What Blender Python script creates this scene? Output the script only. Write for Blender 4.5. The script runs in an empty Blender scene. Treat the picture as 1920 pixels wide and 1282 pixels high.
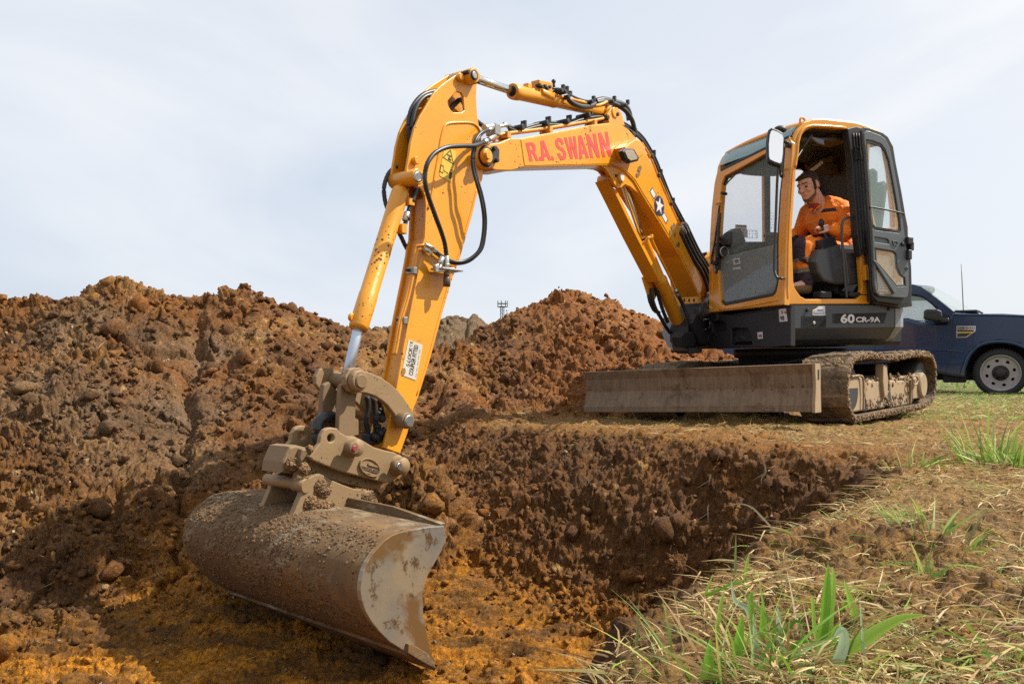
import bpy, math, random
import numpy as np
from mathutils import Vector, Matrix
R = math.radians
rng = np.random.default_rng(7)
random.seed(5)

# ---------------- camera, sky, sun, exposure ----------------
EYE = 0.45            # the photographer crouches in the pit; z = 0 is the field the digger stands on
FPX, CX, CY = 1600.0, 960.0, 690.0
SC = bpy.context.scene
cam_d = bpy.data.cameras.new('camera'); cam = bpy.data.objects.new('camera', cam_d)
SC.collection.objects.link(cam)
cam_d.sensor_width = 36.0; cam_d.lens = 30.0; cam_d.shift_y = (CY-641.0)/1920.0
cam_d.clip_start = 0.05; cam_d.clip_end = 3000
cam.location = (0, 0, EYE); cam.rotation_euler = (R(90), 0, 0)
SC.camera = cam
SUN_EL, SUN_DIR = R(49), Vector((0.99, 0.10, 0)).normalized()
world = bpy.data.worlds.new('World'); SC.world = world; world.use_nodes = True
nt = world.node_tree; nt.nodes.clear()
out = nt.nodes.new('ShaderNodeOutputWorld'); bg = nt.nodes.new('ShaderNodeBackground')
sky = nt.nodes.new('ShaderNodeTexSky'); sky.sky_type = 'NISHITA'; sky.sun_disc = False
sky.sun_elevation = SUN_EL; sky.sun_rotation = math.atan2(SUN_DIR.x, SUN_DIR.y)
sky.dust_density = 2.0; sky.ozone_density = 1.0
tc = nt.nodes.new('ShaderNodeTexCoord'); mp = nt.nodes.new('ShaderNodeMapping')
mp.inputs['Scale'].default_value = (1.0, 1.0, 2.6); mp.inputs['Location'].default_value = (3.1, .4, .2)
nz = nt.nodes.new('ShaderNodeTexNoise'); nz.inputs['Scale'].default_value = 1.5; nz.inputs['Detail'].default_value = 5; nz.inputs['Roughness'].default_value = .5; nz.inputs['Distortion'].default_value = .8
rp = nt.nodes.new('ShaderNodeValToRGB'); rp.color_ramp.elements[0].position = .36; rp.color_ramp.elements[1].position = .66
rp.color_ramp.elements[0].color = (.86,)*3+(1,); rp.color_ramp.elements[1].color = (1, 1, 1, 1)
cl = nt.nodes.new('ShaderNodeMix'); cl.data_type = 'RGBA'
cl.inputs['A'].default_value = (4.7, 5.25, 6.05, 1)      # thin high cloud
cl.inputs['B'].default_value = (6.95, 6.98, 7.02, 1)      # brighter cloud
n2 = nt.nodes.new('ShaderNodeTexNoise'); n2.inputs['Scale'].default_value = 1.3; n2.inputs['Detail'].default_value = 6; n2.inputs['Distortion'].default_value = .6
r2 = nt.nodes.new('ShaderNodeValToRGB'); r2.color_ramp.elements[0].position = .38; r2.color_ramp.elements[1].position = .6
mx = nt.nodes.new('ShaderNodeMix'); mx.data_type = 'RGBA'
L = nt.links.new
L(tc.outputs['Generated'], mp.inputs['Vector']); L(mp.outputs[0], nz.inputs['Vector']); L(mp.outputs[0], n2.inputs['Vector'])
L(nz.outputs['Fac'], rp.inputs[0]); L(n2.outputs['Fac'], r2.inputs[0])
sp3 = nt.nodes.new('ShaderNodeSeparateXYZ'); L(tc.outputs['Generated'], sp3.inputs[0])
ma = nt.nodes.new('ShaderNodeMath'); ma.operation = 'MULTIPLY_ADD'; ma.inputs[1].default_value = .75; ma.inputs[2].default_value = .20; L(sp3.outputs['X'], ma.inputs[0])
mb_ = nt.nodes.new('ShaderNodeMath'); mb_.operation = 'MULTIPLY_ADD'; mb_.inputs[1].default_value = .75; L(r2.outputs[0], mb_.inputs[0]); L(ma.outputs[0], mb_.inputs[2]); mb_.use_clamp = True
L(mb_.outputs[0], cl.inputs['Factor'])
L(rp.outputs[0], mx.inputs['Factor']); L(sky.outputs[0], mx.inputs['A']); L(cl.outputs['Result'], mx.inputs['B'])
L(mx.outputs['Result'], bg.inputs['Color']); bg.inputs['Strength'].default_value = 0.10
L(bg.outputs[0], out.inputs['Surface'])
sun_d = bpy.data.lights.new('sun', 'SUN'); sun = bpy.data.objects.new('sun', sun_d); SC.collection.objects.link(sun)
sun_d.energy = 5.0; sun_d.angle = R(0.6); sun_d.color = (1.0, .93, .82)
sdir = Vector((SUN_DIR.x*math.cos(SUN_EL), SUN_DIR.y*math.cos(SUN_EL), math.sin(SUN_EL)))
sun.rotation_euler = sdir.to_track_quat('Z', 'Y').to_euler(); sun.location = (6, -2, 8)
SC.view_settings.view_transform = 'Standard'; SC.view_settings.look = 'None'
SC.view_settings.exposure = 0.55; SC.view_settings.gamma = 1.0
SC.cycles.max_bounces = 8; SC.cycles.transparent_max_bounces = 12; SC.cycles.use_denoising = False; SC.cycles.sample_clamp_indirect = 4.0
SC.cycles.caustics_reflective = False; SC.cycles.caustics_refractive = False

# ---------------- helpers ----------------
def ray(px, py):
    return Vector(((px-CX)/FPX, 1.0, (CY-py)/FPX))
def at(px, py, d):
    r = ray(px, py); return Vector((r.x*d, d, EYE+r.z*d))
class Plane:
    """A plane of the machine: p on it, n towards the viewer's side; a = level axis, u = axis up the plane."""
    def __init__(s, p, n, a=None):
        s.p = Vector(p); s.n = Vector(n).normalized()
        s.a = Vector((-s.n.y, s.n.x, 0)).normalized() if a is None else Vector(a).normalized()
        s.u = s.n.cross(s.a).normalized()
    def hit(s, px, py, off=0.0):
        r = ray(px, py); o = Vector((0, 0, EYE))
        t = (s.n.dot(s.p-o)+off)/s.n.dot(r)
        return o+r*t
    def uv(s, px, py, off=0.0):
        q = s.hit(px, py, off)-s.p
        return (q.dot(s.a), q.dot(s.u))
    def w(s, u, v, off=0.0):
        return s.p+s.a*u+s.u*v+s.n*off

def hashn(ix, iy, k):
    h = (ix.astype(np.int64)*374761393 + iy.astype(np.int64)*668265263 + k*1274126177) & 0xffffffff
    h = ((h ^ (h >> 13))*1274126177) & 0xffffffff
    h = ((h ^ (h >> 16))*2246822519) & 0xffffffff
    return ((h ^ (h >> 15)) & 0xffffff)/float(0x1000000)
def vnoise(x, y, k=0):
    ix = np.floor(x); iy = np.floor(y); fx = x-ix; fy = y-iy
    ix = ix.astype(np.int64); iy = iy.astype(np.int64)
    fx = fx*fx*fx*(fx*(fx*6-15)+10); fy = fy*fy*fy*(fy*(fy*6-15)+10)
    a = hashn(ix, iy, k); b = hashn(ix+1, iy, k); c = hashn(ix, iy+1, k); d = hashn(ix+1, iy+1, k)
    return (a+(b-a)*fx)*(1-fy)+(c+(d-c)*fx)*fy
def fbm(x, y, s, o=4, k=0, g=.5):
    r = 0; a = 1; t = 0
    for i in range(o):
        r = r+a*(vnoise(x/s, y/s, k+i*17)*2-1); t += a; a *= g; s /= 2.03
    return r/t
def clods(x, y, s, k=0, dens=.7, rmin=.25, rmax=.62):
    """height field of half-buried lumps on a jittered lattice, and the lump's own random value"""
    x = x+.35*s*fbm(x, y, s*.6, 2, k+3); y = y+.35*s*fbm(x, y, s*.6, 2, k+5)
    gx = np.floor(x/s).astype(np.int64); gy = np.floor(y/s).astype(np.int64)
    best = np.zeros_like(x); val = np.full_like(x, .5)
    for i in (-1, 0, 1):
        for j in (-1, 0, 1):
            cx = gx+i; cy = gy+j
            jx = (cx+hashn(cx, cy, k+1))*s; jy = (cy+hashn(cx, cy, k+2))*s
            r = (rmin+(rmax-rmin)*hashn(cx, cy, k+4)**2)*s
            on = hashn(cx, cy, k+6) < dens
            q = 1-((x-jx)**2+(y-jy)**2)/(r*r)
            h = np.where((q > 0) & on, np.sqrt(np.maximum(q, 0))*r, 0)
            m = h > best
            best = np.where(m, h, best); val = np.where(m, hashn(cx, cy, k+8), val)
    return best, val

def blocks(x, y, s, k=0, dens=.5, rmin=.2, rmax=.6):
    """broken angular clods: tilted flat-topped pieces"""
    x = x+.25*s*fbm(x, y, s*.5, 3, k+3); y = y+.25*s*fbm(x, y, s*.5, 3, k+5)
    gx = np.floor(x/s).astype(np.int64); gy = np.floor(y/s).astype(np.int64); best = np.zeros_like(x); val = np.full_like(x, .5)
    for i in (-1, 0, 1):
        for j in (-1, 0, 1):
            cx = gx+i; cy = gy+j; dx = x-(cx+hashn(cx, cy, k+1))*s; dy = y-(cy+hashn(cx, cy, k+2))*s
            r = (rmin+(rmax-rmin)*hashn(cx, cy, k+4)**2)*s; a = hashn(cx, cy, k+9)*3.14; u = dx*np.cos(a)+dy*np.sin(a); v = -dx*np.sin(a)+dy*np.cos(a); v = v*(1+.8*hashn(cx, cy, k+10))
            d = np.maximum(np.maximum(np.abs(u), np.abs(v)), (np.abs(u)+np.abs(v))*.74)/r; on = hashn(cx, cy, k+6) < dens
            h = np.where((d < 1) & on, r*(np.minimum((1-d)*3.0, .55)+.30*(u*(hashn(cx, cy, k+11)-.5)+v*(hashn(cx, cy, k+12)-.5))/r*2), 0)
            m = h > best; best = np.where(m, h, best); val = np.where(m, hashn(cx, cy, k+8), val)
    return best, val

def link(o): SC.collection.objects.link(o); return o
ROOT_LOC = {}
def thing(name, label, cat, loc, group=None):
    o = link(bpy.data.objects.new(name, None)); o.empty_display_size = .1
    o.location = loc; o['label'] = label; o['category'] = cat
    if group: o['group'] = group
    o['_o'] = 1; ROOT_LOC[o.name] = Vector(loc); del o['_o']
    return o
def origin_of(o):
    while o.parent is not None: o = o.parent
    return ROOT_LOC.get(o.name, Vector((0, 0, 0)))
def new_mesh(name, V, F, mats, parent=None, mi=None, smooth=None, label=None, colors=None):
    me = bpy.data.meshes.new(name)
    V = np.asarray(V, dtype=np.float64).reshape(-1, 3)
    off = origin_of(parent) if parent is not None else Vector((0, 0, 0))
    V = V-np.array(off)
    if isinstance(F, np.ndarray):
        k = F.shape[1]; me.vertices.add(len(V)); me.vertices.foreach_set('co', V.astype(np.float32).ravel())
        me.loops.add(F.size); me.loops.foreach_set('vertex_index', F.astype(np.int32).ravel())
        me.polygons.add(len(F)); me.polygons.foreach_set('loop_start', np.arange(0, F.size, k, dtype=np.int32))
        me.polygons.foreach_set('loop_total', np.full(len(F), k, dtype=np.int32))
        me.update(calc_edges=True)
    else:
        me.from_pydata([tuple(v) for v in V], [], F); me.update()
    for m in (mats if isinstance(mats, (list, tuple)) else [mats]): me.materials.append(m)
    n = len(me.polygons)
    if mi is not None: me.polygons.foreach_set('material_index', np.asarray(mi, dtype=np.int32))
    if smooth is not None:
        me.polygons.foreach_set('use_smooth', np.full(n, True) if smooth is True else np.asarray(smooth, dtype=bool))
    if colors is not None:
        ca = me.color_attributes.new('soil', 'FLOAT_COLOR', 'POINT')
        c = np.ones((len(V), 4), dtype=np.float32); c[:, :3] = np.asarray(colors)*KA; ca.data.foreach_set('color', c.ravel())
    o = link(bpy.data.objects.new(name, me))
    if parent is not None: o.parent = parent
    if label: o['label'] = label
    return o

def cr(pts, n=6):
    """Catmull-Rom through points"""
    P = [Vector(p) for p in pts]
    if len(P) < 3 or n < 2: return P
    Q = [P[0]*2-P[1]]+P+[P[-1]*2-P[-2]]; o = []
    for i in range(1, len(Q)-2):
        a, b, c, d = Q[i-1:i+3]
        for k in range(n):
            t = k/n
            o.append(.5*((2*b)+(c-a)*t+(2*a-5*b+4*c-d)*t*t+(3*b-a-3*c+d)*t*t*t))
    o.append(P[-1]); return o

class MB:
    """collects primitives into ONE mesh"""
    def __init__(s): s.v = []; s.f = []; s.m = []; s.s = []
    def add(s, V, F, m=0, sm=False):
        b = len(s.v); s.v += [tuple(v) for v in V]
        for f in F: s.f.append(tuple(i+b for i in f)); s.m.append(m); s.s.append(sm)
        return s
    def prism(s, pl, outer, o1, o2, holes=(), m=0, bev=.004, world=False, ref=None):
        """outline(s) in picture pixels read onto the plane (at its front offset) and given real thickness"""
        def cv(q): return [(a, b) if world else pl.uv(a, b, o1 if ref is None else ref) for a, b in q]
        cu = bpy.data.curves.new('t', 'CURVE'); cu.dimensions = '2D'; cu.fill_mode = 'BOTH'
        t = abs(o1-o2)/2; bev = min(bev, t*.45)
        cu.extrude = t-bev; cu.bevel_depth = bev; cu.offset = -bev; cu.bevel_resolution = 1
        for q in [outer]+list(holes):
            q = cv(q); sp = cu.splines.new('POLY'); sp.points.add(len(q)-1)
            for p, c in zip(sp.points, q): p.co = (c[0], c[1], 0, 1)
            sp.use_cyclic_u = True
        ob = bpy.data.objects.new('t', cu); me = bpy.data.meshes.new_from_object(ob)
        mid = (o1+o2)/2
        V = [pl.w(v.co.x, v.co.y, mid+v.co.z) for v in me.vertices]
        s.add(V, [tuple(p.vertices) for p in me.polygons], m)
        bpy.data.objects.remove(ob); bpy.data.curves.remove(cu); bpy.data.meshes.remove(me)
        return s
    def tube(s, pts, r, n=10, m=0, sub=6, smooth=True, ridges=0, caps=True):
        P = cr(pts, sub) if len(pts) > 2 else [Vector(p) for p in pts]
        if ridges and len(P) > 1:      # wrapped hose: evenly spaced rings alternating in radius
            Ls = [0]
            for a, b in zip(P, P[1:]): Ls.append(Ls[-1]+(b-a).length)
            k = max(3, int(Ls[-1]/ridges)); Q = []; j = 0
            for i in range(k+1):
                t = Ls[-1]*i/k
                while j < len(P)-2 and Ls[j+1] < t: j += 1
                Q.append(P[j].lerp(P[j+1], (t-Ls[j])/max(1e-9, Ls[j+1]-Ls[j])))
            P = Q
        rr = r if callable(r) else (lambda t: r)
        V = []; F = []; N = len(P); up = None
        for i, p in enumerate(P):
            d = (P[min(i+1, N-1)]-P[max(i-1, 0)]).normalized()
            if up is None: up = Vector((0, 0, 1)) if abs(d.z) < .9 else Vector((1, 0, 0))
            x = up.cross(d)
            if x.length < 1e-5: x = Vector((1, 0, 0)).cross(d)
            x.normalize(); y = d.cross(x).normalized(); up = y.copy() if False else up
            q = rr(i/(N-1)) if N > 1 else rr(0)
            if ridges: q *= (1.0 if i % 2 else .90)
            for k in range(n):
                a = 2*math.pi*k/n; V.append(p+x*math.cos(a)*q+y*math.sin(a)*q)
        for i in range(N-1):
            for k in range(n):
                F.append((i*n+k, i*n+(k+1) % n, (i+1)*n+(k+1) % n, (i+1)*n+k))
        b = len(s.v); s.add(V, F, m, smooth)
        if caps: s.add([], [tuple(b+k for k in range(n))[::-1], tuple(b+(N-1)*n+k for k in range(n))][:0], m)
        if caps:
            s.f.append(tuple(b+k for k in range(n))[::-1]); s.f.append(tuple(b+(N-1)*n+k for k in range(n)))
            s.m += [m, m]; s.s += [False, False]
        return s
    def cyl(s, a, b, r, n=24, m=0, bev=.15):
        """a turned cylinder with eased ends"""
        a = Vector(a); b = Vector(b); d = (b-a); Ln = d.length; d.normalize()
        e = min(bev*r, Ln*.3)
        return s.lathe(a, d, [(0, 0), (r-e, 0), (r, e), (r, Ln-e), (r-e, Ln), (0, Ln)], n, m)
    def pin(s, pl, px, py, o1, o2, r, n=24, m=0):
        a = pl.hit(px, py, o1); return s.cyl(a, a+pl.n*(o2-o1), r, n, m)
    def lathe(s, o, d, prof, n=24, m=0):
        o = Vector(o); d = Vector(d).normalized(); t = Vector((0, 0, 1)) if abs(d.z) < .9 else Vector((1, 0, 0))
        x = t.cross(d).normalized(); y = d.cross(x); V = []; F = []
        for r, h in prof:
            for k in range(n):
                a = 2*math.pi*k/n; V.append(o+d*h+(x*math.cos(a)+y*math.sin(a))*max(r, 1e-5))
        for i in range(len(prof)-1):
            for k in range(n): F.append((i*n+k, i*n+(k+1) % n, (i+1)*n+(k+1) % n, (i+1)*n+k))
        flat = [abs(prof[i][1]-prof[i+1][1]) < 1e-6 for i in range(len(prof)-1)]
        b = len(s.v); s.v += [tuple(v) for v in V]
        for j, f in enumerate(F):
            s.f.append(tuple(i+b for i in f)); s.m.append(m); s.s.append(not flat[j//n])
        return s
    def box(s, c, ax, ay, az, m=0, bev=.0):
        """box centred at c with half-axis vectors"""
        c = Vector(c); ax, ay, az = Vector(ax), Vector(ay), Vector(az)
        if bev <= 0:
            V = [c+ax*i+ay*j+az*k for i in (-1, 1) for j in (-1, 1) for k in (-1, 1)]
            return s.add(V, [(0, 1, 3, 2), (4, 6, 7, 5), (0, 4, 5, 1), (2, 3, 7, 6), (0, 2, 6, 4), (1, 5, 7, 3)], m)
        bx, by, bz = [1-bev/max(v.length, bev*1.01) for v in (ax, ay, az)]
        V = []; F = []; idx = {}
        for i in (-1, 1):
            for j in (-1, 1):
                for k in (-1, 1):
                    for w in range(3):
                        q = [i*bx, j*by, k*bz]; q[w] = (i, j, k)[w]
                        idx[i, j, k, w] = len(V); V.append(c+ax*q[0]+ay*q[1]+az*q[2])
        for w in range(3):
            a, b = [t for t in range(3) if t != w]
            for sgn in (-1, 1):
                f = []
                for p, q in ((-1, -1), (1, -1), (1, 1), (-1, 1)):
                    t = [0, 0, 0]; t[w] = sgn; t[a] = p; t[b] = q; f.append(idx[t[0], t[1], t[2], w])
                F.append(tuple(f))
        for w in range(3):
            a, b = [t for t in range(3) if t != w]
            for p in (-1, 1):
                for q in (-1, 1):
                    f = []
                    for e, face in ((-1, a), (1, a), (1, b), (-1, b)):
                        t = [0, 0, 0]; t[w] = e; t[a] = p; t[b] = q; f.append(idx[t[0], t[1], t[2], face])
                    F.append(tuple(f))
        for i in (-1, 1):
            for j in (-1, 1):
                for k in (-1, 1): F.append(tuple(idx[i, j, k, w] for w in range(3)))
        return s.add(V, F, m)
    def ball(s, c, r, m=0, n=14, sx=(1, 1, 1)):
        V = []; F = []; c = Vector(c); h = n//2
        for i in range(h+1):
            for k in range(n):
                t = math.pi*i/h; a = 2*math.pi*k/n
                V.append(c+Vector((math.sin(t)*math.cos(a)*r*sx[0], math.sin(t)*math.sin(a)*r*sx[1], math.cos(t)*r*sx[2])))
        for i in range(h):
            for k in range(n): F.append((i*n+k, (i+1)*n+k, (i+1)*n+(k+1) % n, i*n+(k+1) % n))
        return s.add(V, F, m, True)
    def loft(s, rings, m=0, close=True, caps=True, smooth=False):
        n = len(rings[0]); V = [p for r in rings for p in r]; F = []
        for i in range(len(rings)-1):
            for k in range(n if close else n-1):
                F.append((i*n+k, i*n+(k+1) % n, (i+1)*n+(k+1) % n, (i+1)*n+k))
        if caps: F += [tuple(range(n))[::-1], tuple((len(rings)-1)*n+k for k in range(n))]
        return s.add(V, F, m, smooth)
    def build(s, name, mats, parent=None, label=None):
        o = new_mesh(name, s.v, s.f, mats, parent, s.m, s.s, label)
        import bmesh
        bm = bmesh.new(); bm.from_mesh(o.data); bmesh.ops.recalc_face_normals(bm, faces=bm.faces); bm.to_mesh(o.data); bm.free()
        return o
def mbp(name, mats, parent, *a, **k):
    return MB().prism(*a, **k).build(name, mats, parent)

def text_mesh(body, quad, pl, off, thick=.002, bold=.0, m=0, mb=None):
    """lettering stretched onto four picture points bl, br, tr, tl on a plane"""
    cu = bpy.data.curves.new('t', 'FONT'); cu.body = body; cu.extrude = 0; cu.offset = bold; cu.resolution_u = 3
    ob = bpy.data.objects.new('t', cu); me = bpy.data.meshes.new_from_object(ob)
    co = np.array([v.co[:] for v in me.vertices]); lo = co.min(0); hi = co.max(0)
    q = [Vector(pl.uv(a, b, off)) for a, b in quad]
    V = []
    for c in co:
        s = (c[0]-lo[0])/(hi[0]-lo[0]); t = (c[1]-lo[1])/max(1e-6, hi[1]-lo[1])
        p = (q[0]*(1-s)+q[1]*s)*(1-t)+(q[3]*(1-s)+q[2]*s)*t
        V.append(pl.w(p.x, p.y, off+thick))
    mb = mb or MB(); mb.add(V, [tuple(p.vertices) for p in me.polygons], m)
    bpy.data.objects.remove(ob); bpy.data.curves.remove(cu); bpy.data.meshes.remove(me)
    return mb

# ---------------- materials ----------------
KA = .76      # reflectances are given for exposure 0; the photograph is exposed brighter
def ka(v): return tuple(v) if max(v)-min(v) < 1e-6 else tuple(x*KA for x in v)
class NT:
    def __init__(s, name):
        s.mat = bpy.data.materials.new(name); s.mat.use_nodes = True; s.t = s.mat.node_tree
        s.b = s.t.nodes['Principled BSDF']; s.tc = s.t.nodes.new('ShaderNodeTexCoord'); s.geo = s.t.nodes.new('ShaderNodeNewGeometry')
    def n(s, k, **kw):
        x = s.t.nodes.new(k)
        for a, b in kw.items():
            if a in x.inputs: x.inputs[a].default_value = b
            else: setattr(x, a, b)
        return x
    def l(s, a, b): s.t.links.new(a, b); return s
    def noise(s, scale, detail=4, rough=.55, vec=None, dist=0):
        x = s.n('ShaderNodeTexNoise'); x.inputs['Scale'].default_value = scale; x.inputs['Detail'].default_value = detail
        x.inputs['Roughness'].default_value = rough; x.inputs['Distortion'].default_value = dist
        s.l(vec or s.geo.outputs['Position'], x.inputs['Vector']); return x.outputs['Fac']
    def ramp(s, fac, pts):
        x = s.n('ShaderNodeValToRGB'); e = x.color_ramp.elements
        while len(e) > 1: e.remove(e[-1])
        e[0].position = pts[0][0]; c = pts[0][1]; e[0].color = (c,)*3+(1,) if not hasattr(c, '__len__') else tuple(c)+(1,)
        for p, c in pts[1:]:
            q = e.new(p); q.color = (c,)*3+(1,) if not hasattr(c, '__len__') else tuple(c)+(1,)
        s.l(fac, x.inputs[0]); return x.outputs[0]
    def mix(s, f, a, b):
        x = s.n('ShaderNodeMix', data_type='RGBA')
        for v, k in ((f, 'Factor'), (a, 'A'), (b, 'B')):
            if isinstance(v, bpy.types.NodeSocket): s.l(v, x.inputs[k])
            elif k == 'Factor': x.inputs[k].default_value = v
            else: x.inputs[k].default_value = ka(v)+(1,)
        return x.outputs['Result']
    def math(s, op, a, b=0.0):
        x = s.n('ShaderNodeMath', operation=op)
        for i, v in enumerate((a, b)):
            if isinstance(v, bpy.types.NodeSocket): s.l(v, x.inputs[i])
            else: x.inputs[i].default_value = v
        return x.outputs[0]
    def bump(s, h, strength=.3, dist=.01):
        x = s.n('ShaderNodeBump'); x.inputs['Strength'].default_value = strength; x.inputs['Distance'].default_value = dist
        s.l(h, x.inputs['Height']); s.l(x.outputs[0], s.b.inputs['Normal'])
    def col(s, c):
        if isinstance(c, bpy.types.NodeSocket): s.l(c, s.b.inputs['Base Color'])
        else: s.b.inputs['Base Color'].default_value = ka(c)+(1,)
    def set(s, **k):
        for a, v in k.items():
            a = a.replace('_', ' ')
            if isinstance(v, bpy.types.NodeSocket): s.l(v, s.b.inputs[a])
            else: s.b.inputs[a].default_value = v
        return s
MUD = (.20, .115, .05)
def paint(name, c, rough=.35, mud=.0, mudcol=MUD, spots=.5, metal=0, coat=.0, var=.12, streak=0.):
    """machine paint: slight tone variation, mud flecks and larger mud smears"""
    t = NT(name); n1 = t.noise(3, 3); dark = tuple(x*(1-var) for x in c)
    col = t.mix(t.ramp(n1, [(.35, 0), (.65, 1)]), dark, c)
    v = t.n('ShaderNodeTexVoronoi'); v.inputs['Scale'].default_value = 40; t.l(t.geo.outputs['Position'], v.inputs['Vector'])
    gate = t.noise(3.5, 3)
    fl = t.math('LESS_THAN', v.outputs['Distance'], t.math('MULTIPLY', t.math('SUBTRACT', gate, 1-spots), 1.6))
    col = t.mix(fl, col, tuple(x*.5 for x in mudcol))
    rgh = t.mix(fl, (rough,)*3, (.9,)*3)
    if mud > 0:
        s = t.ramp(t.noise(5, 8, .7, dist=.6), [(.78-mud*.6, 0), (.86-mud*.6, 1)])
        mc = t.mix(t.noise(30, 5, .7), tuple(x*.55 for x in mudcol), tuple(min(1, x*1.35) for x in mudcol))
        col = t.mix(s, col, mc); rgh = t.mix(s, rgh, (.95,)*3)
        t.bump(t.math('ADD', t.math('MULTIPLY', s, .6), t.math('MULTIPLY', t.noise(60, 6, .7), .5)), .5, .006)
    t.col(col); t.set(Roughness=rgh, Metallic=metal, Coat_Weight=coat)
    return t.mat
def plain(name, c, rough=.5, metal=0., **k):
    t = NT(name); n = t.noise(14, 4)
    t.col(t.mix(n, tuple(x*.8 for x in c), tuple(min(1, x*1.15) for x in c))); t.set(Roughness=rough, Metallic=metal, **k); return t.mat
YEL = (.95, .405, .022)
M = dict(
    yellow=paint('yellow_paint', YEL, .30, .02, spots=.44, coat=.35),
    yellow_dirty=paint('yellow_paint_splashed', YEL, .33, .17, spots=.505, coat=.15),
    rodchrome=plain('bright_rod', (.66, .72, .82), .28, .75),
    chrome=plain('chrome', (.85, .86, .88), .12, 1.0),
    steel=plain('dull_steel', (.45, .44, .42), .42, 1.0),
    zinc=plain('zinc_fitting', (.62, .61, .58), .38, .85),
    rubber=plain('black_rubber', (.028, .028, .032), .42),
    black=plain('black_plastic', (.022, .024, .028), .5),
    grey_panel=paint('dark_grey_paint', (.055, .066, .08), .38, .10, mudcol=(.26, .18, .09), spots=.40),
    grey_low=paint('dark_grey_muddy_paint', (.05, .052, .052), .55, .34, mudcol=(.15, .11, .06), spots=.47),
    door_grey=paint('door_grey_paint', (.13, .16, .175), .4, .10, mudcol=(.2, .14, .08), spots=.36),
    light_grey=paint('grey_paint', (.30, .33, .35), .4, .12, mudcol=(.2, .14, .08), spots=.4),
    black_muddy=paint('muddy_black_steel', (.022, .022, .024), .6, .16, mudcol=(.10, .07, .04), spots=.47),
    tan=paint('tan_painted_steel', (.34, .22, .105), .6, .27, mudcol=(.16, .095, .045), spots=.52),
    tan_dark=paint('tan_steel_stained', (.26, .165, .08), .65, .30, mudcol=(.16, .10, .05), spots=.45),
    white=plain('white_vinyl', (.80, .80, .78), .5), red=plain('red_vinyl', (.78, .09, .07), .4),
    navy=plain('navy_vinyl', (.045, .04, .10), .4), ink=plain('black_ink', (.02, .02, .02), .5),
    sticker=plain('yellow_vinyl', (.88, .60, .07), .45),
)
# ---------------- ground: field, pit, spoil heaps ----------------
def wx(px, d): return (px-CX)/FPX*d
def wz(py, d): return EYE+(CY-py)/FPX*d
def RP(*pts): return [(wx(a, d), d, wz(b, d)) for a, b, d in pts]
RIDGES = [
    (.62, RP((-900, 600, 8.6), (-450, 575, 8.2), (-120, 560, 7.9), (0, 553, 7.8), (110, 557, 7.7), (165, 550, 7.6), (205, 531, 7.6), (240, 524, 7.6), (290, 536, 7.65), (345, 549, 7.7),
              (395, 549, 7.75), (440, 534, 7.8), (475, 536, 7.8), (520, 562, 8.0), (580, 578, 8.2), (640, 603, 8.4), (720, 620, 8.7))),
    (.50, RP((720, 620, 8.7), (800, 648, 9.0), (880, 645, 9.3), (930, 628, 9.8))),
    (.50, RP((930, 628, 9.8), (965, 602, 10), (1003, 578, 10.1), (1035, 562, 10.2), (1078, 548, 10.3), (1115, 562, 10.3), (1160, 588, 10.3), (1205, 614, 10.3), (1245, 645, 10.3), (1300, 690, 10.2))),
    (.7, RP((690, 612, 12.2), (750, 602, 12.2), (800, 604, 12.2), (845, 586, 12.2), (872, 593, 12.2), (905, 618, 12.2), (940, 640, 12.2))),
    (1.5, RP((735, 872, 5.25), (790, 862, 5.3), (812, 900, 5.25))),
    (.60, RP((840, 700, 8.4), (862, 760, 7.3), (880, 800, 6.6))), (.5, RP((880, 790, 6.9), (1010, 787, 7.0))),
]
PIT = [(.04, -3), (.06, .9), (.10, 1.22), (.19, 1.57), (.48, 1.95), (1.0, 2.67), (1.34, 3.15), (1.64, 3.7), (1.84, 4.3), (1.72, 4.62), (1.30, 4.95), (.95, 5.35), (.5, 5.95), (.1, 6.35), (-.7, 7.0), (-2, 8), (-9, 8.6), (-14, 8), (-14, -3)]
def segd(x, y, a, b):
    ax, ay = a[:2]; bx, by = b[:2]; dx, dy = bx-ax, by-ay
    t = np.clip(((x-ax)*dx+(y-ay)*dy)/(dx*dx+dy*dy+1e-9), 0, 1)
    return np.hypot(x-ax-t*dx, y-ay-t*dy), t
def smax(a, b, k): 
    h = np.clip(.5+.5*(a-b)/k, 0, 1); return b*(1-h)+a*h+k*h*(1-h)
def sstep(a, b, x): t = np.clip((x-a)/(b-a), 0, 1); return t*t*(3-2*t)
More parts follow.
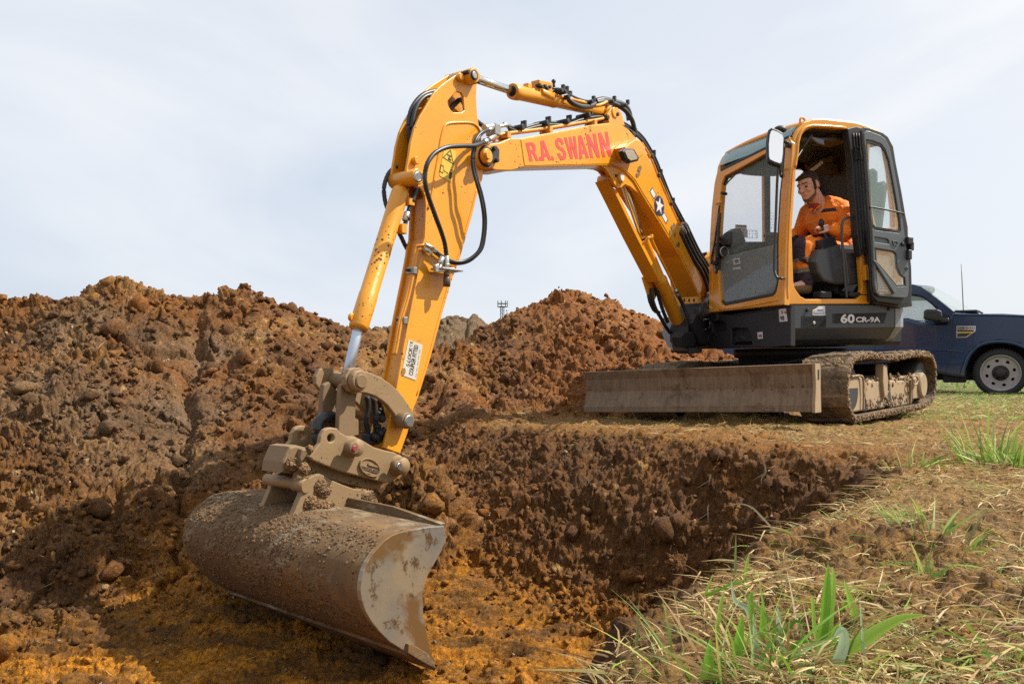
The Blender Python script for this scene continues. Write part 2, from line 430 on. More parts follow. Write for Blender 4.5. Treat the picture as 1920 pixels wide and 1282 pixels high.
def base_height(x, y):
    """smooth terrain, and masks: floor, bank, mound"""
    wa = .07+.14*sstep(2.6, 4.2, y); xw = x+wa*fbm(x, y, .8, 5, 90, .62); yw = y+wa*fbm(x, y, .8, 5, 91, .62)
    sd = np.full_like(x, 1e9); ins = np.zeros(x.shape, bool); n = len(PIT)
    for i in range(n):
        a, b = PIT[i], PIT[(i+1) % n]
        d, _ = segd(xw, yw, a, b); sd = np.minimum(sd, d)
        cond = ((a[1] > yw) != (b[1] > yw)); xi = (b[0]-a[0])*(yw-a[1])/(b[1]-a[1]+1e-12)+a[0]
        ins ^= cond & (xw < xi)
    sd = np.where(ins, sd, -sd)
    wd = .42+.50*sstep(2.2, 4.2, y)+.35*sstep(1.2, -.2, x)*sstep(4.5, 5.5, y)
    fl = -.96+.285*(np.clip(y, 3.5, 5.3)-4)
    e0 = .02+.10*sstep(2.8, 4.2, y); t = np.clip((sd+e0)/(wd+e0), 0, 1); t = t*t*(3-2*t)*.55+t*.45
    pit = fl*np.where(t < .85, t/.85*.97, .97+.03*(t-.85)/.15)
    mound = np.full_like(x, -9.)
    for sl, rd in RIDGES:
        for a, b in zip(rd, rd[1:]):
            d, q = segd(x, y, a, b); h = a[2]+(b[2]-a[2])*q
            mound = np.maximum(mound, h-sl*(np.sqrt(d*d+.0036)-.06))
    far = y > 9
    field = .03*fbm(x, y, 2.5, 2, 5)
    pit = pit+field*sstep(0, .3, -sd)
    z = smax(mound, pit, .07)
    moundm = sstep(-.06, .12, mound-pit)
    floorm = sstep(.8, 1.05, np.clip(sd/wd, 0, 2))*(1-moundm)
    return z, floorm, moundm, sd
def blob(x, y, c, r, k=0): 
    return sstep(1.5, .3, np.hypot((x-c[0])/r[0], (y-c[1])/r[1])+.9*fbm(x, y, .45, 5, k, .7))
def bare_mask(x, y):
    return np.maximum(np.maximum(blob(x, y, (wx(1610, 2.0), 2.0), (.30, .13), 601), blob(x, y, (wx(1700, 1.72), 1.72), (.20, .11), 603)), .8*blob(x, y, (wx(1800, 1.38), 1.38), (.36, .20), 602))
def terrain(x, y, full=False):
    z, fl, mo, sd = base_height(x, y); bm_ = bare_mask(x, y)*(y < 3)*(sd < 0); hump = blob(x, y, (wx(1610, 2.0), 2.0), (.26, .10), 601)*(y < 3)*(sd < 0)
    bank = sstep(-.12, .08, sd)*(1-fl)*(1-mo); fieldm = sstep(.02, -.10, sd)*(1-mo); z = z+.055*hump
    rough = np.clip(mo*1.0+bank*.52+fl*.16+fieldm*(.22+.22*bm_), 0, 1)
    # loose rim of lumps where bank meets floor
    toe = np.exp(-((sd-.95)/.22)**2)*sstep(3.2, 3.9, y)*sstep(-1.2, -.2, x); rough = np.maximum(rough, toe)
    greyc = [(wx(150, 6.9), 6.9), (wx(130, 5.9), 5.9), (wx(390, 6.9), 6.9), (wx(360, 6.2), 6.2), (wx(60, 6.1), 6.1), (wx(300, 5.6), 5.6)]
    grey = np.zeros_like(x)
    for i, c in enumerate(greyc): grey = np.maximum(grey, .55*blob(x, y, c, (.42, .34), 40+i))
    back = sstep(11.0, 11.4, y)*sstep(1.0, -.3, x); grey = np.maximum(grey, back*.9)*mo
    vy = y+.3*z
    c1, v1 = blocks(x, vy, .36, 100, .42, .12, .5); c2, v2 = blocks(x, vy, .14, 200, .6, .2, .6); cb, vb = blocks(x, vy, .06, 250, .5, .2, .6)
    c3, v3 = clods(x, vy, .055, 300, .8, .25, .62); c4, v4 = clods(x, vy, .028, 400, .8, .25, .62)
    pal = 1-.0*x
    big = fbm(x, y, 1.1, 4, 11); med = fbm(x, y, .3, 4, 21, .6)
    hard = sstep(-.1, .35, fbm(x, y, .9, 3, 31))      # smoother faces left by the bucket
    lump = rough*(1-(.25+.45*(x < -.4))*hard*mo)
    c0, v0 = blocks(x, vy, .85, 150, .5, .2, .6)
    h = z-.075*mo*(x < -.6)+mo*.18*c0+rough*(.075*big+.035*med)+lump*(.8*c1+1.1*c2+1.2*cb+.8*c3+1.2*c4)+rough*.02*fbm(x, y, .05, 3, 98, .7)
    # crevices and slips in the left heap
    cre = np.exp(-((x-(wx(360, 7.3)+.35*(7.3-y)+.10*fbm(x, y, .4, 3, 61)))/.06)**2)*sstep(5.0, 5.4, y)*sstep(7.5, 7.2, y)
    h = h-.10*cre*mo*(x < -1)
    ledge = 1-np.abs(fbm(x, y*1.8, .55, 3, 71)); h = h-.075*mo*sstep(.93, .99, ledge)
    # scraped floor: long shallow tears running across
    sc = -np.abs(fbm(x*.16+y*.05, y-.06*x, .055, 4, 81, .6)); sc2 = fbm(x*.25, y-.05*x, .02, 2, 83)
    h = h+fl*(.060*sc+.024*sc2+.25*np.maximum(c4-.006, 0)+.3*c3*(v3 > .86))
    h = h+fieldm*(.012*med+.01*fbm(x, y, .06, 3, 85)+.35*c4+.25*c3*(v3 > .6))
    # the bank: clods hang in a rough cut face
    h = h+bank*(.035*fbm(x, y+.5*z, .12, 5, 87, .65)+.9*c4+.5*c3)
    # colour of the soils
    def C(*a): return np.array(a)
    org, drk, gry, och, fld = C(.35, .142, .037), C(.150, .070, .024), C(.27, .185, .105), C(.50, .225, .055), C(.38, .235, .10)
    tan = C(.37, .195, .072)
    t = np.clip(.5+.7*fbm(x, y, .5, 5, 12, .6), 0, 1)[:, None]
    mound = org*(1-t)+drk*t
    t2 = sstep(-.02, .30, fbm(x, y, .55, 6, 14, .62))[:, None]; mound = mound*(1-.75*t2)+tan*1.15*.75*t2
    red = (sstep(-.3, .6, x)*mo)[:, None]; mound = mound*(1-red)+(mound*.4+.6*C(.36, .135, .040))*red
    g = grey[:, None]; mound = mound*(1-g)+(gry*(.8+.3*t))*g
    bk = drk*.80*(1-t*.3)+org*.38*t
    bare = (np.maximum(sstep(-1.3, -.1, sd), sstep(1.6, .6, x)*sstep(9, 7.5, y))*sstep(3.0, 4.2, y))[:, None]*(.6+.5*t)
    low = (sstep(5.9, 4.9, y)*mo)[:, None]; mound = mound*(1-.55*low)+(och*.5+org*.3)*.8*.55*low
    strk = np.clip(.5+1.3*fbm(x*.35+y*.06, y-.06*x, .09, 5, 17, .65), 0, 1)[:, None]; pat = sstep(-.1, .35, fbm(x, y, .7, 4, 18))[:, None]
    fc = (och*(.38+.85*strk)*(1-.30*pat)+drk*1.6*.30*pat)*(.85+.3*np.clip(.5+fbm(x, y, .25, 4, 15), 0, 1)[:, None])
    fd = fld*(.75+.4*t); dirt = sstep(-.05, .3, fbm(x, y, .35, 4, 16))[:, None]; fd = fd*(1-.6*dirt)+C(.30, .165, .07)*.6*dirt
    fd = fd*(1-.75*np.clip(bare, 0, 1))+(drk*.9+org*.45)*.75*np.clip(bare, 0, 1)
    b2 = bm_[:, None]*(.75+.25*t); fd = fd*(1-b2)+C(.36, .20, .085)*b2
    near = sstep(7.4, 5.6, y)[:, None]*sstep(.2, 1.2, y)[:, None]
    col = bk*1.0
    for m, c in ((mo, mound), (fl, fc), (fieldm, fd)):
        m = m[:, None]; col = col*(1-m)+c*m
    col = col*(1-.45*toe[:, None])+org*.8*.45*toe[:, None]
    shadep = blob(x, y, (wx(250, 4.6), 4.55), (.9, .35), 77)[:, None]; col = col*(1-.35*shadep)  # shadow left of the bucket, painted in as darker soil
    ochp = blob(x, y, (wx(340, 4.75), 4.75), (.38, .4), 78)[:, None]; col = col*(1-ochp)+och*1.1*ochp  # lit patch between the shadows: ochre soil, its brightness put into the colour
    grass = sstep(9.5, 12.5, y)*sstep(1.5, 4.5, x); grass = np.maximum(grass, sstep(14, 18, np.hypot(x, y)))[:, None]*(1-mo[:, None])
    col = col*(1-grass)+C(.16, .17, .05)*grass
    # every lump its own tone, some pale stones
    k = np.where(c3 > .004, v3, .5)[:, None]; k2 = np.where(c4 > .003, v4, .5)[:, None]; k1 = np.where(c2 > .01, v2, .5)[:, None]
    col = col*(.62+.38*k+.24*k2+.20*k1-.03)
    pale = (((v4 > .985) & (c4 > .005)) | ((v3 > .985) & (c3 > .01)))[:, None]*(.2+.8*np.clip(rough, 0, 1))[:, None]
    col = col*(1-.75*pale)+C(.60, .40, .20)*.75*pale
    occ = np.clip(rough, 0, 1)
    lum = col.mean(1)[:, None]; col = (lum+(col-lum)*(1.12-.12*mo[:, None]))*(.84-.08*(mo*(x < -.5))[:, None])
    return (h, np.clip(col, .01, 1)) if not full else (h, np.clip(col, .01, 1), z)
# fan-shaped sheet, finer near the pit, reaching the horizon
pxs = np.concatenate([np.linspace(-1500, -200, 60)[:-1], np.linspace(-160, 2080, 1130)[:-1], np.linspace(2100, 3600, 60)])
ang = np.arctan((pxs-CX)/FPX)
a0, a1 = ang[0], ang[-1]
ang = np.concatenate([np.linspace(-math.pi, a0, 40)[:-1], ang, np.linspace(a1, math.pi, 40)[1:-1]])
rad = np.concatenate([[.15, .4, .7], np.exp(np.linspace(math.log(.95), math.log(13.5), 1020)), np.exp(np.linspace(math.log(13.7), math.log(1500), 60))])
AA, RR = np.meshgrid(ang, rad)
gx = (np.sin(AA)*RR).ravel(); gy = (np.cos(AA)*RR).ravel()
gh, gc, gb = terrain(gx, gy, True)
_gb = gb.reshape(len(rad), len(ang)); gr_ = np.gradient(_gb, rad, axis=0); ga_ = np.gradient(_gb, ang, axis=1)/RR
gzx = (gr_*np.sin(AA)+ga_*np.cos(AA)).ravel(); gzy = (gr_*np.cos(AA)-ga_*np.sin(AA)).ravel()
nl = np.sqrt(1+gzx**2+gzy**2); gd = gh-gb; wn = sstep(14, 12, np.hypot(gx, gy))     # lumps stand out square to the slope
gxx, gyy, gh = gx-gzx/nl*gd*wn, gy-gzy/nl*gd*wn, gb+gd*(wn/nl+1-wn)
gh = np.where(np.hypot(gx, gy) > 30, 0, gh)
nA, nR = len(ang), len(rad)
ii = np.arange(nR-1)[:, None]*nA; jj = np.arange(nA); jn = (jj+1) % nA
GF = np.stack([ii+jj, ii+jn, ii+nA+jn, ii+nA+jj], -1).reshape(-1, 4)
t = NT('soil')
att = t.n('ShaderNodeAttribute'); att.attribute_name = 'soil'
n1 = t.noise(55, 8, .72); n2_ = t.noise(220, 5, .7); n3 = t.noise(9, 5, .65)
f = t.math('MULTIPLY', t.ramp(n1, [(.34, .30), (.5, .9), (.66, 1.7)]), t.math('ADD', t.math('MULTIPLY', n2_, .8), .6))
hs = t.n('ShaderNodeVectorMath', operation='SCALE'); t.l(att.outputs['Color'], hs.inputs[0]); t.l(f, hs.inputs['Scale'])
hv = t.n('ShaderNodeHueSaturation'); t.l(hs.outputs[0], hv.inputs['Color'])
t.l(t.math('ADD', t.math('MULTIPLY', n3, .5), .85), hv.inputs['Saturation'])
t.l(hv.outputs[0], t.b.inputs['Base Color'])
t.bump(t.math('ADD', t.math('MULTIPLY', t.noise(38, 9, .78), 1.0), t.math('MULTIPLY', t.noise(150, 6, .7), .5)), .9, .022)
t.set(Roughness=.88); M['soil'] = t.mat
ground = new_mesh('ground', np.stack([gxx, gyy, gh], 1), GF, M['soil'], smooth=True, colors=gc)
ground['kind'] = 'structure'
def ground_z(x, y):
    h, c = terrain(np.atleast_1d(np.float64(x)), np.atleast_1d(np.float64(y))); return h, c

# loose lumps of earth, uncountable
def rock_proto(seed):
    import bmesh
    bm = bmesh.new(); bmesh.ops.create_icosphere(bm, subdivisions=2, radius=1)
    r = np.random.default_rng(seed); a = r.normal(size=(5, 3)); ph = r.random(5)*6
    V = []
    for v in bm.verts:
        p = np.array(v.co); k = 1+.22*sum(math.sin(2.6*np.dot(p, a[i])+ph[i]) for i in range(5))/1.4+.30*(r.random()-.5)
        V.append(p*k)
    F = np.array([[v.index for v in f.verts] for f in bm.faces]); bm.free()
    return np.array(V), F
PRO = [rock_proto(i) for i in range(6)]
def scatter_lumps(name, px, py_d, size, sink=.25, label=None, mat=None, colk=1.0, colfix=None):
    x, y = px, py_d; h, c = terrain(x, y); VV = []; FF = []; CC = []; b = 0; n = len(x)
    if colfix is not None: c = np.tile(np.array(colfix), (n, 1))
    tone = (.7+.6*rng.random(n))[:, None]*colk; c = np.clip(c*tone, 0, 1)
    which = rng.integers(0, len(PRO), n); rot = rng.random((n, 3))*6.28; sc = size[:, None]*(.65+.6*rng.random((n, 3)))
    for i in range(n):
        V, F = PRO[which[i]]; cz, sz = math.cos(rot[i, 0]), math.sin(rot[i, 0]); cx_, sx_ = math.cos(rot[i, 1]), math.sin(rot[i, 1])
        P = V*sc[i]; P = P@np.array([[cz, sz, 0], [-sz, cz, 0], [0, 0, 1]]).T; P = P@np.array([[1, 0, 0], [0, cx_, sx_], [0, -sx_, cx_]]).T
        VV.append(P+np.array([x[i], y[i], h[i]+size[i]*(.5-sink)])); FF.append(F+b); b += len(V); CC.append(np.tile(c[i], (len(V), 1)))
    return new_mesh(name, np.concatenate(VV), np.concatenate(FF), mat or M['soil'], smooth=None, colors=np.concatenate(CC), label=label)
def fan_points(n, p0, p1, d0, d1):
    px = p0+(p1-p0)*rng.random(n); d = np.exp(math.log(d0)+(math.log(d1)-math.log(d0))*rng.random(n)); return wx(px, d), d
x, y = fan_points(22000, -250, 1500, 3.6, 11.5); z0, fl0, mo0, sd0 = base_height(x, y)
toe0 = np.exp(-((sd0-.85)/.25)**2)
keep = (rng.random(len(x)) < np.clip(mo0*.9+toe0*1.0+.04+(sd0 > .9)*.16+(sd0 > 0)*(sd0 < 1)*.25, 0, 1)*(.45+.55*(fbm(x, y, .5, 3, 55) > 0)))
x, y = x[keep], y[keep]
sz = .007+.022*rng.random(len(x))**3*(y/6)+.045*(rng.random(len(x)) < .012)
o = scatter_lumps('earth_lumps', x, y, sz); o['kind'] = 'stuff'; o['label'] = 'loose crumbly lumps of brown earth lying on the heaps and in the pit'
# pale stones scattered in the soil
x, y = fan_points(650, -250, 1500, 3.2, 10.5); z0, fl0, mo0, sd0 = base_height(x, y); k = (sd0 > .1) | (mo0 > .5); x, y = x[k], y[k]
o = scatter_lumps('pale_stones', x, y, .003+.009*rng.random(len(x))**3, .2, colfix=(.55, .40, .23)); o['kind'] = 'stuff'; o['label'] = 'small pale stones strewn through the soil'
# ---------------- excavator ----------------
B = Plane((1.547, 7.5, EYE), (.788, -.616, 0))        # near side of the boom and arm
S = Plane((2.141, 6.718, EYE), (.3903, -.9207, 0))    # door side of the cab
NV = S.n.copy(); AL = S.a.copy()                       # towards the door side / towards the rear
_A, _B = S.hit(1470, 571), S.hit(1484, 290)
FR = Plane(_A, NV.cross((_B-_A).normalized()), NV)     # windscreen plane, leaning back a little
G = Plane(S.hit(1482, 600), (-.9207, -.3903, 0), NV)   # front face of the lower body
CW = .98
UC0 = Vector((2.58, 7.93, 0)); UF = Vector((-.65, -.76, 0)).normalized(); UL = Vector((.76, -.65, 0)).normalized()
def U(f, l, z): return UC0+UF*f+UL*l+Vector((0, 0, z+.028-.022*f+.045*(l-.95)))
ex = thing('excavator', 'yellow tracked excavator with its muddy bucket reaching down into the pit', 'excavator', (UC0.x, UC0.y, 0))
Y = M['yellow']; YD = M['yellow_dirty']

# --- boom ---
boom_px = [(936, 268), (956, 259.5), (975, 259.5), (1107.5, 234.7), (1146.6, 230), (1163.7, 233), (1178, 242.5), (1190, 256), (1210, 282.5), (1224, 311), (1242.5, 354), (1255, 384), (1285, 447.5),
           (1304, 489), (1314, 508), (1319, 524), (1314, 552), (1311, 556), (1275, 481), (1264, 464), (1240, 424), (1205, 367.5), (1189, 340), (1175, 325), (1162, 316), (1153, 312), (1140, 310.6), (982.5, 314), (957.5, 320),
           (930, 319), (912, 313), (899, 302), (897, 290), (903, 278), (918, 270)]
mb = MB(); mb.prism(B, boom_px, 0, -.20, bev=.006)
mb.prism(B, [(977, 262), (1107.5, 238), (1146, 233.5), (1163, 237), (1176, 246), (1186, 258), (1205, 285), (1219, 312), (1237, 353), (1250, 384), (1280, 447.5), (1298, 489), (1308, 510), (1311, 524), (1308, 545), (1279, 481),
             (1268, 463), (1244, 423), (1209, 367), (1192, 338), (1178, 323), (1164, 314), (1145, 307), (984, 310.5)], .004, -.002, bev=.002)
boom = mb.build('boom', [YD], ex)
mb = MB()   # nose boss with dark collar and cap
c0 = B.hit(914, 292, -.24); n = B.n
mb.pin(B, 914, 293, .02, -.22, .078, 28, 0); mb.pin(B, 914, 293, .03, .0, .066, 28, 1)
mb.pin(B, 916, 292, .055, .02, .047, 28, 0); mb.pin(B, 917, 291.5, .075, .05, .024, 20, 0)
mb.prism(B, [(920, 278), (931, 273), (937, 281), (936, 304), (929, 306), (922, 300)], .03, .0, m=1)
for q in ((930, 278), (934.5, 300)): mb.pin(B, q[0], q[1], .05, .0, .014, 8, 2)
mb.build('boom_nose', [Y, M['black_muddy'], M['black']], boom)
mb = MB()   # lugs under the boom that carry the lift cylinder
mb.prism(B, [(1126, 311), (1136, 317), (1144, 330), (1152, 345), (1158, 352), (1165, 351.5), (1172, 346), (1182, 350), (1196, 362), (1207, 376), (1196, 345), (1175, 322), (1150, 308)], -.012, -.04)
mb.prism(B, [(1110, 312), (1122, 318), (1134, 332), (1142, 345), (1148, 352), (1155, 351), (1162, 346), (1172, 350), (1186, 362), (1197, 376), (1190, 345), (1170, 322), (1140, 308)], -.165, -.19)
mb.pin(B, 1167.5, 333, .012, -.2, .042, 24, 0)
mb.pin(B, 1167.5, 333, .018, .0, .030, 24, 1); mb.pin(B, 1157, 329, .0, -.03, .012, 8, 2)
mb.build('cylinder_lug', [YD, M['white'], M['black']], boom)
mb = MB()
mb.pin(B, 1154, 211, .01, -.17, .042, 24, 0)
mb.prism(B, [(1143, 232), (1139, 214), (1146, 203), (1158, 202), (1166, 212), (1172, 236)], -.0, -.03); mb.prism(B, [(1143, 232), (1139, 214), (1146, 203), (1158, 202), (1166, 212), (1172, 236)], -.14, -.17, ref=0)
mb.pin(B, 1160, 214, .02, -.0, .016, 8, 1)
mb.build('top_lug', [Y, M['black']], boom)
# lettering R.A. SWANN, roundel
GLY = {'R': ([(0, 0), (0, 1), (.62, 1), (.86, .94), (.97, .79), (.95, .6), (.78, .47), (1, 0), (.68, 0), (.5, .41), (.32, .41), (.32, 0)], [(.32, .83), (.32, .6), (.54, .6), (.65, .715), (.54, .83)]),
 'A': ([(0, 0), (.33, 1), (.67, 1), (1, 0), (.70, 0), (.645, .2), (.355, .2), (.30, 0)], [(.41, .38), (.59, .38), (.5, .74)]),
 'S': ([(.0, .30), (.30, .32), (.36, .2), (.5, .15), (.64, .2), (.66, .3), (.58, .38), (.25, .5), (.06, .62), (.02, .78), (.12, .94), (.35, 1.02), (.62, 1.02), (.86, .93), (.94, .70), (.66, .68), (.60, .82), (.48, .87), (.36, .82), (.33, .73), (.42, .65), (.78, .52), (.96, .38), (.98, .22), (.86, .06), (.62, -.02), (.36, -.02), (.12, .06)], None),
 'W': ([(0, 1), (.22, 1), (.31, .38), (.41, 1), (.59, 1), (.69, .38), (.78, 1), (1, 1), (.84, 0), (.60, 0), (.50, .58), (.40, 0), (.16, 0)], None),
 'N': ([(0, 0), (0, 1), (.32, 1), (.70, .42), (.70, 1), (1, 1), (1, 0), (.68, 0), (.30, .58), (.30, 0)], None), '.': ([(0, 0), (0, .2), (1, .2), (1, 0)], None)}
q = [Vector(B.uv(a_, b__, .004)) for a_, b__ in [(993.4, 303), (1147.5, 294), (1139, 247), (985.3, 268.3)]]
def qmap(u_, v_): p = (q[0]*(1-u_)+q[1]*u_)*(1-v_)+(q[3]*(1-u_)+q[2]*u_)*v_; return (p.x, p.y)
for ch, x0, x1 in (('R', 0, .098), ('.', .107, .129), ('A', .125, .238), ('.', .244, .267), ('S', .318, .424), ('W', .436, .576), ('A', .570, .692), ('N', .708, .836), ('N', .866, 1.0)):
    o_, h_ = GLY[ch]; mbp('lettering', [M['red']], boom, B, [qmap(x0+(x1-x0)*a_, b__) for a_, b__ in o_], .0055, .003, [[qmap(x0+(x1-x0)*a_, b__) for a_, b__ in h_]] if h_ else (), bev=0, world=True)
def inner(poly, k=.8):
    cx = sum(p[0] for p in poly)/len(poly); cy = sum(p[1] for p in poly)/len(poly)
    return [(cx+(x-cx)*k, cy+(y-cy)*k) for x, y in poly]
mb = MB()
c = B.uv(1236, 386, .0055); r = .083
b1 = [(1223, 351), (1231, 366.5), (1226.5, 374), (1218, 359)]; b2 = [(1245, 397), (1253, 412), (1249, 420.6), (1240, 404)]
for b_ in (b1, b2):
    mb.prism(B, b_, .0055, .003, m=1, bev=0); mb.prism(B, inner(b_, .78), .0065, .003, m=0, bev=0)
mb.prism(B, [(c[0]+r*math.cos(a), c[1]+r*math.sin(a)) for a in np.linspace(0, 2*math.pi, 40)[:-1]], .007, .003, m=1, bev=0, world=True)
mb.prism(B, [(c[0]+(r*.92 if i % 2 == 0 else r*.37)*math.sin(i*math.pi/5+.12), c[1]+(r*.92 if i % 2 == 0 else r*.37)*math.cos(i*math.pi/5+.12)) for i in range(10)], .0085, .003, bev=0, world=True)
mb.build('star_emblem', [M['white'], M['navy']], boom)
# work lamp
mb = MB()
mb.prism(B, [(1172, 276), (1180, 268), (1191, 260.5), (1200, 262), (1211, 277), (1207, 290), (1199, 298), (1178, 295)], .105, .0, bev=.012)
mb.prism(B, [(1167.5, 283), (1173, 278), (1189, 278), (1199, 295), (1197.5, 302), (1182, 306), (1174, 299)], .145, .10, m=1, bev=.01)
lamp = mb.build('work_lamp', [Y, M['black']], boom)
t = NT('lamp_glass'); t.col((.50, .42, .30)); t.set(Roughness=.15, Metallic=.2); t.bump(t.noise(120, 2), .6, .004); M['lens'] = t.mat
MB().prism(B, [(1172.5, 285), (1175.5, 281.5), (1187.5, 281), (1195.5, 294.5), (1194.5, 299), (1183, 301.5), (1177.5, 297)], .152, .14, bev=.003).build('lens', [M['lens']], lamp)
# mud patches and rubbed spot on the boom
dried = paint('dried_mud', (.24, .15, .07), .9, .2, spots=.3)
for i, (px, py, s) in enumerate([(1199, 318, 4), (1201.5, 314, 2.5), (1196, 328, 3.4), (1199, 326, 1.8), (1272, 457.5, 3.6), (1273, 460, 2.4), (1262, 428, 4.0), (1258, 436, 3.2), (1266, 440, 2.2), (1265, 421, 2)]):
    a = rng.random(9)*.6+.7; q = [(px+s*.8*a[k]*math.cos(k*.7), py+s*1.4*a[k]*math.sin(k*.7)) for k in range(9)]
    mbp('mud_patch', [dried], boom, B, q, .009, .0, bev=.003)
# pipes and clips along the boom
mb = MB()
for k, o in ((0, -.03), (1.6, -.075)):
    mb.tube([B.hit(x, y+k, o) for x, y in [(925, 263), (932, 256), (944, 251), (1000, 244), (1060, 235), (1123, 224), (1139, 221), (1160, 225)]], .011, 8, 0)
for q in ((945, 252), (1024, 242), (1108, 230)): mb.box(B.hit(q[0], q[1]+3, -.05), B.a*.02, B.n*.045, Vector((0, 0, .022)), 0, .003)
for k, o in ((0, -.02), (3, -.05)):
    mb.tube([B.hit(x-3+k, y, o) for x, y in [(1206, 268), (1221, 292), (1236, 328), (1252, 365), (1268, 402), (1282, 432), (1296, 465)]], .010, 8, 1)
mb.build('boom_pipe', [Y, YD], boom)
HO = M['rubber']
def hose(pts, r, pl=B, ridges=.0, name='hose', parent=ex, mat=HO, n=10, ends=0):
    mb = MB(); P = [pl.hit(*p) if len(p) == 3 else pl.hit(p[0], p[1], 0) for p in pts]
    mb.tube(P, r, n, 0, 8, ridges=ridges)
    if ends:
        d = (P[0]-P[1]).normalized(); mb.cyl(P[0]+d*.05, P[0]-d*.02, r*1.15, 12, 1); mb.cyl(P[0]+d*.02, P[0]-d*.002, r*1.5, 6, 1)
        if ends > 1: d = (P[-1]-P[-2]).normalized(); mb.cyl(P[-1]+d*.05, P[-1]-d*.02, r*1.15, 12, 1)
    return mb.build(name, [mat, M['zinc']], parent)
top_hose = [(953, 236), (962, 240), (971.6, 242.5), (982.5, 240), (1003, 234), (1026, 230), (1045, 230), (1067, 228), (1088, 221), (1107.5, 216.5), (1125, 215), (1142, 219.5), (1162, 230), (1185.6, 244), (1203, 260), (1217, 282), (1227.5, 302), (1238.5, 330), (1253, 366), (1262, 384), (1276, 410), (1291, 438)]
for i, (dx, dy, o) in enumerate([(0, 0, -.07), (.5, 4.2, -.04), (3, -2, -.11)]):
    hose([(x+dx, y+dy, o) for x, y in (top_hose if i < 2 else top_hose[9:])], .0105, ends=1 if i == 0 else 0)
low = [(1283, 424), (1298, 456), (1310, 479), (1323, 499), (1332, 522), (1336, 545), (1332, 556)]
for dx, dy, o in ((0, 0, -.02), (-4, 4, .0), (4, -2, -.06), (-8, 10, .01)):
    hose([(x+dx, y+dy, o) for x, y in low], .0165)
for i, off in enumerate((0, 4, 8)):
    hose([(1332+i, 550, .02), (1323+i*1.5, 562, .06), (1314+i*3.6, 578, .08), (1313+i*2.6, 598, .07), (1316+i*2, 616, .05)], .0125, ridges=.012)
mb = MB(); mb.tube([B.hit(1326, 551, .05), B.hit(1333, 548, .06), B.hit(1339, 551, .03)], .012, 8)
mb.build('hose_clamp', [M['zinc']], ex)
mb = MB()
mb.cyl(B.hit(1277, 424, .0), B.hit(1284, 438, .0), .02, 10, 0); mb.cyl(B.hit(1283, 421, -.06), B.hit(1290, 436, -.06), .018, 10, 0); mb.box(B.hit(1283, 419, 0), B.a*.03, B.n*.015, Vector((0, 0, .008)), 0)
mb.build('hose_fitting', [M['zinc']], ex)
for px, py in [(982, 238), (1028, 230), (1067, 227), (1107, 216), (1141, 220), (1225, 292), (1238, 328), (1261, 381), (1190, 252)]:
    mb = MB()
    mb.pin(B, px, py, .0, -.12, .020, 10); mb.box(B.hit(px, py-5, -.06), B.a*.008, B.n*.02, Vector((0, 0, .022))); mb.build('cable_tie', [M['black']], boom)

# --- arm ---
near_l = [(880, 129), (868, 133), (855, 141), (841, 150), (827.5, 160), (815, 172.5), (800, 197), (787, 219), (777, 241), (770, 269), (767, 291), (762, 320), (762, 337), (770, 349), (780, 351)]
notch = [(787, 352), (793, 359), (797, 368), (798.5, 385), (798, 405), (796, 447), (792, 460), (790, 477), (782, 520), (774, 560), (764.5, 608), (754, 665), (743.5, 727), (731, 790), (719, 839)]
right = [(738, 846), (750.5, 850), (764.5, 811), (773, 773), (785.5, 741), (806, 676), (831, 583), (849, 520), (861, 490), (886, 402), (894, 369), (899, 352), (905, 335), (908, 300), (903, 262), (899, 241), (895, 216), (893, 185), (894, 160), (902, 148), (899, 137), (891, 130)]
hole = [(859, 172), (866, 175), (869, 182), (871, 207), (866, 211), (850, 211), (845, 206), (839, 195), (840, 189), (852, 175)]
mb = MB()
mb.prism(B, near_l+notch+right, -.03, -.048, [hole], bev=.004)
mb.prism(B, near_l+notch+right, -.147, -.165, [hole], bev=.004, ref=-.03)      # far plate (seen past the near one)
core = [(812, 350), (800, 372), (799, 400), (797, 447), (793, 460), (791, 477), (783, 520), (775, 560), (765.5, 608), (755, 665), (744.5, 727), (732, 790), (721, 838), (749, 848), (763, 811), (771, 773), (784, 741), (804, 676), (829, 583), (847, 520), (859, 490), (884, 402), (892, 369), (897, 352), (903, 335), (905, 300), (900, 262), (880, 300), (850, 330)]
mb.prism(B, core, -.046, -.149, bev=0)
mb.prism(B, [(876, 150), (850, 160), (825, 190), (808, 225), (800, 260), (806, 258), (815, 228), (832, 195), (856, 168), (878, 160)], -.046, -.149, bev=0)
arm = mb.build('arm', [YD], ex)
mb = MB()   # raised weld line on the side plate, edge bead
mb.tube([B.hit(x, y, -.030) for x, y in [(802, 392), (809, 366), (816, 322), (822, 290), (826, 262), (832, 240), (840, 232), (862, 230), (884, 231), (895, 238), (900, 248)]], .008, 8)
mb.tube([B.hit(x-5, y, -.031) for x, y in [(899, 352), (886, 402), (861, 490), (849, 520), (831, 583), (806, 676), (785.5, 741)]], .005, 6)
mb.pin(B, 866, 144, .0, -.03, .022, 16); mb.pin(B, 783.5, 300.5, -.0, -.03, .023, 16)
mb.build('weld_ridge', [Y], arm)
mb = MB()   # head pins
mb.pin(B, 891, 141, .035, -.19, .046, 28, 0); mb.pin(B, 891, 141, .042, .02, .033, 24, 1); mb.pin(B, 891, 141, .046, .03, .022, 20, 2)
mb.pin(B, 880, 134.5, .03, -.03, .013, 8, 1); mb.pin(B, 899, 152, .03, -.03, .013, 8, 1)
mb.build('pin', [Y, M['black'], M['steel'], M['white']], arm); mb = MB()
mb.pin(B, 785, 331, .03, -.18, .046, 28, 0); mb.pin(B, 785, 331, .036, .01, .033, 24, 1); mb.pin(B, 785, 331, .041, .02, .028, 24, 3)
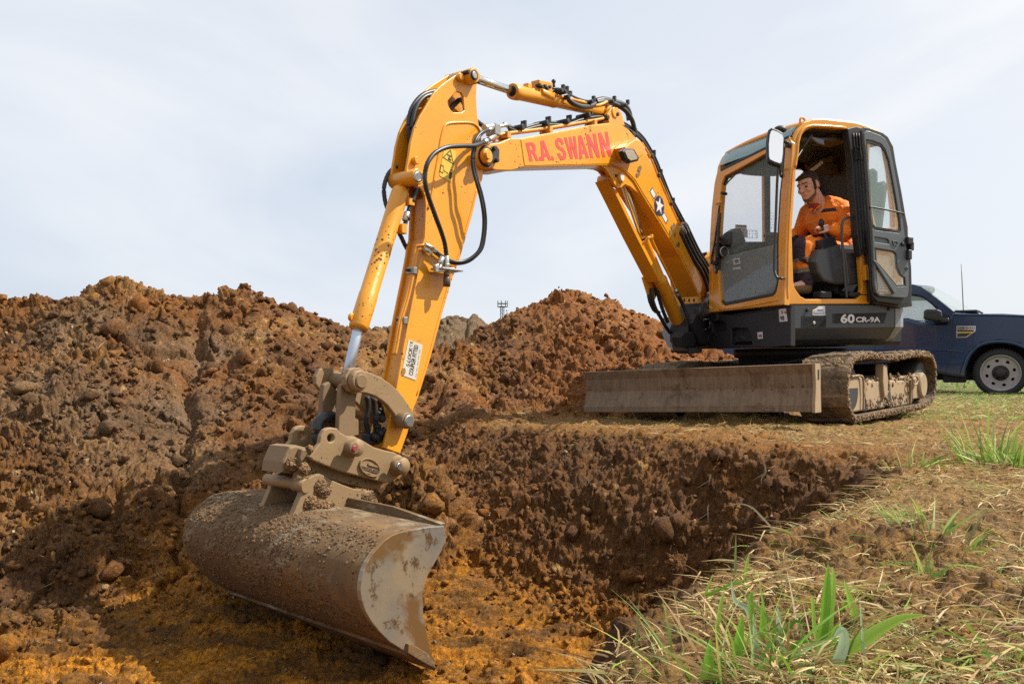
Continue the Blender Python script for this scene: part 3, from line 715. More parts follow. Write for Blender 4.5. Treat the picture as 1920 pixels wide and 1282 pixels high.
mb.box(B.hit(782, 318.5, -.01), B.a*.015, B.n*.008, Vector((0, 0, .005)), 1); mb.cyl(B.hit(780, 344, .01), B.hit(780, 352, -.02), .012, 8, 2)
mb.build('pin', [Y, M['black'], M['steel'], M['white']], arm)
# pipes up the front of the arm with their clamps
mb = MB()
mb.tube([B.hit(*p) for p in [(798, 459, -.02), (792, 460, -.02), (784, 461, -.035), (779, 466, -.045), (774, 504, -.045), (762, 556, -.045), (749, 601, -.045), (742, 640, -.045), (737, 665, -.045)]], .0085, 8)
mb.tube([B.hit(*p) for p in [(796, 468, -.02), (790, 467.5, -.02), (785, 469, -.03), (782, 474, -.036), (777, 504, -.036), (766, 556, -.036), (753, 601, -.036), (746, 640, -.036), (741, 665, -.036)]], .0085, 8)
mb.build('arm_pipe', [YD], arm)
for q in ((772, 508), (754, 601)):
    mb = MB(); mb.box(B.hit(q[0], q[1], -.05), B.a*.016, B.n*.032, Vector((0, 0, .02)), 0, .004); mb.cyl(B.hit(q[0]-3, q[1]-1, -.06)-B.a*.03, B.hit(q[0]-3, q[1]-1, -.06), .010, 6, 1); mb.build('pipe_clamp', [M['steel'], M['black']], arm)
# warning sign sticker on the arm
mb = MB()
mb.prism(B, [(834, 271), (856, 285), (846, 342.5), (824, 329)], -.027, -.031, bev=0)
tri = [(845, 280.6), (851.2, 309), (830.2, 295.6)]; mb.prism(B, tri, -.0258, -.03, [inner(tri, .82)], m=1, bev=0)
for q in ([(839, 289), (847, 293), (846.5, 295), (838.5, 291)], [(842, 294), (844, 295), (843, 300), (840, 298)], [(841, 297), (847, 300), (846, 302), (840, 299)],
          [(845, 317), (847.5, 318.5), (846.5, 321), (844, 319.5)], [(843, 321), (848, 324), (846.5, 330), (842, 327)], [(843, 327), (845, 328.5), (843.5, 335), (841.5, 333.5)], [(845.5, 329), (847, 330), (845.5, 336.5), (843.8, 335)],
          [(832.5, 320), (834.5, 319.5), (834.5, 323)], [(834, 321), (839, 324), (839, 325), (834, 322)], [(838.5, 322.5), (840.5, 326), (838.5, 326)]):
    mb.prism(B, q, -.0258, -.03, m=1, bev=0)
bk = [(827, 308.5), (832.5, 312), (830.5, 326), (825, 322.5)]; mb.prism(B, bk, -.0258, -.03, [inner(bk, .8)], m=1, bev=0)
mb.build('warning_sticker', [M['sticker'], M['ink']], arm)
# coupler sticker
mb = MB()
mb.prism(B, [(766, 636.5), (793, 646.5), (780, 713), (752.5, 702.6)], -.027, -.031, bev=0)
text_mesh('S-LOCK', [(768, 688), (774, 652), (767.5, 650), (761.5, 685.5)], B, -.0268, .001, .02, m=1, mb=mb)
text_mesh('COUPLER FITTED', [(774, 704), (784.5, 648), (777, 645.5), (766, 701.5)], B, -.0268, .001, .02, m=1, mb=mb)
text_mesh('CE', [(772, 650), (774.5, 640.5), (769.5, 639), (767.5, 649)], B, -.0268, .001, .0, m=1, mb=mb)
mb.prism(B, [(757+3.6*math.cos(a)-.8*math.sin(a), 696.5+7*math.sin(a)) for a in np.linspace(0, 6.28, 20)[:-1]], -.0258, -.03, m=2, bev=0)
for i in range(5):
    x0 = 786-i*.35; mb.prism(B, [(x0-1.2*i+1, 655+i*11), (x0-1.2*i+2.1, 655.5+i*11), (x0-1.2*i+.5, 663+i*11), (x0-1.2*i-.6, 662.5+i*11)], -.0258, -.03, m=3, bev=0)
mb.build('coupler_sticker', [paint('scuffed_white_vinyl', (.72, .68, .60), .6, .05, spots=.42), M['ink'], plain('brown_print', (.35, .19, .08)), plain('grey_print', (.4, .38, .36))], arm)
# hose bracket and couplings on the arm side
mb = MB()
mb.prism(B, [(817, 497), (823, 494), (826, 503), (852, 501), (861, 509.5), (856, 511), (835, 510), (818, 510)], .055, .03, bev=.004)
mb.box(B.hit(838, 506, .03), B.a*.09, B.n*.05, Vector((0, 0, .006)), 0, .003)
mb.tube([B.hit(829, 484, .04), B.hit(825, 492, .04), B.hit(822, 503, .02)], .019, 6, 0)
mb.cyl(B.hit(837, 484, .05), B.hit(837.4, 509, .05), .016, 16, 0); mb.cyl(B.hit(837, 494, .05), B.hit(837.2, 499, .05), .021, 6, 0)
mb.cyl(B.hit(837.3, 508, .05), B.hit(837.5, 519, .05), .017, 16, 1); mb.cyl(B.hit(837.5, 519, .05), B.hit(837.8, 537.5, .05), .0205, 18, 1)
mb.cyl(B.hit(797, 458.5, .0), B.hit(813, 466, .01), .0125, 10, 0); mb.cyl(B.hit(795, 467.5, .0), B.hit(810, 474, .01), .0125, 10, 0)
mb.build('hose_coupling', [M['zinc'], plain('bronzed_fitting', (.16, .11, .09), .4, .7)], arm)
W = [(909, 266, .05), (898, 270.5, .09), (887.5, 273.5, .11), (862.5, 274, .13), (840, 276, .14), (822.5, 282.5, .14), (810, 292.5, .14), (801, 307.5, .14), (797, 325, .13), (797.5, 345, .13), (802.5, 366, .12), (810, 387.5, .11), (820, 415, .10), (827, 434, .08), (833.5, 455, .06), (836.5, 474, .05), (837, 486, .05)]
hose(W, .0142, ridges=.011, ends=2)
W2 = [(918, 243, .02), (908, 246, .05), (900, 251, .06), (892, 262, .07), (888, 276, .07), (885, 297.5, .07), (887.5, 320, .07), (894, 345, .08), (900, 366, .08), (905, 391, .08), (907, 416, .07), (905, 444, .06), (899, 467.5, .05), (885, 482.5, .03), (868, 490, .01), (849, 490, .0), (830, 481, .0), (813, 468, .0)]
hose(W2, .0098, ends=2); hose([(x+(3.6 if i < 13 else 0), y+(0 if i < 13 else 3.4), o-.012) for i, (x, y, o) in enumerate(W2)], .0098)
mb = MB(); mb.cyl(B.hit(916, 262, .04), B.hit(928, 256, -.01), .017, 12); mb.cyl(B.hit(908, 240, .02), B.hit(932, 236, -.03), .021, 12); mb.cyl(B.hit(932, 238, -.05), B.hit(955, 234, -.07), .012, 10); mb.box(B.hit(925, 245, -.03), B.a*.03, B.n*.04, Vector((.0, 0, .035)), 1, .004)
mb.build('hose_fitting', [M['zinc'], M['steel']], ex)
hose([(745, 312, -.15), (733, 320, -.17), (725, 333, -.18), (720, 352, -.18), (721.5, 374, -.18), (727, 392, -.17), (740, 420, -.17), (752, 444, -.17), (763, 466, -.17), (775, 478, -.17)], .0135, ridges=.011)
hose([(820, 170, -.10), (806, 173, -.10), (792, 179, -.10), (779, 192, -.10), (770, 209, -.10), (766, 232, -.10), (768, 256, -.10), (772, 275, -.1), (778, 292, -.1)], .0145, ridges=.011)
hose([(822, 176, -.075), (808, 178, -.075), (795, 183, -.075), (784, 195, -.075), (777, 212, -.075), (773, 235, -.075), (774, 258, -.075), (778, 280, -.075)], .0145, ridges=.011)
hose([(840, 208, -.1), (852, 196, -.1), (866, 188, -.1), (880, 215, -.12), (905, 236, -.13), (920, 246, -.12)], .016)

# --- bucket cylinder ---
o = -.10
mb = MB(); a, b_ = B.hit(757-4, 352, o), B.hit(675-4, 617, o); d = (b_-a).normalized(); mb.lathe(a, d, [(0, -.0), (.03, -.01), (.05, .025), (.051, .05), (.051, (b_-a).length*.76), (.0535, (b_-a).length*.765), (.0535, (b_-a).length-.02), (.049, (b_-a).length), (0, (b_-a).length+.001)], 32)
mb.pin(B, 779, 334, -.06, -.14, .04, 20); mb.box((B.hit(779, 334, o)+a)/2, (a-B.hit(779, 334, o))*.6, B.n*.028, d.cross(B.n)*.032)
mb.cyl(B.hit(656, 594, -.12), B.hit(662, 595, -.1), .022, 12); mb.box(B.hit(747, 428, -.06)+B.a*.03, B.a*.022, B.n*.02, Vector((0, 0, .028)), 0, .004); mb.box(B.hit(768, 379, -.06), B.a*.024, B.n*.02, Vector((0, 0, .022)), 0, .004)
cyl_b = mb.build('bucket_cylinder', [YD], ex)
mb = MB(); mb.cyl(b_-d*.05, B.hit(650, 704, o), .0285, 24); mb.build('rod', [M['rodchrome']], cyl_b)
mb = MB(); mb.tube([B.hit(770, 378, -.06), B.hit(765, 400, -.06), B.hit(759, 422, -.06)], .0125, 10, 1); mb.cyl(B.hit(764, 398, -.06), B.hit(759, 414, -.06), .018, 10, 0); mb.cyl(B.hit(763, 407, -.06), B.hit(761.5, 411, -.06), .022, 10, 1); mb.tube([B.hit(782, 352, -.05), B.hit(777, 365, -.05), B.hit(773, 378, -.05)], .016, 10, 1)
mb.build('hose_fitting', [M['zinc'], M['black']], cyl_b)

# --- arm cylinder on top of the boom ---
o = -.075
a, b_ = B.hit(960, 171.5, o), B.hit(1150, 213, o); d = (b_-a).normalized(); Ln = (b_-a).length
mb = MB(); mb.lathe(a, d, [(.030, 0), (.05, 0), (.053, .012), (.053, .06), (.049, .07), (.049, Ln*.36), (.051, Ln*.365), (.051, Ln*.38), (.046, Ln*.385), (.046, Ln-.02), (.0, Ln)], 32)
mb.pin(B, 1154, 213, -.03, -.12, .045, 20)
mb.prism(B, [(1011, 149.5), (1036, 155), (1038, 177), (1013, 173)], -.03, -.10, bev=.004); mb.box(B.hit(989, 164, -.06), B.a*.022, B.n*.022, Vector((0, 0, .022)), 0, .003); mb.tube([B.hit(985, 170, -.05), B.hit(1000, 170, -.05), B.hit(1012, 168, -.05)], .015, 8)
mb.tube([B.hit(x, y, -.03) for x, y in [(1036, 176), (1046, 180), (1070, 186), (1100, 194), (1118, 198), (1130, 195), (1138, 192), (1140, 200)]], .0115, 8)
mb.cyl(B.hit(1013, 173, -.04), B.hit(1035, 182, -.04), .028, 14)
cyl_a = mb.build('arm_cylinder', [YD], ex)
mb = MB(); mb.cyl(B.hit(893, 148, -.1), a+d*.02, .0275, 24); mb.build('rod', [M['chrome']], cyl_a)
mb = MB(); mb.cyl(a-d*.003, a+d*.01, .036, 24)
for q in ((1014, 159), (1018, 162), (1024, 161), (1028, 165), (1033, 163)): mb.pin(B, q[0], q[1], -.01, -.05, .012, 8)
mb.cyl(B.hit(1038, 152, -.05), B.hit(1039, 168, -.05), .009, 8); mb.ball(B.hit(1038, 153, -.05), .016)
mb.build('valve_fitting', [M['black']], cyl_a)
hose([(1036, 166, -.03), (1046, 166, -.03), (1056, 169, -.03), (1064, 174, -.03), (1075, 181, -.04), (1090, 187, -.06), (1105, 190, -.06), (1118, 191, -.06)], .0075, parent=cyl_a)
hose([(1066, 187, .0), (1074, 194, .01), (1086, 199, .01), (1098, 200.5, .0), (1108, 199, -.02), (1116, 195, -.04)], .018, parent=cyl_a)
hose([(1116, 191, -.1), (1124, 189, -.1), (1133, 188, -.1), (1150, 192, -.1), (1165, 196, -.1), (1174, 203, -.1), (1179, 214, -.1), (1181, 226, -.1)], .027, parent=cyl_a)
hose([(1118, 193, -.05), (1130, 191, -.05), (1146, 193, -.05), (1160, 199, -.05), (1172, 207, -.05), (1179, 216, -.05), (1186, 228, -.05), (1190, 245, -.05), (1192, 258, -.05)], .019, parent=cyl_a)
for q in ((1068, 181), (1112, 190), (1151, 190), (1176, 197), (1055, 169), (1062, 172)):
    mb = MB(); mb.pin(B, q[0], q[1], .02, -.12, .016, 8); mb.box(B.hit(q[0]+1, q[1]-5, -.04), B.a*.01, B.n*.012, Vector((0, 0, .018))); mb.build('cable_tie', [M['black']], cyl_a)

# --- boom cylinder with its long guard ---
o = -.105
mb = MB(); a, b_ = B.hit(1205, 448, o), B.hit(1272, 606, o); d = (b_-a).normalized(); Ln = (b_-a).length
mb.lathe(a, d, [(.03, 0), (.045, 0), (.047, .02), (.047, Ln*.44), (.060, Ln*.46), (.062, Ln*.48), (.060, Ln*.5), (.060, Ln-.03), (.05, Ln), (0, Ln)], 28)
mb.tube([b_, B.hit(1277, 616, o), B.hit(1280, 626, o)], lambda t: .04-.015*t, 10)
mb.tube([B.hit(x, y, -.03) for x, y in [(1213, 446), (1221, 446), (1224, 455), (1240, 488), (1252, 511), (1262, 532), (1268, 546)]], .012, 8); mb.cyl(B.hit(1221, 440, -.03), B.hit(1221, 449, -.03), .017, 10)
cyl_l = mb.build('boom_cylinder', [YD], ex)
mb = MB(); mb.cyl(B.hit(1166, 336, o), a+d*.03, .026, 20); mb.build('rod', [M['chrome']], cyl_l)
mb = MB()
mb.prism(B, [(1141, 338), (1147, 337), (1150, 352), (1157, 357), (1198, 441), (1240, 524), (1236, 528), (1192, 442), (1152, 360)], -.055, -.18, bev=.003)
for q in ((1131, 346), (1137, 357)):
    c_ = B.hit(q[0]+3, q[1], -.12); mb.cyl(c_-B.a*.02, c_+B.a*.02, .013, 8, 1)
mb.prism(B, [(1206, 520), (1214, 514), (1238, 527), (1236, 545), (1226, 566), (1216, 552)], -.17, -.19)
mb.build('cylinder_guard', [YD, M['black_muddy']], cyl_l)
for P_ in ([(1222, 540, -.15), (1223, 558, -.15), (1229, 578, -.15), (1238, 594, -.15), (1248, 612, -.15), (1257, 624, -.15)], [(1231, 540, -.14), (1236, 560, -.14), (1243, 582, -.14), (1252, 604, -.14)], [(1216, 552, -.17), (1219, 566, -.17), (1227, 582, -.17), (1236, 586, -.17)]):
    hose(P_, .017, mat=M['black_muddy'], parent=cyl_l, ridges=.02)
hose([(1268, 546, -.02), (1273, 556, -.01), (1282, 575, .0), (1291, 598, .02), (1301, 620, .04), (1310, 632, .05)], .017, mat=M['black_muddy'], parent=cyl_l)
mb = MB(); mb.cyl(B.hit(1266, 542, -.03), B.hit(1272, 556, -.01), .019, 10); mb.build('hose_fitting', [M['steel']], cyl_l)

# --- linkage between arm and bucket ---
TN, TD = M['tan'], M['tan_dark']
ban = [(655, 692), (664, 688.5), (675, 689), (684, 695), (700, 700.5), (712.5, 706), (730, 717.5), (746, 731), (757.5, 745), (767.5, 760), (775, 774), (778, 788), (774, 800), (765, 804), (755, 800), (747.5, 792), (741, 777.5), (727.5, 760), (716, 750), (702.5, 742), (687.5, 737), (675, 735.5), (667.5, 738), (656, 733), (648, 721), (648, 706)]
mb = MB(); mb.prism(B, ban, .035, .0, bev=.006); mb.prism(B, ban, -.20, -.23, bev=.006, ref=.035)
link_ = mb.build('linkage', [TN], ex)
mb = MB()
mb.pin(B, 676, 713.5, .075, .03, .055, 28, 1); mb.pin(B, 679, 714.5, .085, .05, .038, 24, 2); mb.pin(B, 679, 714.5, .03, -.26, .040, 24, 2)
mb.pin(B, 679, 714.5, -.215, -.26, .062, 28, 1); mb.pin(B, 679, 714.5, -.13, -.19, .052, 28, 1); mb.pin(B, 679, 714.5, -.07, -.11, .05, 28, 2)
mb.build('pin', [TN, TN, TD, M['steel']], link_); mb = MB(); mb.pin(B, 765, 788, .09, .02, .044, 24, 2); mb.pin(B, 768.5, 789, .105, .08, .034, 24, 3); mb.pin(B, 765, 789, .02, -.24, .034, 20, 2)
mb.build('pin', [TN, TN, TD, M['steel']], link_)
mb = MB()
mb.prism(B, [(640, 722), (650, 716), (668, 736), (668, 742), (666, 812), (664, 838), (650, 842), (635, 832), (635, 806), (638, 742)], -.012, -.045, bev=.006)
mb.prism(B, [(640, 722), (650, 716), (668, 736), (668, 742), (666, 812), (664, 838), (650, 842), (635, 832), (635, 806), (638, 742)], -.15, -.185, bev=.006, ref=-.012)
mb.box(B.hit(650, 800, -.11), B.a*.03, B.n*.07, Vector((0, 0, .05)), 0, .01)
lk = mb.build('link_bar', [TD], link_)
# grease-black hoses hanging behind the link
for i, x0 in enumerate((688, 700, 712)):
    hose([(x0, 742+3*i, -.09), (x0+2, 765, -.1), (x0-2+5*i, 790, -.11), (x0+2+4*i, 812, -.12), (x0-2+2*i, 828, -.13)], .015, mat=M['black_muddy'], parent=link_, ridges=.018)
mb = MB(); mb.box(B.hit(697, 822, -.12), B.a*.05, B.n*.03, Vector((0, 0, .03)), 0, .006); mb.box(B.hit(712, 820, -.1), B.a*.04, B.n*.03, Vector((0, 0, .022)), 0, .006)
for k in range(16): mb.ball(B.hit(700+rng.random()*24, 765+rng.random()*55, -.05-.06*rng.random()), .010+.014*rng.random(), 0, 8)
mb.build('greasy_mud', [M['black_muddy']], link_)
hose([(642, 783, -.1), (632, 783, -.1), (618, 781, -.1), (605, 783, -.1), (597, 791, -.1), (593, 803, -.1), (594, 818, -.1), (600, 830, -.1)], .031, ridges=.026, name='bellows_hose', n=14)

# --- quick coupler ---
cp = [(608, 806), (614, 802), (622, 801), (633, 803), (639, 811), (650, 817), (665.6, 818), (680, 825), (701.6, 838), (722, 844), (740.6, 848), (751.6, 855), (756, 867.5), (754.7, 881.6), (745, 896), (733, 904), (722, 905), (703, 900), (656, 888), (634, 881.6), (609, 872), (587.5, 863), (580, 856), (590.6, 842.5), (600, 830), (602, 817.5)]
hc = [(620.6+6.6*math.cos(a), 821+7.6*math.sin(a)) for a in np.linspace(0, 2*math.pi, 18)[:-1]]
mb = MB(); mb.prism(B, cp, .03, -.0, [hc], bev=.007); mb.prism(B, cp, -.20, -.23, [hc], bev=.007, ref=.03)
mb.prism(B, [(586, 858), (562, 866), (556, 884), (575, 890), (606, 893), (640, 905), (690, 916), (712, 916), (720, 903), (656, 884), (610, 868)], -.035, -.17, bev=.006)
coup = mb.build('quick_coupler', [TN], ex)
mb = MB(); mb.prism(B, [(543, 837), (556, 834), (572, 838), (590, 842), (583, 856), (570, 870), (560, 880), (548, 888), (528, 886), (531, 866)], -.05, -.22, bev=.012)
mb.prism(B, [(566, 842), (576, 840), (582, 858), (566, 900), (556, 898)], -.02, -.06, bev=.01)
mb.build('hook_block', [TD], coup)
mb = MB()
for q, r_ in (((658, 838), .046), ((744, 872.5), .048)):
    mb.lathe(B.hit(*q, .025), B.n, [(r_*1.25, 0), (r_*1.1, .012), (r_, .02), (r_, .05), (r_*.92, .058), (0, .06)], 28, 0)
mb.pin(B, 665, 840, .115, .07, .032, 24, 1); mb.pin(B, 666.5, 840.5, .125, .1, .017, 8, 3); mb.pin(B, 665, 840, .02, -.25, .03, 16, 1)
mb.build('pin', [TN, TD, M['steel'], plain('red_grease', (.35, .06, .06), .3)], coup); mb = MB(); mb.pin(B, 748, 873.5, .11, .07, .030, 24, 1); mb.pin(B, 749.5, 874, .118, .1, .020, 8, 2)
mb.build('pin', [TN, TD, M['steel'], plain('red_grease', (.35, .06, .06), .3)], coup)
mb = MB(); E1 = [(694.5+19*math.cos(a)+2.5*math.sin(a), 876.3+17*math.sin(a)+3*math.cos(a)) for a in np.linspace(0, 2*math.pi, 40)[:-1]]
mb.prism(B, E1, .044, .028, [inner(E1, .9)], bev=.002); mb.prism(B, inner(E1, .92), .037, .028, bev=.001)
mb.prism(B, [(691, 868), (698, 870), (707, 873), (711, 877), (700, 874.5), (691, 872)], .044, .03, bev=.001); mb.prism(B, [(679, 880), (688, 884), (697, 887), (695, 889), (685, 887), (680, 884)], .044, .03, bev=.001)
mb.prism(B, [(676.5, 872), (710, 881.5), (711.5, 887), (706, 887), (678, 879)], .041, .03, m=0, bev=.001)
text_mesh('STRICKLAND', [(677.5, 878), (711, 887), (710.5, 881.5), (677, 872.5)], B, .0415, .002, .03, m=1, mb=mb)
mb.build('maker_badge', [TN, M['black_muddy']], coup)
# --- bucket ---
O1 = .68; BW = 1.35
prof = [(817.5, 1254), (790, 1239), (762.6, 1222.6), (731, 1203), (711, 1183), (696, 1164), (685, 1145), (678, 1125), (675.5, 1107), (677, 1089.4), (681, 1070), (688, 1054), (699, 1037), (711.7, 1023), (722, 1012), (735, 1003), (752, 997), (770.5, 993.5), (805.7, 987.6), (833, 985.6)]
edge = [(837, 1011), (825, 1038.5), (802, 1078), (792, 1113), (794, 1152), (803.7, 1203)]
P0 = [B.hit(x, y, O1) for x, y in prof]; VX = -B.n*BW+Vector((0, 0, .055))
nS = 70; V = []; F = []; rr = rng
for i in range(nS+1):
    for k, p in enumerate(P0): V.append(p+VX*(i/nS))
dense = cr(P0, 5); nP = len(dense); V = []; cen = sum(P0, Vector())/len(P0)
nrm = []
for k in range(nP):
    d_ = (dense[min(k+1, nP-1)]-dense[max(k-1, 0)]).normalized(); n_ = d_.cross(B.n).normalized()
    if n_.dot(dense[k]-cen) < 0: n_ = -n_
    nrm.append(n_)
grid = np.array([[list(dense[k]+VX*(i/nS)) for k in range(nP)] for i in range(nS+1)])
s_ = np.linspace(0, BW, nS+1)[:, None]*np.ones(nP); q_ = np.cumsum([0]+[(dense[k+1]-dense[k]).length for k in range(nP-1)])[None, :]*np.ones((nS+1, 1))
def shell_mb(thick=.018):
    F = [(i*nP+k, i*nP+k+1, (i+1)*nP+k+1, (i+1)*nP+k) for i in range(nS) for k in range(nP-1)]
    V = grid.reshape(-1, 3); N_ = np.tile(np.array([list(n) for n in nrm]), (nS+1, 1)); V2 = V-N_*thick; b = len(V)
    F2 = F+[tuple(b+j for j in f[::-1]) for f in F]
    for k in (0, nP-1): F2 += [(i*nP+k, (i+1)*nP+k, b+(i+1)*nP+k, b+i*nP+k) for i in range(nS)]
    return MB().add(np.concatenate([V, V2]), F2, 0, True)
t = NT('worn_bucket_steel')
w1 = t.noise(4, 8, .7, dist=.8); mp_ = t.n('ShaderNodeMapping'); mp_.inputs['Scale'].default_value = (3, 3, 40); mp_.inputs['Rotation'].default_value = (.3, .2, .6)
t.l(t.geo.outputs['Position'], mp_.inputs['Vector']); scr = t.noise(3, 6, .7, vec=mp_.outputs[0])
base = t.mix(t.ramp(scr, [(.45, 0), (.62, 1)]), (.16, .105, .052), (.42, .33, .21)); base = t.mix(t.ramp(w1, [(.42, 0), (.5, 1)]), base, (.16, .095, .042))
base = t.mix(t.ramp(t.noise(2.2, 5, .6), [(.52, 0), (.66, 1)]), base, (.25, .135, .045)); t.col(base)
t.set(Roughness=t.mix(t.ramp(w1, [(.42, 0), (.5, 1)]), (.5,)*3, (.95,)*3), Metallic=t.mix(t.ramp(w1, [(.42, 0), (.47, 1)]), (.35,)*3, (0,)*3)); t.bump(t.math('ADD', w1, t.math('MULTIPLY', t.noise(70, 6, .75), .35)), .8, .012)
M['bucket'] = t.mat
bucket = shell_mb().build('bucket', [M['bucket']], ex)
t = NT('scraped_end_plate'); mp_ = t.n('ShaderNodeMapping'); mp_.inputs['Scale'].default_value = (8, 8, 1.2); mp_.inputs['Rotation'].default_value = (0, .5, 0); t.l(t.geo.outputs['Position'], mp_.inputs['Vector'])
s1 = t.noise(3, 7, .65, dist=.3); base = t.mix(t.ramp(t.noise(2.6, 5, .6), [(.4, 0), (.6, 1)]), (.34, .31, .27), (.50, .39, .25))
base = t.mix(t.ramp(s1, [(.50, 0), (.57, 1)]), base, (.30, .17, .07)); base = t.mix(t.ramp(t.noise(9, 8, .75), [(.54, 0), (.60, 1)]), base, (.19, .115, .055)); t.col(base)
t.set(Roughness=.38, Metallic=.45); t.bump(s1, .3, .004); M['endplate'] = t.mat
end = prof+edge
mb = MB(); mb.prism(B, end, O1+.012, O1-.012, bev=.003)
mb.build('end_plate', [M['endplate']], bucket)
mb = MB(); V0 = [B.hit(x, y, O1-.01)+VX for x, y in end]; mb.add(V0+[v-B.n*.02 for v in V0], [tuple(range(len(end))), tuple(range(len(end), 2*len(end)))[::-1]]+[(i, (i+1) % len(end), (i+1) % len(end)+len(end), i+len(end)) for i in range(len(end))])
mb.build('end_plate', [M['bucket']], bucket)
mb = MB()   # cutting edge
le = [(768, 1206), (776, 1207), (803, 1222), (819.5, 1250), (816, 1255), (790, 1242), (765, 1226)]; L0 = [B.hit(x, y, O1+.02) for x, y in [(765, 1219), (804, 1243), (820, 1254), (815, 1257), (790, 1245), (763, 1228)]]
mb.loft([L0, [p+VX*1.02 for p in L0]]); mb.prism(B, [(766, 1207), (773, 1206), (804, 1226), (815, 1244), (819, 1254), (798, 1244), (765, 1224)], O1+.03, O1+.005, bev=.004)
mb.build('cutting_edge', [M['bucket']], bucket)
# carrying ears welded on the back, and the top stiffener
ear = [(590, 890), (600, 888), (611, 893), (623, 900), (644, 909), (664, 916), (687, 917.5), (696, 924), (702, 941), (694, 950), (690, 1000), (560, 1020), (545, 975), (552, 960), (566, 928), (570, 908), (580, 896)]
mb = MB(); mb.prism(B, ear, .02, -.02, bev=.005)
mb.prism(B, ear, -.235, -.265, bev=.005, ref=.02)
mb.tube([B.hit(552, 907, -.05), B.hit(575, 911, .03)], .034, 14); mb.pin(B, 569, 908, -.0, -.3, .03, 14); mb.pin(B, 690, 930, .03, -.28, .03, 16)
mb.build('mounting_ear', [TN], bucket)
mb = MB(); mb.prism(B, [(497, 962), (502, 937), (517, 906), (526, 889), (540, 883), (556, 890), (556, 915), (546, 940), (544, 972), (520, 975)], -.26, -.285, bev=.004); mb.build('mounting_ear', [M['black_muddy']], bucket)
mb = MB()   # upright stiffener along the mouth
q0 = B.hit(834, 985, O1); q1 = q0+VX*.98; hh = Vector((0, 0, .045)); mb.loft([[q0+B.a*.004, q0-B.a*.03, q0-B.a*.03+hh*.25, q0+B.a*.004+hh*.25], [q0.lerp(q1, .25)+B.a*.004, q0.lerp(q1, .25)-B.a*.03, q0.lerp(q1, .25)-B.a*.02+hh, q0.lerp(q1, .25)+hh], [q1+B.a*.004, q1-B.a*.03, q1-B.a*.02+hh, q1+hh]])
mb.build('top_stiffener', [M['bucket']], bucket)
# mud caked on the bucket back
mudm = NT('caked_mud'); at_ = mudm.n('ShaderNodeAttribute'); at_.attribute_name = 'soil'; v1_ = mudm.n('ShaderNodeVectorMath', operation='SCALE'); mudm.l(at_.outputs['Color'], v1_.inputs[0]); mudm.l(mudm.math('ADD', mudm.math('MULTIPLY', mudm.noise(70, 7, .75), 1.2), .35), v1_.inputs['Scale']); mudm.l(v1_.outputs[0], mudm.b.inputs['Base Color'])
mudm.set(Roughness=.92); mudm.bump(mudm.noise(60, 8, .75), .9, .015); M['caked'] = mudm.mat
def lumps_at(P, N, r, col, name, parent, flat=.6, mat=None):
    VV = []; FF = []; CC = []; b = 0
    for i in range(len(P)):
        V_, F_ = PRO[i % 6]; n_ = Vector(N[i]).normalized(); q = n_.to_track_quat('Z', 'Y').to_matrix(); a_ = rng.random()*6.28
        A_ = np.array(q)@np.array([[math.cos(a_), -math.sin(a_), 0], [math.sin(a_), math.cos(a_), 0], [0, 0, 1]])
        s3 = r[i]*(.7+.6*rng.random(3)); s3[2] *= flat
        VV.append((V_*s3)@A_.T+np.array(P[i])); FF.append(F_+b); b += len(V_)
        cc = np.array(col)*(.55+.9*rng.random()); CC.append(np.tile(cc, (len(V_), 1)))
    return new_mesh(name, np.concatenate(VV), np.concatenate(FF), mat or M['caked'], parent, smooth=None, colors=np.clip(np.concatenate(CC), 0, 1))
P_, N_, r_ = [], [], []
for j in range(26000):
    i, k = rng.integers(0, nS), rng.integers(0, nP-1)
    g = fbm(np.array([s_[i, k]]), np.array([q_[i, k]]), .35, 3, 33)[0]; kk = k/nP
    dens = 1.2*math.exp(-((kk-.66-.06*math.sin(i*.13))/.11)**2)+.35*(g > .05)+.10
    if kk > .86: dens *= .5
    if rng.random() < dens*(.35+1.2*max(0, g+.3)) and len(P_) < 5200:
        P_.append(list(grid[i, k]+(grid[i+1, k]-grid[i, k])*rng.random()+(grid[i, k+1]-grid[i, k])*rng.random())); N_.append(list(nrm[k])); r_.append(.002+.0065*rng.random()**3)
lumps_at(P_, N_, r_, (.25, .145, .065), 'caked_mud', bucket, .7)['kind'] = 'stuff'
P_, N_, r_ = [], [], []
for (px, py, rad_, n_) in [(px_, py_, r__, int(n__*1.8)) for px_, py_, r__, n__ in [(606, 915, 15, 260), (585, 945, 14, 160), (692, 935, 13, 150), (615, 955, 16, 120), (570, 880, 9, 80), (548, 870, 11, 90), (640, 965, 14, 90), (690, 955, 10, 70), (580, 842, 5, 30)]]:
    for j in range(n_):
        a_ = rng.random()*6.28; rr_ = rad_*math.sqrt(rng.random()); P_.append(list(B.hit(px+rr_*math.cos(a_), py+rr_*math.sin(a_)*1.1, .02+.03*(1-rr_/rad_)*rng.random()+(-.05 if px < 560 else 0)))); N_.append(list(B.n)); r_.append(.003+.007*rng.random()**2)
lumps_at(P_, N_, r_, (.28, .165, .075), 'caked_mud', coup, .9)['kind'] = 'stuff'
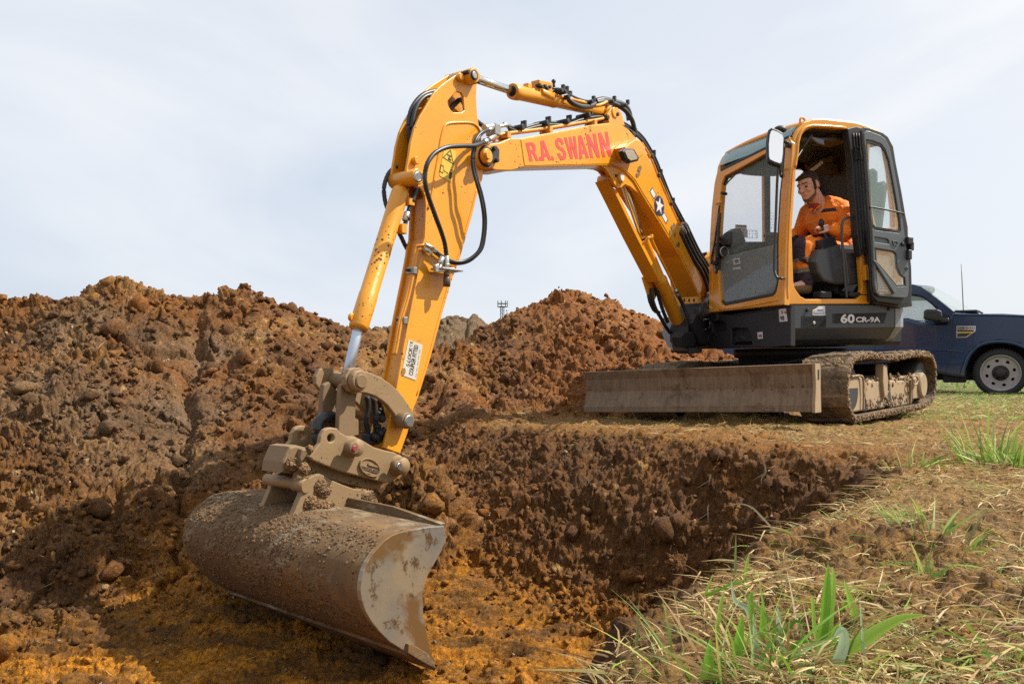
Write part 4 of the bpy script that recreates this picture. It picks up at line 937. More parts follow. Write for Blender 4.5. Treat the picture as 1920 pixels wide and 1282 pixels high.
# ---------------- cab and upper body ----------------
DK = M['black']
inter = plain('cab_trim', (.035, .035, .038), .55); inter2 = plain('cab_trim_brown', (.11, .095, .075), .6)
def glass(name, tint, rough=.02, alpha=.25, dirt=0):
    t = NT(name); t.col(tint); t.set(Roughness=rough, Alpha=alpha); t.b.inputs['Specular IOR Level'].default_value = .5
    if dirt:
        s = t.ramp(t.noise(60, 5, .7), [(.60, 0), (.63, 1)]); s2 = t.ramp(t.noise(22, 6, .8), [(.60, 0), (.66, 1)]); s = t.math('MAXIMUM', s, s2)
        t.col(t.mix(s, tint, (.30, .22, .14))); t.set(Alpha=t.mix(s, (alpha,)*3, (.85,)*3), Roughness=t.mix(s, (rough,)*3, (.9,)*3))
    return t.mat
M['glass'] = glass('clear_glass', (.62, .80, .78), .02, .10); M['glass_roof'] = glass('roof_glass', (.45, .66, .68), .05, .55)
M['glass_low'] = glass('dirty_lower_glass', (.34, .43, .46), .04, .50, 1); M['glass_door'] = glass('door_glass', (.55, .74, .73), .03, .28)
opening = [(1530, 239), (1589, 243), (1599, 300), (1601, 350), (1605, 385), (1608, 440), (1613, 481), (1617, 540), (1613, 554), (1607, 560), (1511, 560.5), (1501, 555), (1491, 541), (1488, 530), (1486, 477), (1485, 432), (1488, 370), (1491, 320), (1495, 300), (1499, 270), (1504, 253), (1511, 245), (1521, 240.5)]
side_o = [(1470, 571), (1471, 500), (1474, 440), (1479, 360), (1484, 290), (1488, 262), (1496, 243), (1508, 229), (1524, 223.5), (1545, 223), (1603, 229.5), (1625, 236), (1650, 247), (1668, 264), (1676, 290), (1684, 350), (1690, 420), (1693, 569)]
rearwin = [(1632, 262), (1650, 266), (1660, 276), (1668, 320), (1676, 400), (1676, 425), (1645, 430), (1637, 400), (1630, 320)]
mb = MB(); mb.prism(S, side_o, 0, -.05, [opening, rearwin], bev=.008)
# raised outer flange round the door opening
fl = [(1497, 320), (1501, 295), (1503, 272), (1507, 258), (1514, 248), (1524, 243.5), (1540, 242.5), (1592, 246)]
mb.tube([S.hit(x-7, y-6, .002) for x, y in fl], .014, 8)
mb.tube([S.hit(x, y, .002) for x, y in [(1477, 560), (1478, 480), (1480, 420), (1484, 360), (1487, 310)]], .006, 6)
cab = mb.build('cab_frame', [Y], ex)
# far side frame: window openings on the other wall
fo = -CW+.04
far_o = [S.hit(x, y, 0)-NV*(CW-.04) for x, y in side_o]
def farpx(pts): return pts
mb = MB()
S2 = Plane(S.p-NV*(CW-.04), S.n)
fu = [((p-S2.p).dot(S2.a), (p-S2.p).dot(S2.u)) for p in far_o]
w1_ = [S2.uv(*q) for q in [(1354, 327), (1400, 322), (1433, 324), (1434, 454), (1349, 454), (1350, 380)]]
w2_ = [S2.uv(*q) for q in [(1443, 322), (1500, 317), (1510, 318), (1514, 330), (1513, 430), (1508, 452), (1443, 453)]]
mb.prism(S2, fu, 0, -.04, [w1_, w2_], bev=.004, world=True)
mb.build('far_side_frame', [Y], cab)
mb = MB()  # black trim inside the far wall
fin = [((p-S2.p).dot(S2.a), (p-S2.p).dot(S2.u)) for p in [S.hit(x, y, 0)-NV*(CW-.04) for x, y in [(1477, 566), (1480, 440), (1490, 290), (1500, 250), (1520, 232), (1600, 236), (1650, 255), (1668, 290), (1686, 566)]]]
mb.prism(S2, fin, .012, .001, [w1_, w2_], bev=.002, world=True); mb.build('inner_trim', [inter], cab)
mb = MB(); mb.prism(S2, w1_, -.015, -.021, bev=0, world=True); mb.prism(S2, w2_, -.015, -.021, bev=0, world=True); fg = mb.build('side_window', [M['glass']], cab)
mb = MB()   # notices stuck on the far window
mb.prism(S2, [(1379, 421), (1400, 422), (1401, 445), (1394, 446), (1380, 444)], .004, .0, m=0, bev=0); mb.prism(S2, [(1381, 422), (1399, 423), (1399, 426), (1381, 425)], .006, .0, m=1, bev=0)
for k in range(4): mb.prism(S2, [(1381, 428+k*4), (1398, 429+k*4), (1398, 430+k*4), (1381, 429+k*4)], .006, 0, m=1, bev=0)
lab = [(1401, 431), (1420, 432), (1420, 447), (1401, 446)]; mb.prism(S2, lab, .004, .0, [inner(lab, .93)], m=2, bev=0)
for i in range(3):
    for j in range(3): mb.box(S2.hit(1405+i*5.5, 434+j*4.5, .006), S2.a*.004, S2.n*.001, Vector((0, 0, .003+.002*((i+j) % 2))), 2)
for i in range(3):
    for j in range(6): mb.box(S2.hit(1443+i*3.2, 400+j*5.5, .006), S2.a*.003, S2.n*.001, Vector((0, 0, .005-.002*((i+j) % 3))), 2)
mb.build('notice', [M['white'], plain('dark_red_print', (.3, .07, .08)), M['ink']], fg)
# roof skin, front part glass
pr = [(1484, 262), (1487, 254), (1492, 244), (1500, 233.5), (1510, 227), (1524, 223), (1545, 222.5), (1603, 229), (1625, 235.5), (1650, 246.5), (1668, 263.5)]
r0 = [S.hit(x, y, -.01) for x, y in pr]
def skin(pts, o0, o1, th, mats, name, crown=.035):
    mb = MB(); rows = []; K = 8
    for k in range(K+1):
        t_ = k/K; cr_ = crown*4*t_*(1-t_); rows.append([p-NV*(o0+(o1-o0)*t_)+Vector((0, 0, cr_)) for p in pts])
    n_ = len(pts); V = [p for r in rows for p in r]; V += [p-Vector((0, 0, th)) for p in V]; b = (K+1)*n_
    F = [(i*n_+j, i*n_+j+1, (i+1)*n_+j+1, (i+1)*n_+j) for i in range(K) for j in range(n_-1)]; F2 = [tuple(b+q for q in f[::-1]) for f in F]
    for i in range(K):
        for j in (0, n_-1): F2.append((i*n_+j, (i+1)*n_+j, b+(i+1)*n_+j, b+i*n_+j))
    for i in (0, K):
        for j in range(n_-1): F2.append((i*n_+j, i*n_+j+1, b+i*n_+j+1, b+i*n_+j))
    mb.add(V, F+F2, 0, True); return mb.build(name, mats, cab)
skin(r0[3:], 0, CW-.02, .03, [Y], 'roof', .03)
skin(r0[:5], .03, CW-.05, .006, [M['glass_roof']], 'roof_window', .0)
# headlining
hl = [S.hit(x, y, -.02) for x, y in [(1512, 243), (1530, 239), (1600, 244), (1650, 262)]]
o = skin(hl, .02, CW-.06, .012, [inter], 'headlining', .0)
mb = MB()
for k in range(7):
    a_ = S.hit(1500+k*4, 262, -.12-.11*k); b__ = S.hit(1606, 262, -.12-.11*k); mb.box((a_+b__)/2-Vector((0, 0, .02*k*.3)), (b__-a_)/2, NV*.02, Vector((0, 0, .012)), 1 if k % 3 == 0 else 0, .004)
mb.box(S.hit(1558, 262, -.25)+Vector((0, 0, -.01)), AL*.10, NV*.12, Vector((0, 0, .02)), 2, .006)
mb.prism(S, [(1518, 255), (1545, 262), (1546, 272), (1534, 268)], -.06, -.08, m=3)
mb.box(S.hit(1545, 316, -.65), AL*.14, NV*.04, Vector((0, 0, .05)), 1, .01)
mb.build('ceiling_console', [inter, inter2, plain('olive_trim', (.16, .14, .07)), plain('blue_grey_visor', (.20, .22, .30))], cab)
mb = MB(); mb.box(S.hit(1531, 312, -.55), Vector((.045, .0, .035)), Vector((0, .03, 0)), Vector((-.008, 0, .014)), 0, .004); mb.build('ceiling_lamp', [plain('lamp_diffuser', (.8, .8, .75), .3)], cab)
mb = MB(); mb.cyl(S.hit(1522, 252, -.04), S.hit(1505, 279, -.04), .010, 10, 0); mb.cyl(S.hit(1505, 279, -.04), S.hit(1495, 296, -.04), .006, 10, 1); mb.build('gas_strut', [DK, M['chrome']], cab)
# windscreen frame
xo = lambda pts: pts
fo_ = [(1329, 586), (1329, 500), (1331, 440), (1334, 390), (1339, 345), (1343, 327), (1350, 317), (1400, 293.5), (1440, 274), (1478, 255), (1485, 268), (1484, 290), (1479, 360), (1474, 440), (1471, 500), (1470, 571)]
fh_up = [(1345, 482), (1346, 440), (1349, 390), (1353, 345), (1358, 331), (1400, 308), (1437, 287), (1466, 272), (1472, 278), (1468, 325), (1464, 360), (1460, 430), (1459, 455)]
fh = fh_up+[(1459, 529), (1455, 548), (1449, 555), (1358, 573), (1351, 568), (1349, 545), (1347, 517)]
mb = MB(); mb.prism(FR, fo_, .006, -.05, [fh], bev=.007)
mb.tube([FR.hit(x, y, .006) for x, y in [(1349, 580), (1400, 574), (1460, 562)]], .007, 6)
mb.prism(FR, [(1340, 370.5), (1350, 368), (1351, 380), (1341, 383)], .02, .0); wf = mb.build('windscreen_frame', [Y], cab)
mb = MB(); mb.prism(FR, fh, -.012, -.045, [inner([(a, b) for a, b in fh], .955)], bev=.004); mb.prism(FR, [(1350, 317), (1478, 254), (1478, 258), (1351, 321)], .012, -.03, bev=.003); mb.build('window_seal', [DK], wf)
mb = MB(); mb.prism(FR, [(x, y) for x, y in fh_up], -.028, -.034, bev=0); mb.build('upper_windscreen', [M['glass']], wf)
mb = MB(); mb.prism(FR, [(1345, 483), (1459, 456), (1459, 529), (1455, 550), (1449, 556), (1357, 573.5), (1350, 568), (1348, 545)], -.020, -.026, bev=0); lw = mb.build('lower_windscreen', [M['glass_low']], wf)
mb = MB(); q4 = [(1374, 485.5), (1387, 483), (1388, 495), (1375, 497)]; mb.prism(FR, q4, -.017, -.02, [inner(q4, .55)], bev=0); mb.prism(FR, [(1374, 502), (1388, 500), (1388, 505), (1374, 506)], -.017, -.02, bev=0)
mb.build('sticker', [plain('pale_print', (.5, .6, .6))], lw)
mb = MB()   # wiper and its arm
mb.tube([FR.hit(x, y, .03) for x, y in [(1349, 385), (1345, 420), (1340, 455), (1335, 480), (1334, 495)]], .009, 6); mb.tube([FR.hit(x, y, .045) for x, y in [(1350, 400), (1347, 440), (1344, 475), (1346, 484)]], .013, 6)
mb.pin(FR, 1337, 493, .05, .0, .02, 10); mb.pin(FR, 1352, 362, .04, -.02, .014, 8); mb.tube([FR.hit(1353, 361, -.1), FR.hit(1362, 345, -.2), FR.hit(1384, 322, -.28)], .008, 6)
mb.build('wiper', [DK], wf)
mb = MB(); mb.prism(FR, [(1334, 499), (1341, 498), (1342, 509), (1335, 510.5)], .009, .0, bev=0); mb.build('sticker', [plain('mottled_sticker', (.45, .35, .33))], wf)
# lifting eyes
mb = MB()
for q in ((1504, 224), ):
    mb.tube([S.hit(1500.5, 231, -.04), S.hit(1500.5, 224, -.04), S.hit(1504, 221, -.04), S.hit(1508, 224, -.04), S.hit(1510, 229, -.04)], .009, 8)
pf = S2
mb.tube([pf.hit(1359.5, 304, -.0), pf.hit(1359.5, 297, -.0), pf.hit(1362.5, 294, -.0), pf.hit(1366, 297, -.0), pf.hit(1367, 302, -.0)], .009, 8)
mb.build('lifting_eye', [Y], cab)
# door pillar, seals and hinges
mb = MB(); mb.prism(S, [(1589, 241), (1606, 237), (1616, 240), (1620, 300), (1624, 350), (1630, 440), (1634, 520), (1636, 566), (1631, 566), (1628, 500), (1625, 472), (1614, 481), (1608, 440), (1604, 385), (1600, 350), (1598, 300)], .03, -.04, bev=.006)
for k in range(3): mb.tube([S.hit(x+k*5, y, .03) for x, y in [(1600, 250), (1604, 300), (1607, 350), (1612, 420), (1616, 470)]], .006, 6)
mb.prism(S, [(1604, 275), (1611, 275), (1613, 300), (1606, 300)], .055, .0, bev=.004)
mb.build('door_pillar', [DK], cab)
mb = MB(); mb.prism(S, [(1622, 497), (1628, 497), (1630, 525), (1624, 525)], .045, .0, bev=.006); mb.tube([S.hit(1625, 474, .02), S.hit(1628, 510, .02), S.hit(1631, 560, .02)], .007, 6); mb.build('hinge', [Y], cab)
# --- open door ---
D = S; do = .13
dout = [(1616, 262), (1615, 244), (1620, 238.5), (1630, 240), (1655, 249), (1665, 256.5), (1675, 275), (1680, 306), (1691, 362), (1697.5, 401), (1702.5, 426), (1703, 446), (1706, 470), (1709, 502), (1710, 545), (1709, 562), (1704, 570), (1690, 571), (1645, 564.5), (1637, 556), (1633, 540), (1630, 465), (1627, 395), (1623.5, 320)]
w_up = [(1624, 262), (1636, 264), (1652, 270), (1660, 280), (1667, 300), (1678, 359), (1684, 395), (1688, 415), (1689, 432), (1686, 437), (1642, 431), (1636, 425), (1633, 395), (1630, 345), (1627, 310)]
w_lo = [(1640, 465), (1676, 471), (1681, 476), (1683, 502), (1690, 516), (1697, 520.5), (1698.5, 536), (1682, 537), (1642, 489)]
w_tr = [(1643, 497), (1676, 549), (1672, 551.5), (1650, 549), (1645.5, 545)]
mb = MB(); mb.prism(D, dout, do-.03, do-.05, [w_up, w_lo, w_tr], bev=.006); door = mb.build('door', [DK], ex)
dg = [(1621, 268), (1620, 250), (1624, 245), (1632, 246), (1652, 254), (1661, 261), (1669, 278), (1675, 308), (1685, 362), (1691, 400), (1694, 424), (1697, 446), (1701, 470), (1704, 502), (1704, 545), (1702, 556), (1697, 559), (1650, 555), (1643, 548), (1640, 535), (1637, 465), (1633, 395), (1628, 320)]
def shrink_out(poly, hole, k): return [(h[0]+(0)*k, h[1]) for h in hole]
rec = [(1640, 444), (1664, 448), (1667.5, 452), (1667, 457.5), (1641, 453.5)]
mb = MB(); mb.prism(D, dg, do, do-.03, [w_up, w_lo, w_tr, rec], bev=.006)
sq = [(1674, 451), (1683, 452), (1685, 457), (1683, 461), (1676, 459.5)]; mb.prism(D, sq, do+.008, do-.01, [inner(sq, .7)], bev=.002)
mb.cyl(D.hit(1700, 503, do+.012), D.hit(1700, 503, do-.01), .014, 10); mb.prism(D, [(1639, 489), (1643, 488), (1681, 547), (1677, 550)], do+.016, do-.01, bev=.004)
mb.prism(D, rec, do-.012, do-.03, bev=.002); mb.build('door_panel', [M['door_grey']], door)
mb = MB()
for h in (w_up, w_lo, w_tr): mb.prism(D, h, do-.012, do-.017, bev=0)
dw = mb.build('door_window', [M['glass_door']], door)
mb = MB()
for h in (w_up, w_lo): mb.prism(D, [(x, y) for x, y in h], do-.004, do-.014, [inner(h, .93)], bev=.002)
mb.build('window_seal', [DK], door)
mb = MB(); mb.tube([D.hit(1631, 391, do+.0), D.hit(1631, 388.5, do+.03), D.hit(1636, 388.5, do+.03), D.hit(1665, 394, do+.03), D.hit(1692, 400, do+.03), D.hit(1694, 402, do)], .0075, 8); mb.build('handle', [DK], door)
mb = MB(); mb.box(D.hit(1702, 452, do), AL*.03, NV*.035, Vector((0, 0, .03)), 0, .006); mb.box(D.hit(1707, 462, do), AL*.018, NV*.025, Vector((0, 0, .035)), 0, .005); mb.box(D.hit(1692, 458, do), AL*.02, NV*.02, Vector((0, 0, .014)), 0, .004); mb.box(D.hit(1702, 478, do), AL*.02, NV*.03, Vector((0, 0, .04)), 0, .006)
mb.build('latch', [DK], door)
mb = MB(); mb.prism(D, [(1643.5, 510), (1653, 511.5), (1668, 534), (1668, 547), (1647, 546)], do-.008, do-.012, bev=0)
for k in range(6): mb.prism(D, [(1646, 517+k*4.6), (1652+k*2.4, 518+k*4.6), (1652+k*2.4, 519+k*4.6), (1646, 518+k*4.6)], do-.006, do-.01, m=1, bev=0)
mb.build('notice', [plain('paper', (.62, .6, .55)), plain('grey_print2', (.35, .35, .35))], dw)
mb = MB(); mb.prism(S, [(1636, 560), (1700, 566), (1709, 560), (1711, 574), (1690, 577), (1640, 569)], .05, -.02, bev=.006); mb.build('door_sill', [DK], ex)
# --- mirror ---
MP = Plane(at(1455, 275, 6.5), (.12, -1, .10))
mo = [(1447.5, 239), (1458, 242.5), (1469, 249), (1471.5, 255), (1470, 290), (1467.5, 309), (1464, 312), (1452, 308), (1442, 303), (1440, 297), (1439.5, 270), (1441.5, 250), (1444, 241.5)]
mb = MB(); mb.prism(MP, mo, .0, -.05, bev=.012); mb.ball(MP.hit(1463, 243, -.05), .05, 0, 16, (1, .7, .6))
mb.tube([MP.hit(1471, 265, -.03), MP.hit(1476, 268, -.0), FR.hit(1482, 270, .05), FR.hit(1483, 270, .0)], .013, 8); mb.box(FR.hit(1478, 272, .03), NV*.02, FR.n*.02, Vector((0, 0, .02)), 0, .004); mb.tube([MP.hit(1462, 311, -.02), FR.hit(1461, 316, .04), FR.hit(1464, 330, .02), FR.hit(1468, 332, 0)], .010, 8)
mir = mb.build('mirror', [DK], ex)
t = NT('mirror_glass'); t.col((.9, .9, .9)); t.set(Metallic=1.0, Roughness=.01); M['mirror'] = t.mat
MB().prism(MP, inner(mo, .85), .003, -.002, bev=0).build('mirror_glass', [M['mirror']], mir)
mb = MB(); mb.tube([FR.hit(*p) for p in [(1459, 312, .10), (1457, 345, .10), (1455, 400, .10), (1453, 450, .10), (1452, 500, .10), (1453.5, 513, .10), (1458, 521, .09), (1466, 522, .06), (1471, 522, .0)]], .0105, 10); mb.build('grab_rail', [M['rubber']], ex)
mb = MB(); mb.tube([S.hit(*p) for p in [(1612, 407, -.02), (1600, 406.5, -.02), (1589, 408, -.02), (1581, 414, -.02), (1578.5, 424, -.02), (1579, 450, -.02), (1582, 500, -.03), (1587, 551, -.04), (1588, 558, -.04)]], .0115, 10); mb.build('grab_rail', [plain('slate_rail', (.07, .085, .10), .35)], ex)
# --- interior ---
rw = Plane(S.hit(1690, 500, 0), (-.9207, -.3903, 0), NV)      # rear wall
zt, zb = S.hit(1650, 262, 0).z, .97
mb = MB(); a0_ = rw.p.copy(); a0_.z = 0
def vbox(p, q, w_, z0, z1, m=0, bev=0): 
    p = Vector((p[0], p[1], 0)); q = Vector((q[0], q[1], 0)); d_ = (q-p); nn = Vector((-d_.y, d_.x, 0)).normalized()
    mb.box((p+q)/2+Vector((0, 0, (z0+z1)/2)), d_/2, nn*w_/2, Vector((0, 0, (z1-z0)/2)), m, bev)
p_far = a0_-NV*(CW-.06); vbox(a0_-NV*.02-AL*.02, p_far-AL*.02, .03, zb, zb+.45)
mb.build('rear_wall', [inter], cab)
rl_ = [S.hit(x, y, -.01)-AL*.01 for x, y in [(1660, 257), (1669, 266), (1676, 292), (1684, 350), (1690, 420), (1692, 470)]]
skin(rl_, .28, CW-.03, .02, [inter], 'rear_wall', .0)
mb = MB(); fl0 = S.hit(1475, 568, -.03); fl1 = S.hit(1688, 566, -.03); mb.box((fl0+fl1)/2-NV*(CW/2-.04), (fl1-fl0)/2, NV*(CW/2-.02), Vector((0, 0, .015)), 0, .004)
mb.box(S.hit(1604, 553, -.05)-NV*.02, AL*.10, NV*.07, Vector((0, 0, .02)), 1, .015); mb.box(S.hit(1542, 554, -.1), AL*.06, NV*.05, Vector((0, 0, .03)), 1, .01)
mb.build('cab_floor', [inter, M['black_muddy']], cab)
mb = MB(); sc_ = S.hit(1572, 475, -.42); up = Vector((0, 0, 1))
mb.box(sc_+up*-.02, AL*.24, NV*.24, up*.06, 0, .04); mb.box(sc_+AL*.27+up*.30, AL*.06+up*.02, NV*.23, up*.32-AL*-.05, 0, .045); mb.box(sc_+AL*.31+up*.66, AL*.045, NV*.13, up*.09, 0, .035); mb.box(sc_-up*.22, AL*.20, NV*.18, up*.15, 1, .02)
mb.build('seat', [plain('seat_cloth', (.028, .028, .03), .9), inter], ex)
mb = MB(); mb.prism(S, [(1536, 467), (1548, 465), (1577, 457), (1583, 480), (1586, 515), (1590, 532), (1566, 533), (1545, 527), (1534, 511), (1529, 490)], -.10, -.24, bev=.02)
mb.prism(S, [(1584, 472), (1609, 473), (1612, 532), (1590, 534)], -.08, -.26, m=0, bev=.012); mb.prism(S, [(1596, 495), (1609, 496), (1610, 501), (1596, 500)], -.07, -.1, m=1, bev=.003)
mb.build('side_console', [plain('console_plastic', (.075, .08, .092), .33), inter], ex)
mb = MB()
for k in range(6): t_ = k/5; mb.prism(S, [(1541-1*t_+2, 467-t_*18), (1572-6*t_, 459-t_*16), (1573-6*t_, 462-t_*16), (1541, 471-t_*18)], -.11-.01*t_, -.23+.01*t_, bev=.008)
mb.tube([S.hit(1553, 452, -.17), S.hit(1545, 436, -.2), S.hit(1541, 424, -.22)], .012, 8); mb.ball(S.hit(1540, 418, -.22), .032, 0, 14, (.8, .8, 1.1))
mb.build('joystick', [DK], ex)
mb = MB(); mb.tube([S.hit(1501, 485, -.2), S.hit(1506, 487, -.2), S.hit(1513, 493, -.2), S.hit(1520, 500, -.2), S.hit(1535, 520, -.2), S.hit(1546, 533, -.2)], .009, 8); mb.tube([S.hit(1500, 485, -.2), S.hit(1506, 487, -.2), S.hit(1510, 490, -.2)], .017, 8); mb.cyl(S.hit(1514, 494, -.2), S.hit(1520, 501, -.2), .017, 8); mb.build('control_lever', [DK], ex)
mb = MB()
dq = Plane(S2.p+NV*.1, S2.n)
lump = [(1365, 447), (1370, 435), (1382, 427), (1391, 427), (1396, 440), (1401, 452), (1394, 459), (1374, 464), (1366, 457)]; mb.prism(dq, lump, .1, -.02, bev=.03)
mb.pin(dq, 1358, 472, .03, -.04, .045, 24, 0); mb.lathe(dq.hit(1358, 472, .032), dq.n, [(.043, 0), (.047, .004), (.043, .008)], 28, 1); mb.ball(dq.hit(1355, 447, 0), .035, 0, 12, (1, 1, .7))
mb.prism(dq, [(1346, 455), (1520, 456), (1520, 560), (1346, 600)], -.03, -.07, m=0, bev=.003)
mb.tube([S.hit(1461, 446, -.55), S.hit(1445, 438, -.58), S.hit(1432, 443, -.6)], .012, 8); mb.box(S.hit(1447, 440, -.58), AL*.05, NV*.03, up*.018, 0, .006); mb.box(S.hit(1450, 455, -.6), AL*.03, NV*.04, up*.08, 0, .01)
mb.tube([FR.hit(1380, 320, -.25), FR.hit(1400, 326, -.25), FR.hit(1450, 328, -.2), FR.hit(1464, 322, -.1)], .012, 8); mb.prism(FR, [(1394, 318), (1402, 325), (1452, 328), (1456, 315), (1440, 313), (1410, 318)], -.20, -.23, m=0, bev=.004)
mb.build('dashboard', [inter, M['white']], ex)
# --- lower body ---
up = Vector((0, 0, 1))
def zl(s_): return .0+.028*s_
corner = S.hit(1482, 600, 0); corner.z = 0
def along(t_, inn=0): return corner+AL*t_-NV*inn
def section(p, inw, tz, s_in=1.0):
    t_ = (p-corner).dot(AL); z_t, z_c, z_b = .948+zl(t_), .765+zl(t_), .628+zl(t_)
    i2 = inw*.16*s_in
    return [p+up*z_t, p+inw*.0+up*z_c, p+i2*.45+up*(z_b+.045), p+i2+up*z_b, p+inw*.35+up*z_b, p+inw*.35+up*z_t]
tR = (S.hit(1677, 600, 0)-S.hit(1482, 600, 0)).length
rings = [section(along(t_), -NV, 0) for t_ in np.linspace(0, tR, 12)]
mb = MB(); mb.loft(rings); sp = mb.build('side_panel', [M['grey_panel']], ex)
path = []
for t_, i_, an in [(tR+.012, 0, 90), (tR+.07, .0, 80), (tR+.12, .02, 60), (tR+.165, .06, 40), (tR+.19, .13, 20), (tR+.205, .3, 6), (tR+.22, .6, 2), (tR+.23, .92, 0), (tR+.22, 1.25, -2), (tR+.205, 1.55, -6), (tR+.17, 1.72, -40), (tR+.1, 1.8, -80), (tR-.2, 1.82, -90), (0, 1.82, -90)]:
    inw = -(NV*math.sin(R(an))+AL*math.cos(R(an))); path.append(section(along(t_, i_), inw, 0))
mb = MB(); mb.loft(path); mb.build('counterweight', [M['light_grey']], ex)
mb = MB(); pc = corner+AL*.68-NV*.92; mb.box(pc+up*.80, AL*.66, NV*.80, up*.15, 0, .03); mb.build('body_core', [DK], ex)
fp = [(1482, 572), (1430, 580.5), (1376, 590.5), (1337, 588.5), (1329, 594), (1325, 640), (1330, 652), (1410, 650.5), (1440, 651.5), (1482, 648)]
h1_ = [(1334, 603), (1355, 602), (1361, 607), (1361, 621), (1336, 623)]; h2_ = [(1371, 617), (1378, 614.5), (1401, 615.5), (1407, 624), (1410, 646.5), (1371, 647)]
mb = MB(); mb.prism(G, fp, .02, -.03, [h1_, h2_], bev=.006); mb.prism(G, [(1376, 589.5), (1482, 571), (1482, 573.5), (1376, 592)], .03, .0, bev=.004); fpo = mb.build('front_panel', [M['black_muddy']], ex)
mb = MB(); mb.prism(G, [(1460, 580), (1473, 578), (1476, 602), (1461.5, 603.5)], .024, .018, bev=0)
text_mesh('98', [(1463, 601.5), (1471, 600.5), (1470, 591.5), (1462.5, 592.5)], G, .0245, .001, .03, m=1, mb=mb); mb.prism(G, [(1464.5, 582.5), (1467.5, 582), (1468, 588), (1465, 588.5)], .026, .02, m=2, bev=0); mb.prism(G, [(1470, 584), (1474, 583), (1475, 587), (1471, 588)], .026, .02, m=2, bev=0)
mb.build('number_sticker', [M['white'], M['ink'], plain('faded_red', (.4, .16, .14))], fpo); mb = MB()
mb.prism(G, [(1420, 623), (1429, 622), (1430, 634.5), (1421, 635.5)], .024, .018, bev=0); mb.prism(G, [(1422, 627), (1428, 626.5), (1428.5, 632), (1422.5, 632.5)], .026, .02, m=2, bev=0)
mb.build('small_sticker', [M['white'], M['ink'], plain('faded_red2', (.4, .16, .14))], fpo)
# details of the side panel
mb = MB(); ad = [(1504, 592.5), (1549, 592.5), (1550, 600), (1548.5, 613.5), (1503.5, 614)]; mb.prism(S, ad, .004, -.001, [inner(ad, .965)], bev=.001, m=0)
rc = [(1562, 588), (1664, 586), (1658, 605.5), (1562, 606)]; mb.prism(S, rc, .004, -.001, [inner(rc, .97)], bev=.001); mb.pin(S, 1516, 581, .015, 0, .014, 12, 0); mb.pin(S, 1669, 579, .015, 0, .014, 12, 0)
mb.build('panel_trim', [DK], sp)
mb = MB(); mb.pin(S, 1527, 605, .008, 0, .0125, 16, 0); mb.pin(S, 1527, 605, .010, 0, .006, 8, 1); mb.build('lock', [M['white'], M['steel']], sp)
mb = MB(); mb.prism(S, [(1523.5, 591), (1547.5, 591), (1547, 573.5), (1535, 574), (1530, 578.5), (1524, 581)], .003, -.001, bev=0, m=0)
mb.prism(S, [(1525, 585.5), (1546, 585), (1546, 586), (1525, 586.5)], .0045, 0, bev=0, m=1); mb.prism(S, [(1525, 588), (1546, 587.5), (1546, 588.5), (1525, 589)], .0045, 0, bev=0, m=1)
text_mesh('DIGGER', [(1526, 583), (1545, 583), (1545, 579.5), (1526, 579.5)], S, .003, .0012, .01, m=2, mb=mb) if False else None
mb.prism(S, [(1526, 583.5), (1532, 583), (1532, 581), (1526, 581.5)], .0045, 0, bev=0, m=3); mb.prism(S, [(1533, 583), (1544, 583), (1544, 580), (1533, 580)], .0045, 0, bev=0, m=1)
mb.build('dealer_sticker', [M['white'], plain('blue_print', (.15, .2, .45)), M['ink'], M['sticker']], sp)
mb = MB(); text_mesh('60', [(1575.6, 605.8), (1602, 605.8), (1602, 588.5), (1575.6, 588.5)], S, .004, .003, .035, mb=mb); text_mesh('CR-9A', [(1604, 604.2), (1650, 604.2), (1650, 594), (1604, 594)], S, .004, .003, .03, mb=mb)
mb.build('lettering', [M['white']], sp)
# engine cover beyond the boom foot
mb = MB(); S3 = Plane(S.p-NV*1.25, S.n); mb.prism(S3, [(1309, 486), (1320, 476), (1333, 470), (1420, 468), (1440, 590), (1318, 600), (1310, 520)], .0, -.5, bev=.04); mb.prism(S3, [(1300, 482), (1326, 472), (1327, 476), (1313, 490), (1304, 500)], .04, -.4, m=1, bev=.01)
mb.build('engine_cover', [YD, DK], ex)
# --- swing post, swing cylinder, turntable ---
mb = MB()
mb.prism(B, [(1290, 612), (1298, 590), (1304, 578), (1318, 574), (1330, 580), (1336, 600), (1340, 625), (1334, 645), (1318, 650), (1300, 650), (1290, 640)], .02, -.16, bev=.012)
mb.prism(B, [(1276, 632), (1284, 622), (1300, 622), (1306, 640), (1300, 651), (1280, 650)], .06, -.03, bev=.01)
mb.prism(B, [(1284, 640), (1290, 651), (1318, 651), (1316, 662), (1296, 663), (1288, 657)], .0, -.14, m=1, bev=.01)
mb.prism(B, [(1314, 568), (1330, 568), (1334, 577), (1308, 579)], .0, -.2, m=0, bev=.01)
mb.prism(B, [(1306, 588), (1318, 612), (1330, 616), (1352, 622), (1358, 634), (1357, 646), (1330, 648), (1314, 644), (1306, 628), (1298, 606)], .07, .03, m=0, bev=.008)
for k in range(4): a_ = B.hit(1283+k*9, 566, -.03-.04*k); mb.tube([a_, a_+up*.03], .008, 6)
mb.build('swing_post', [M['black_muddy'], paint('mud_grey_steel', (.16, .14, .12), .7, .3, spots=.4)], ex)
mb = MB(); mb.cyl(G.hit(1336, 634, -.02), G.hit(1404, 635, -.06), .030, 18, 0); mb.cyl(G.hit(1392, 634, -.05), G.hit(1406, 634, -.06), .04, 18, 0); mb.lathe(B.hit(1333, 635, .075), B.n, [(.045, -.03), (.048, 0), (.03, .0), (.028, -.03)], 20, 0); mb.cyl(G.hit(1336, 612, -.06), G.hit(1358, 611, -.06), .018, 12, 0); mb.cyl(G.hit(1334, 616, -.1), G.hit(1359, 617, -.1), .012, 12, 0)
mb.build('swing_cylinder', [M['black_muddy']], ex)
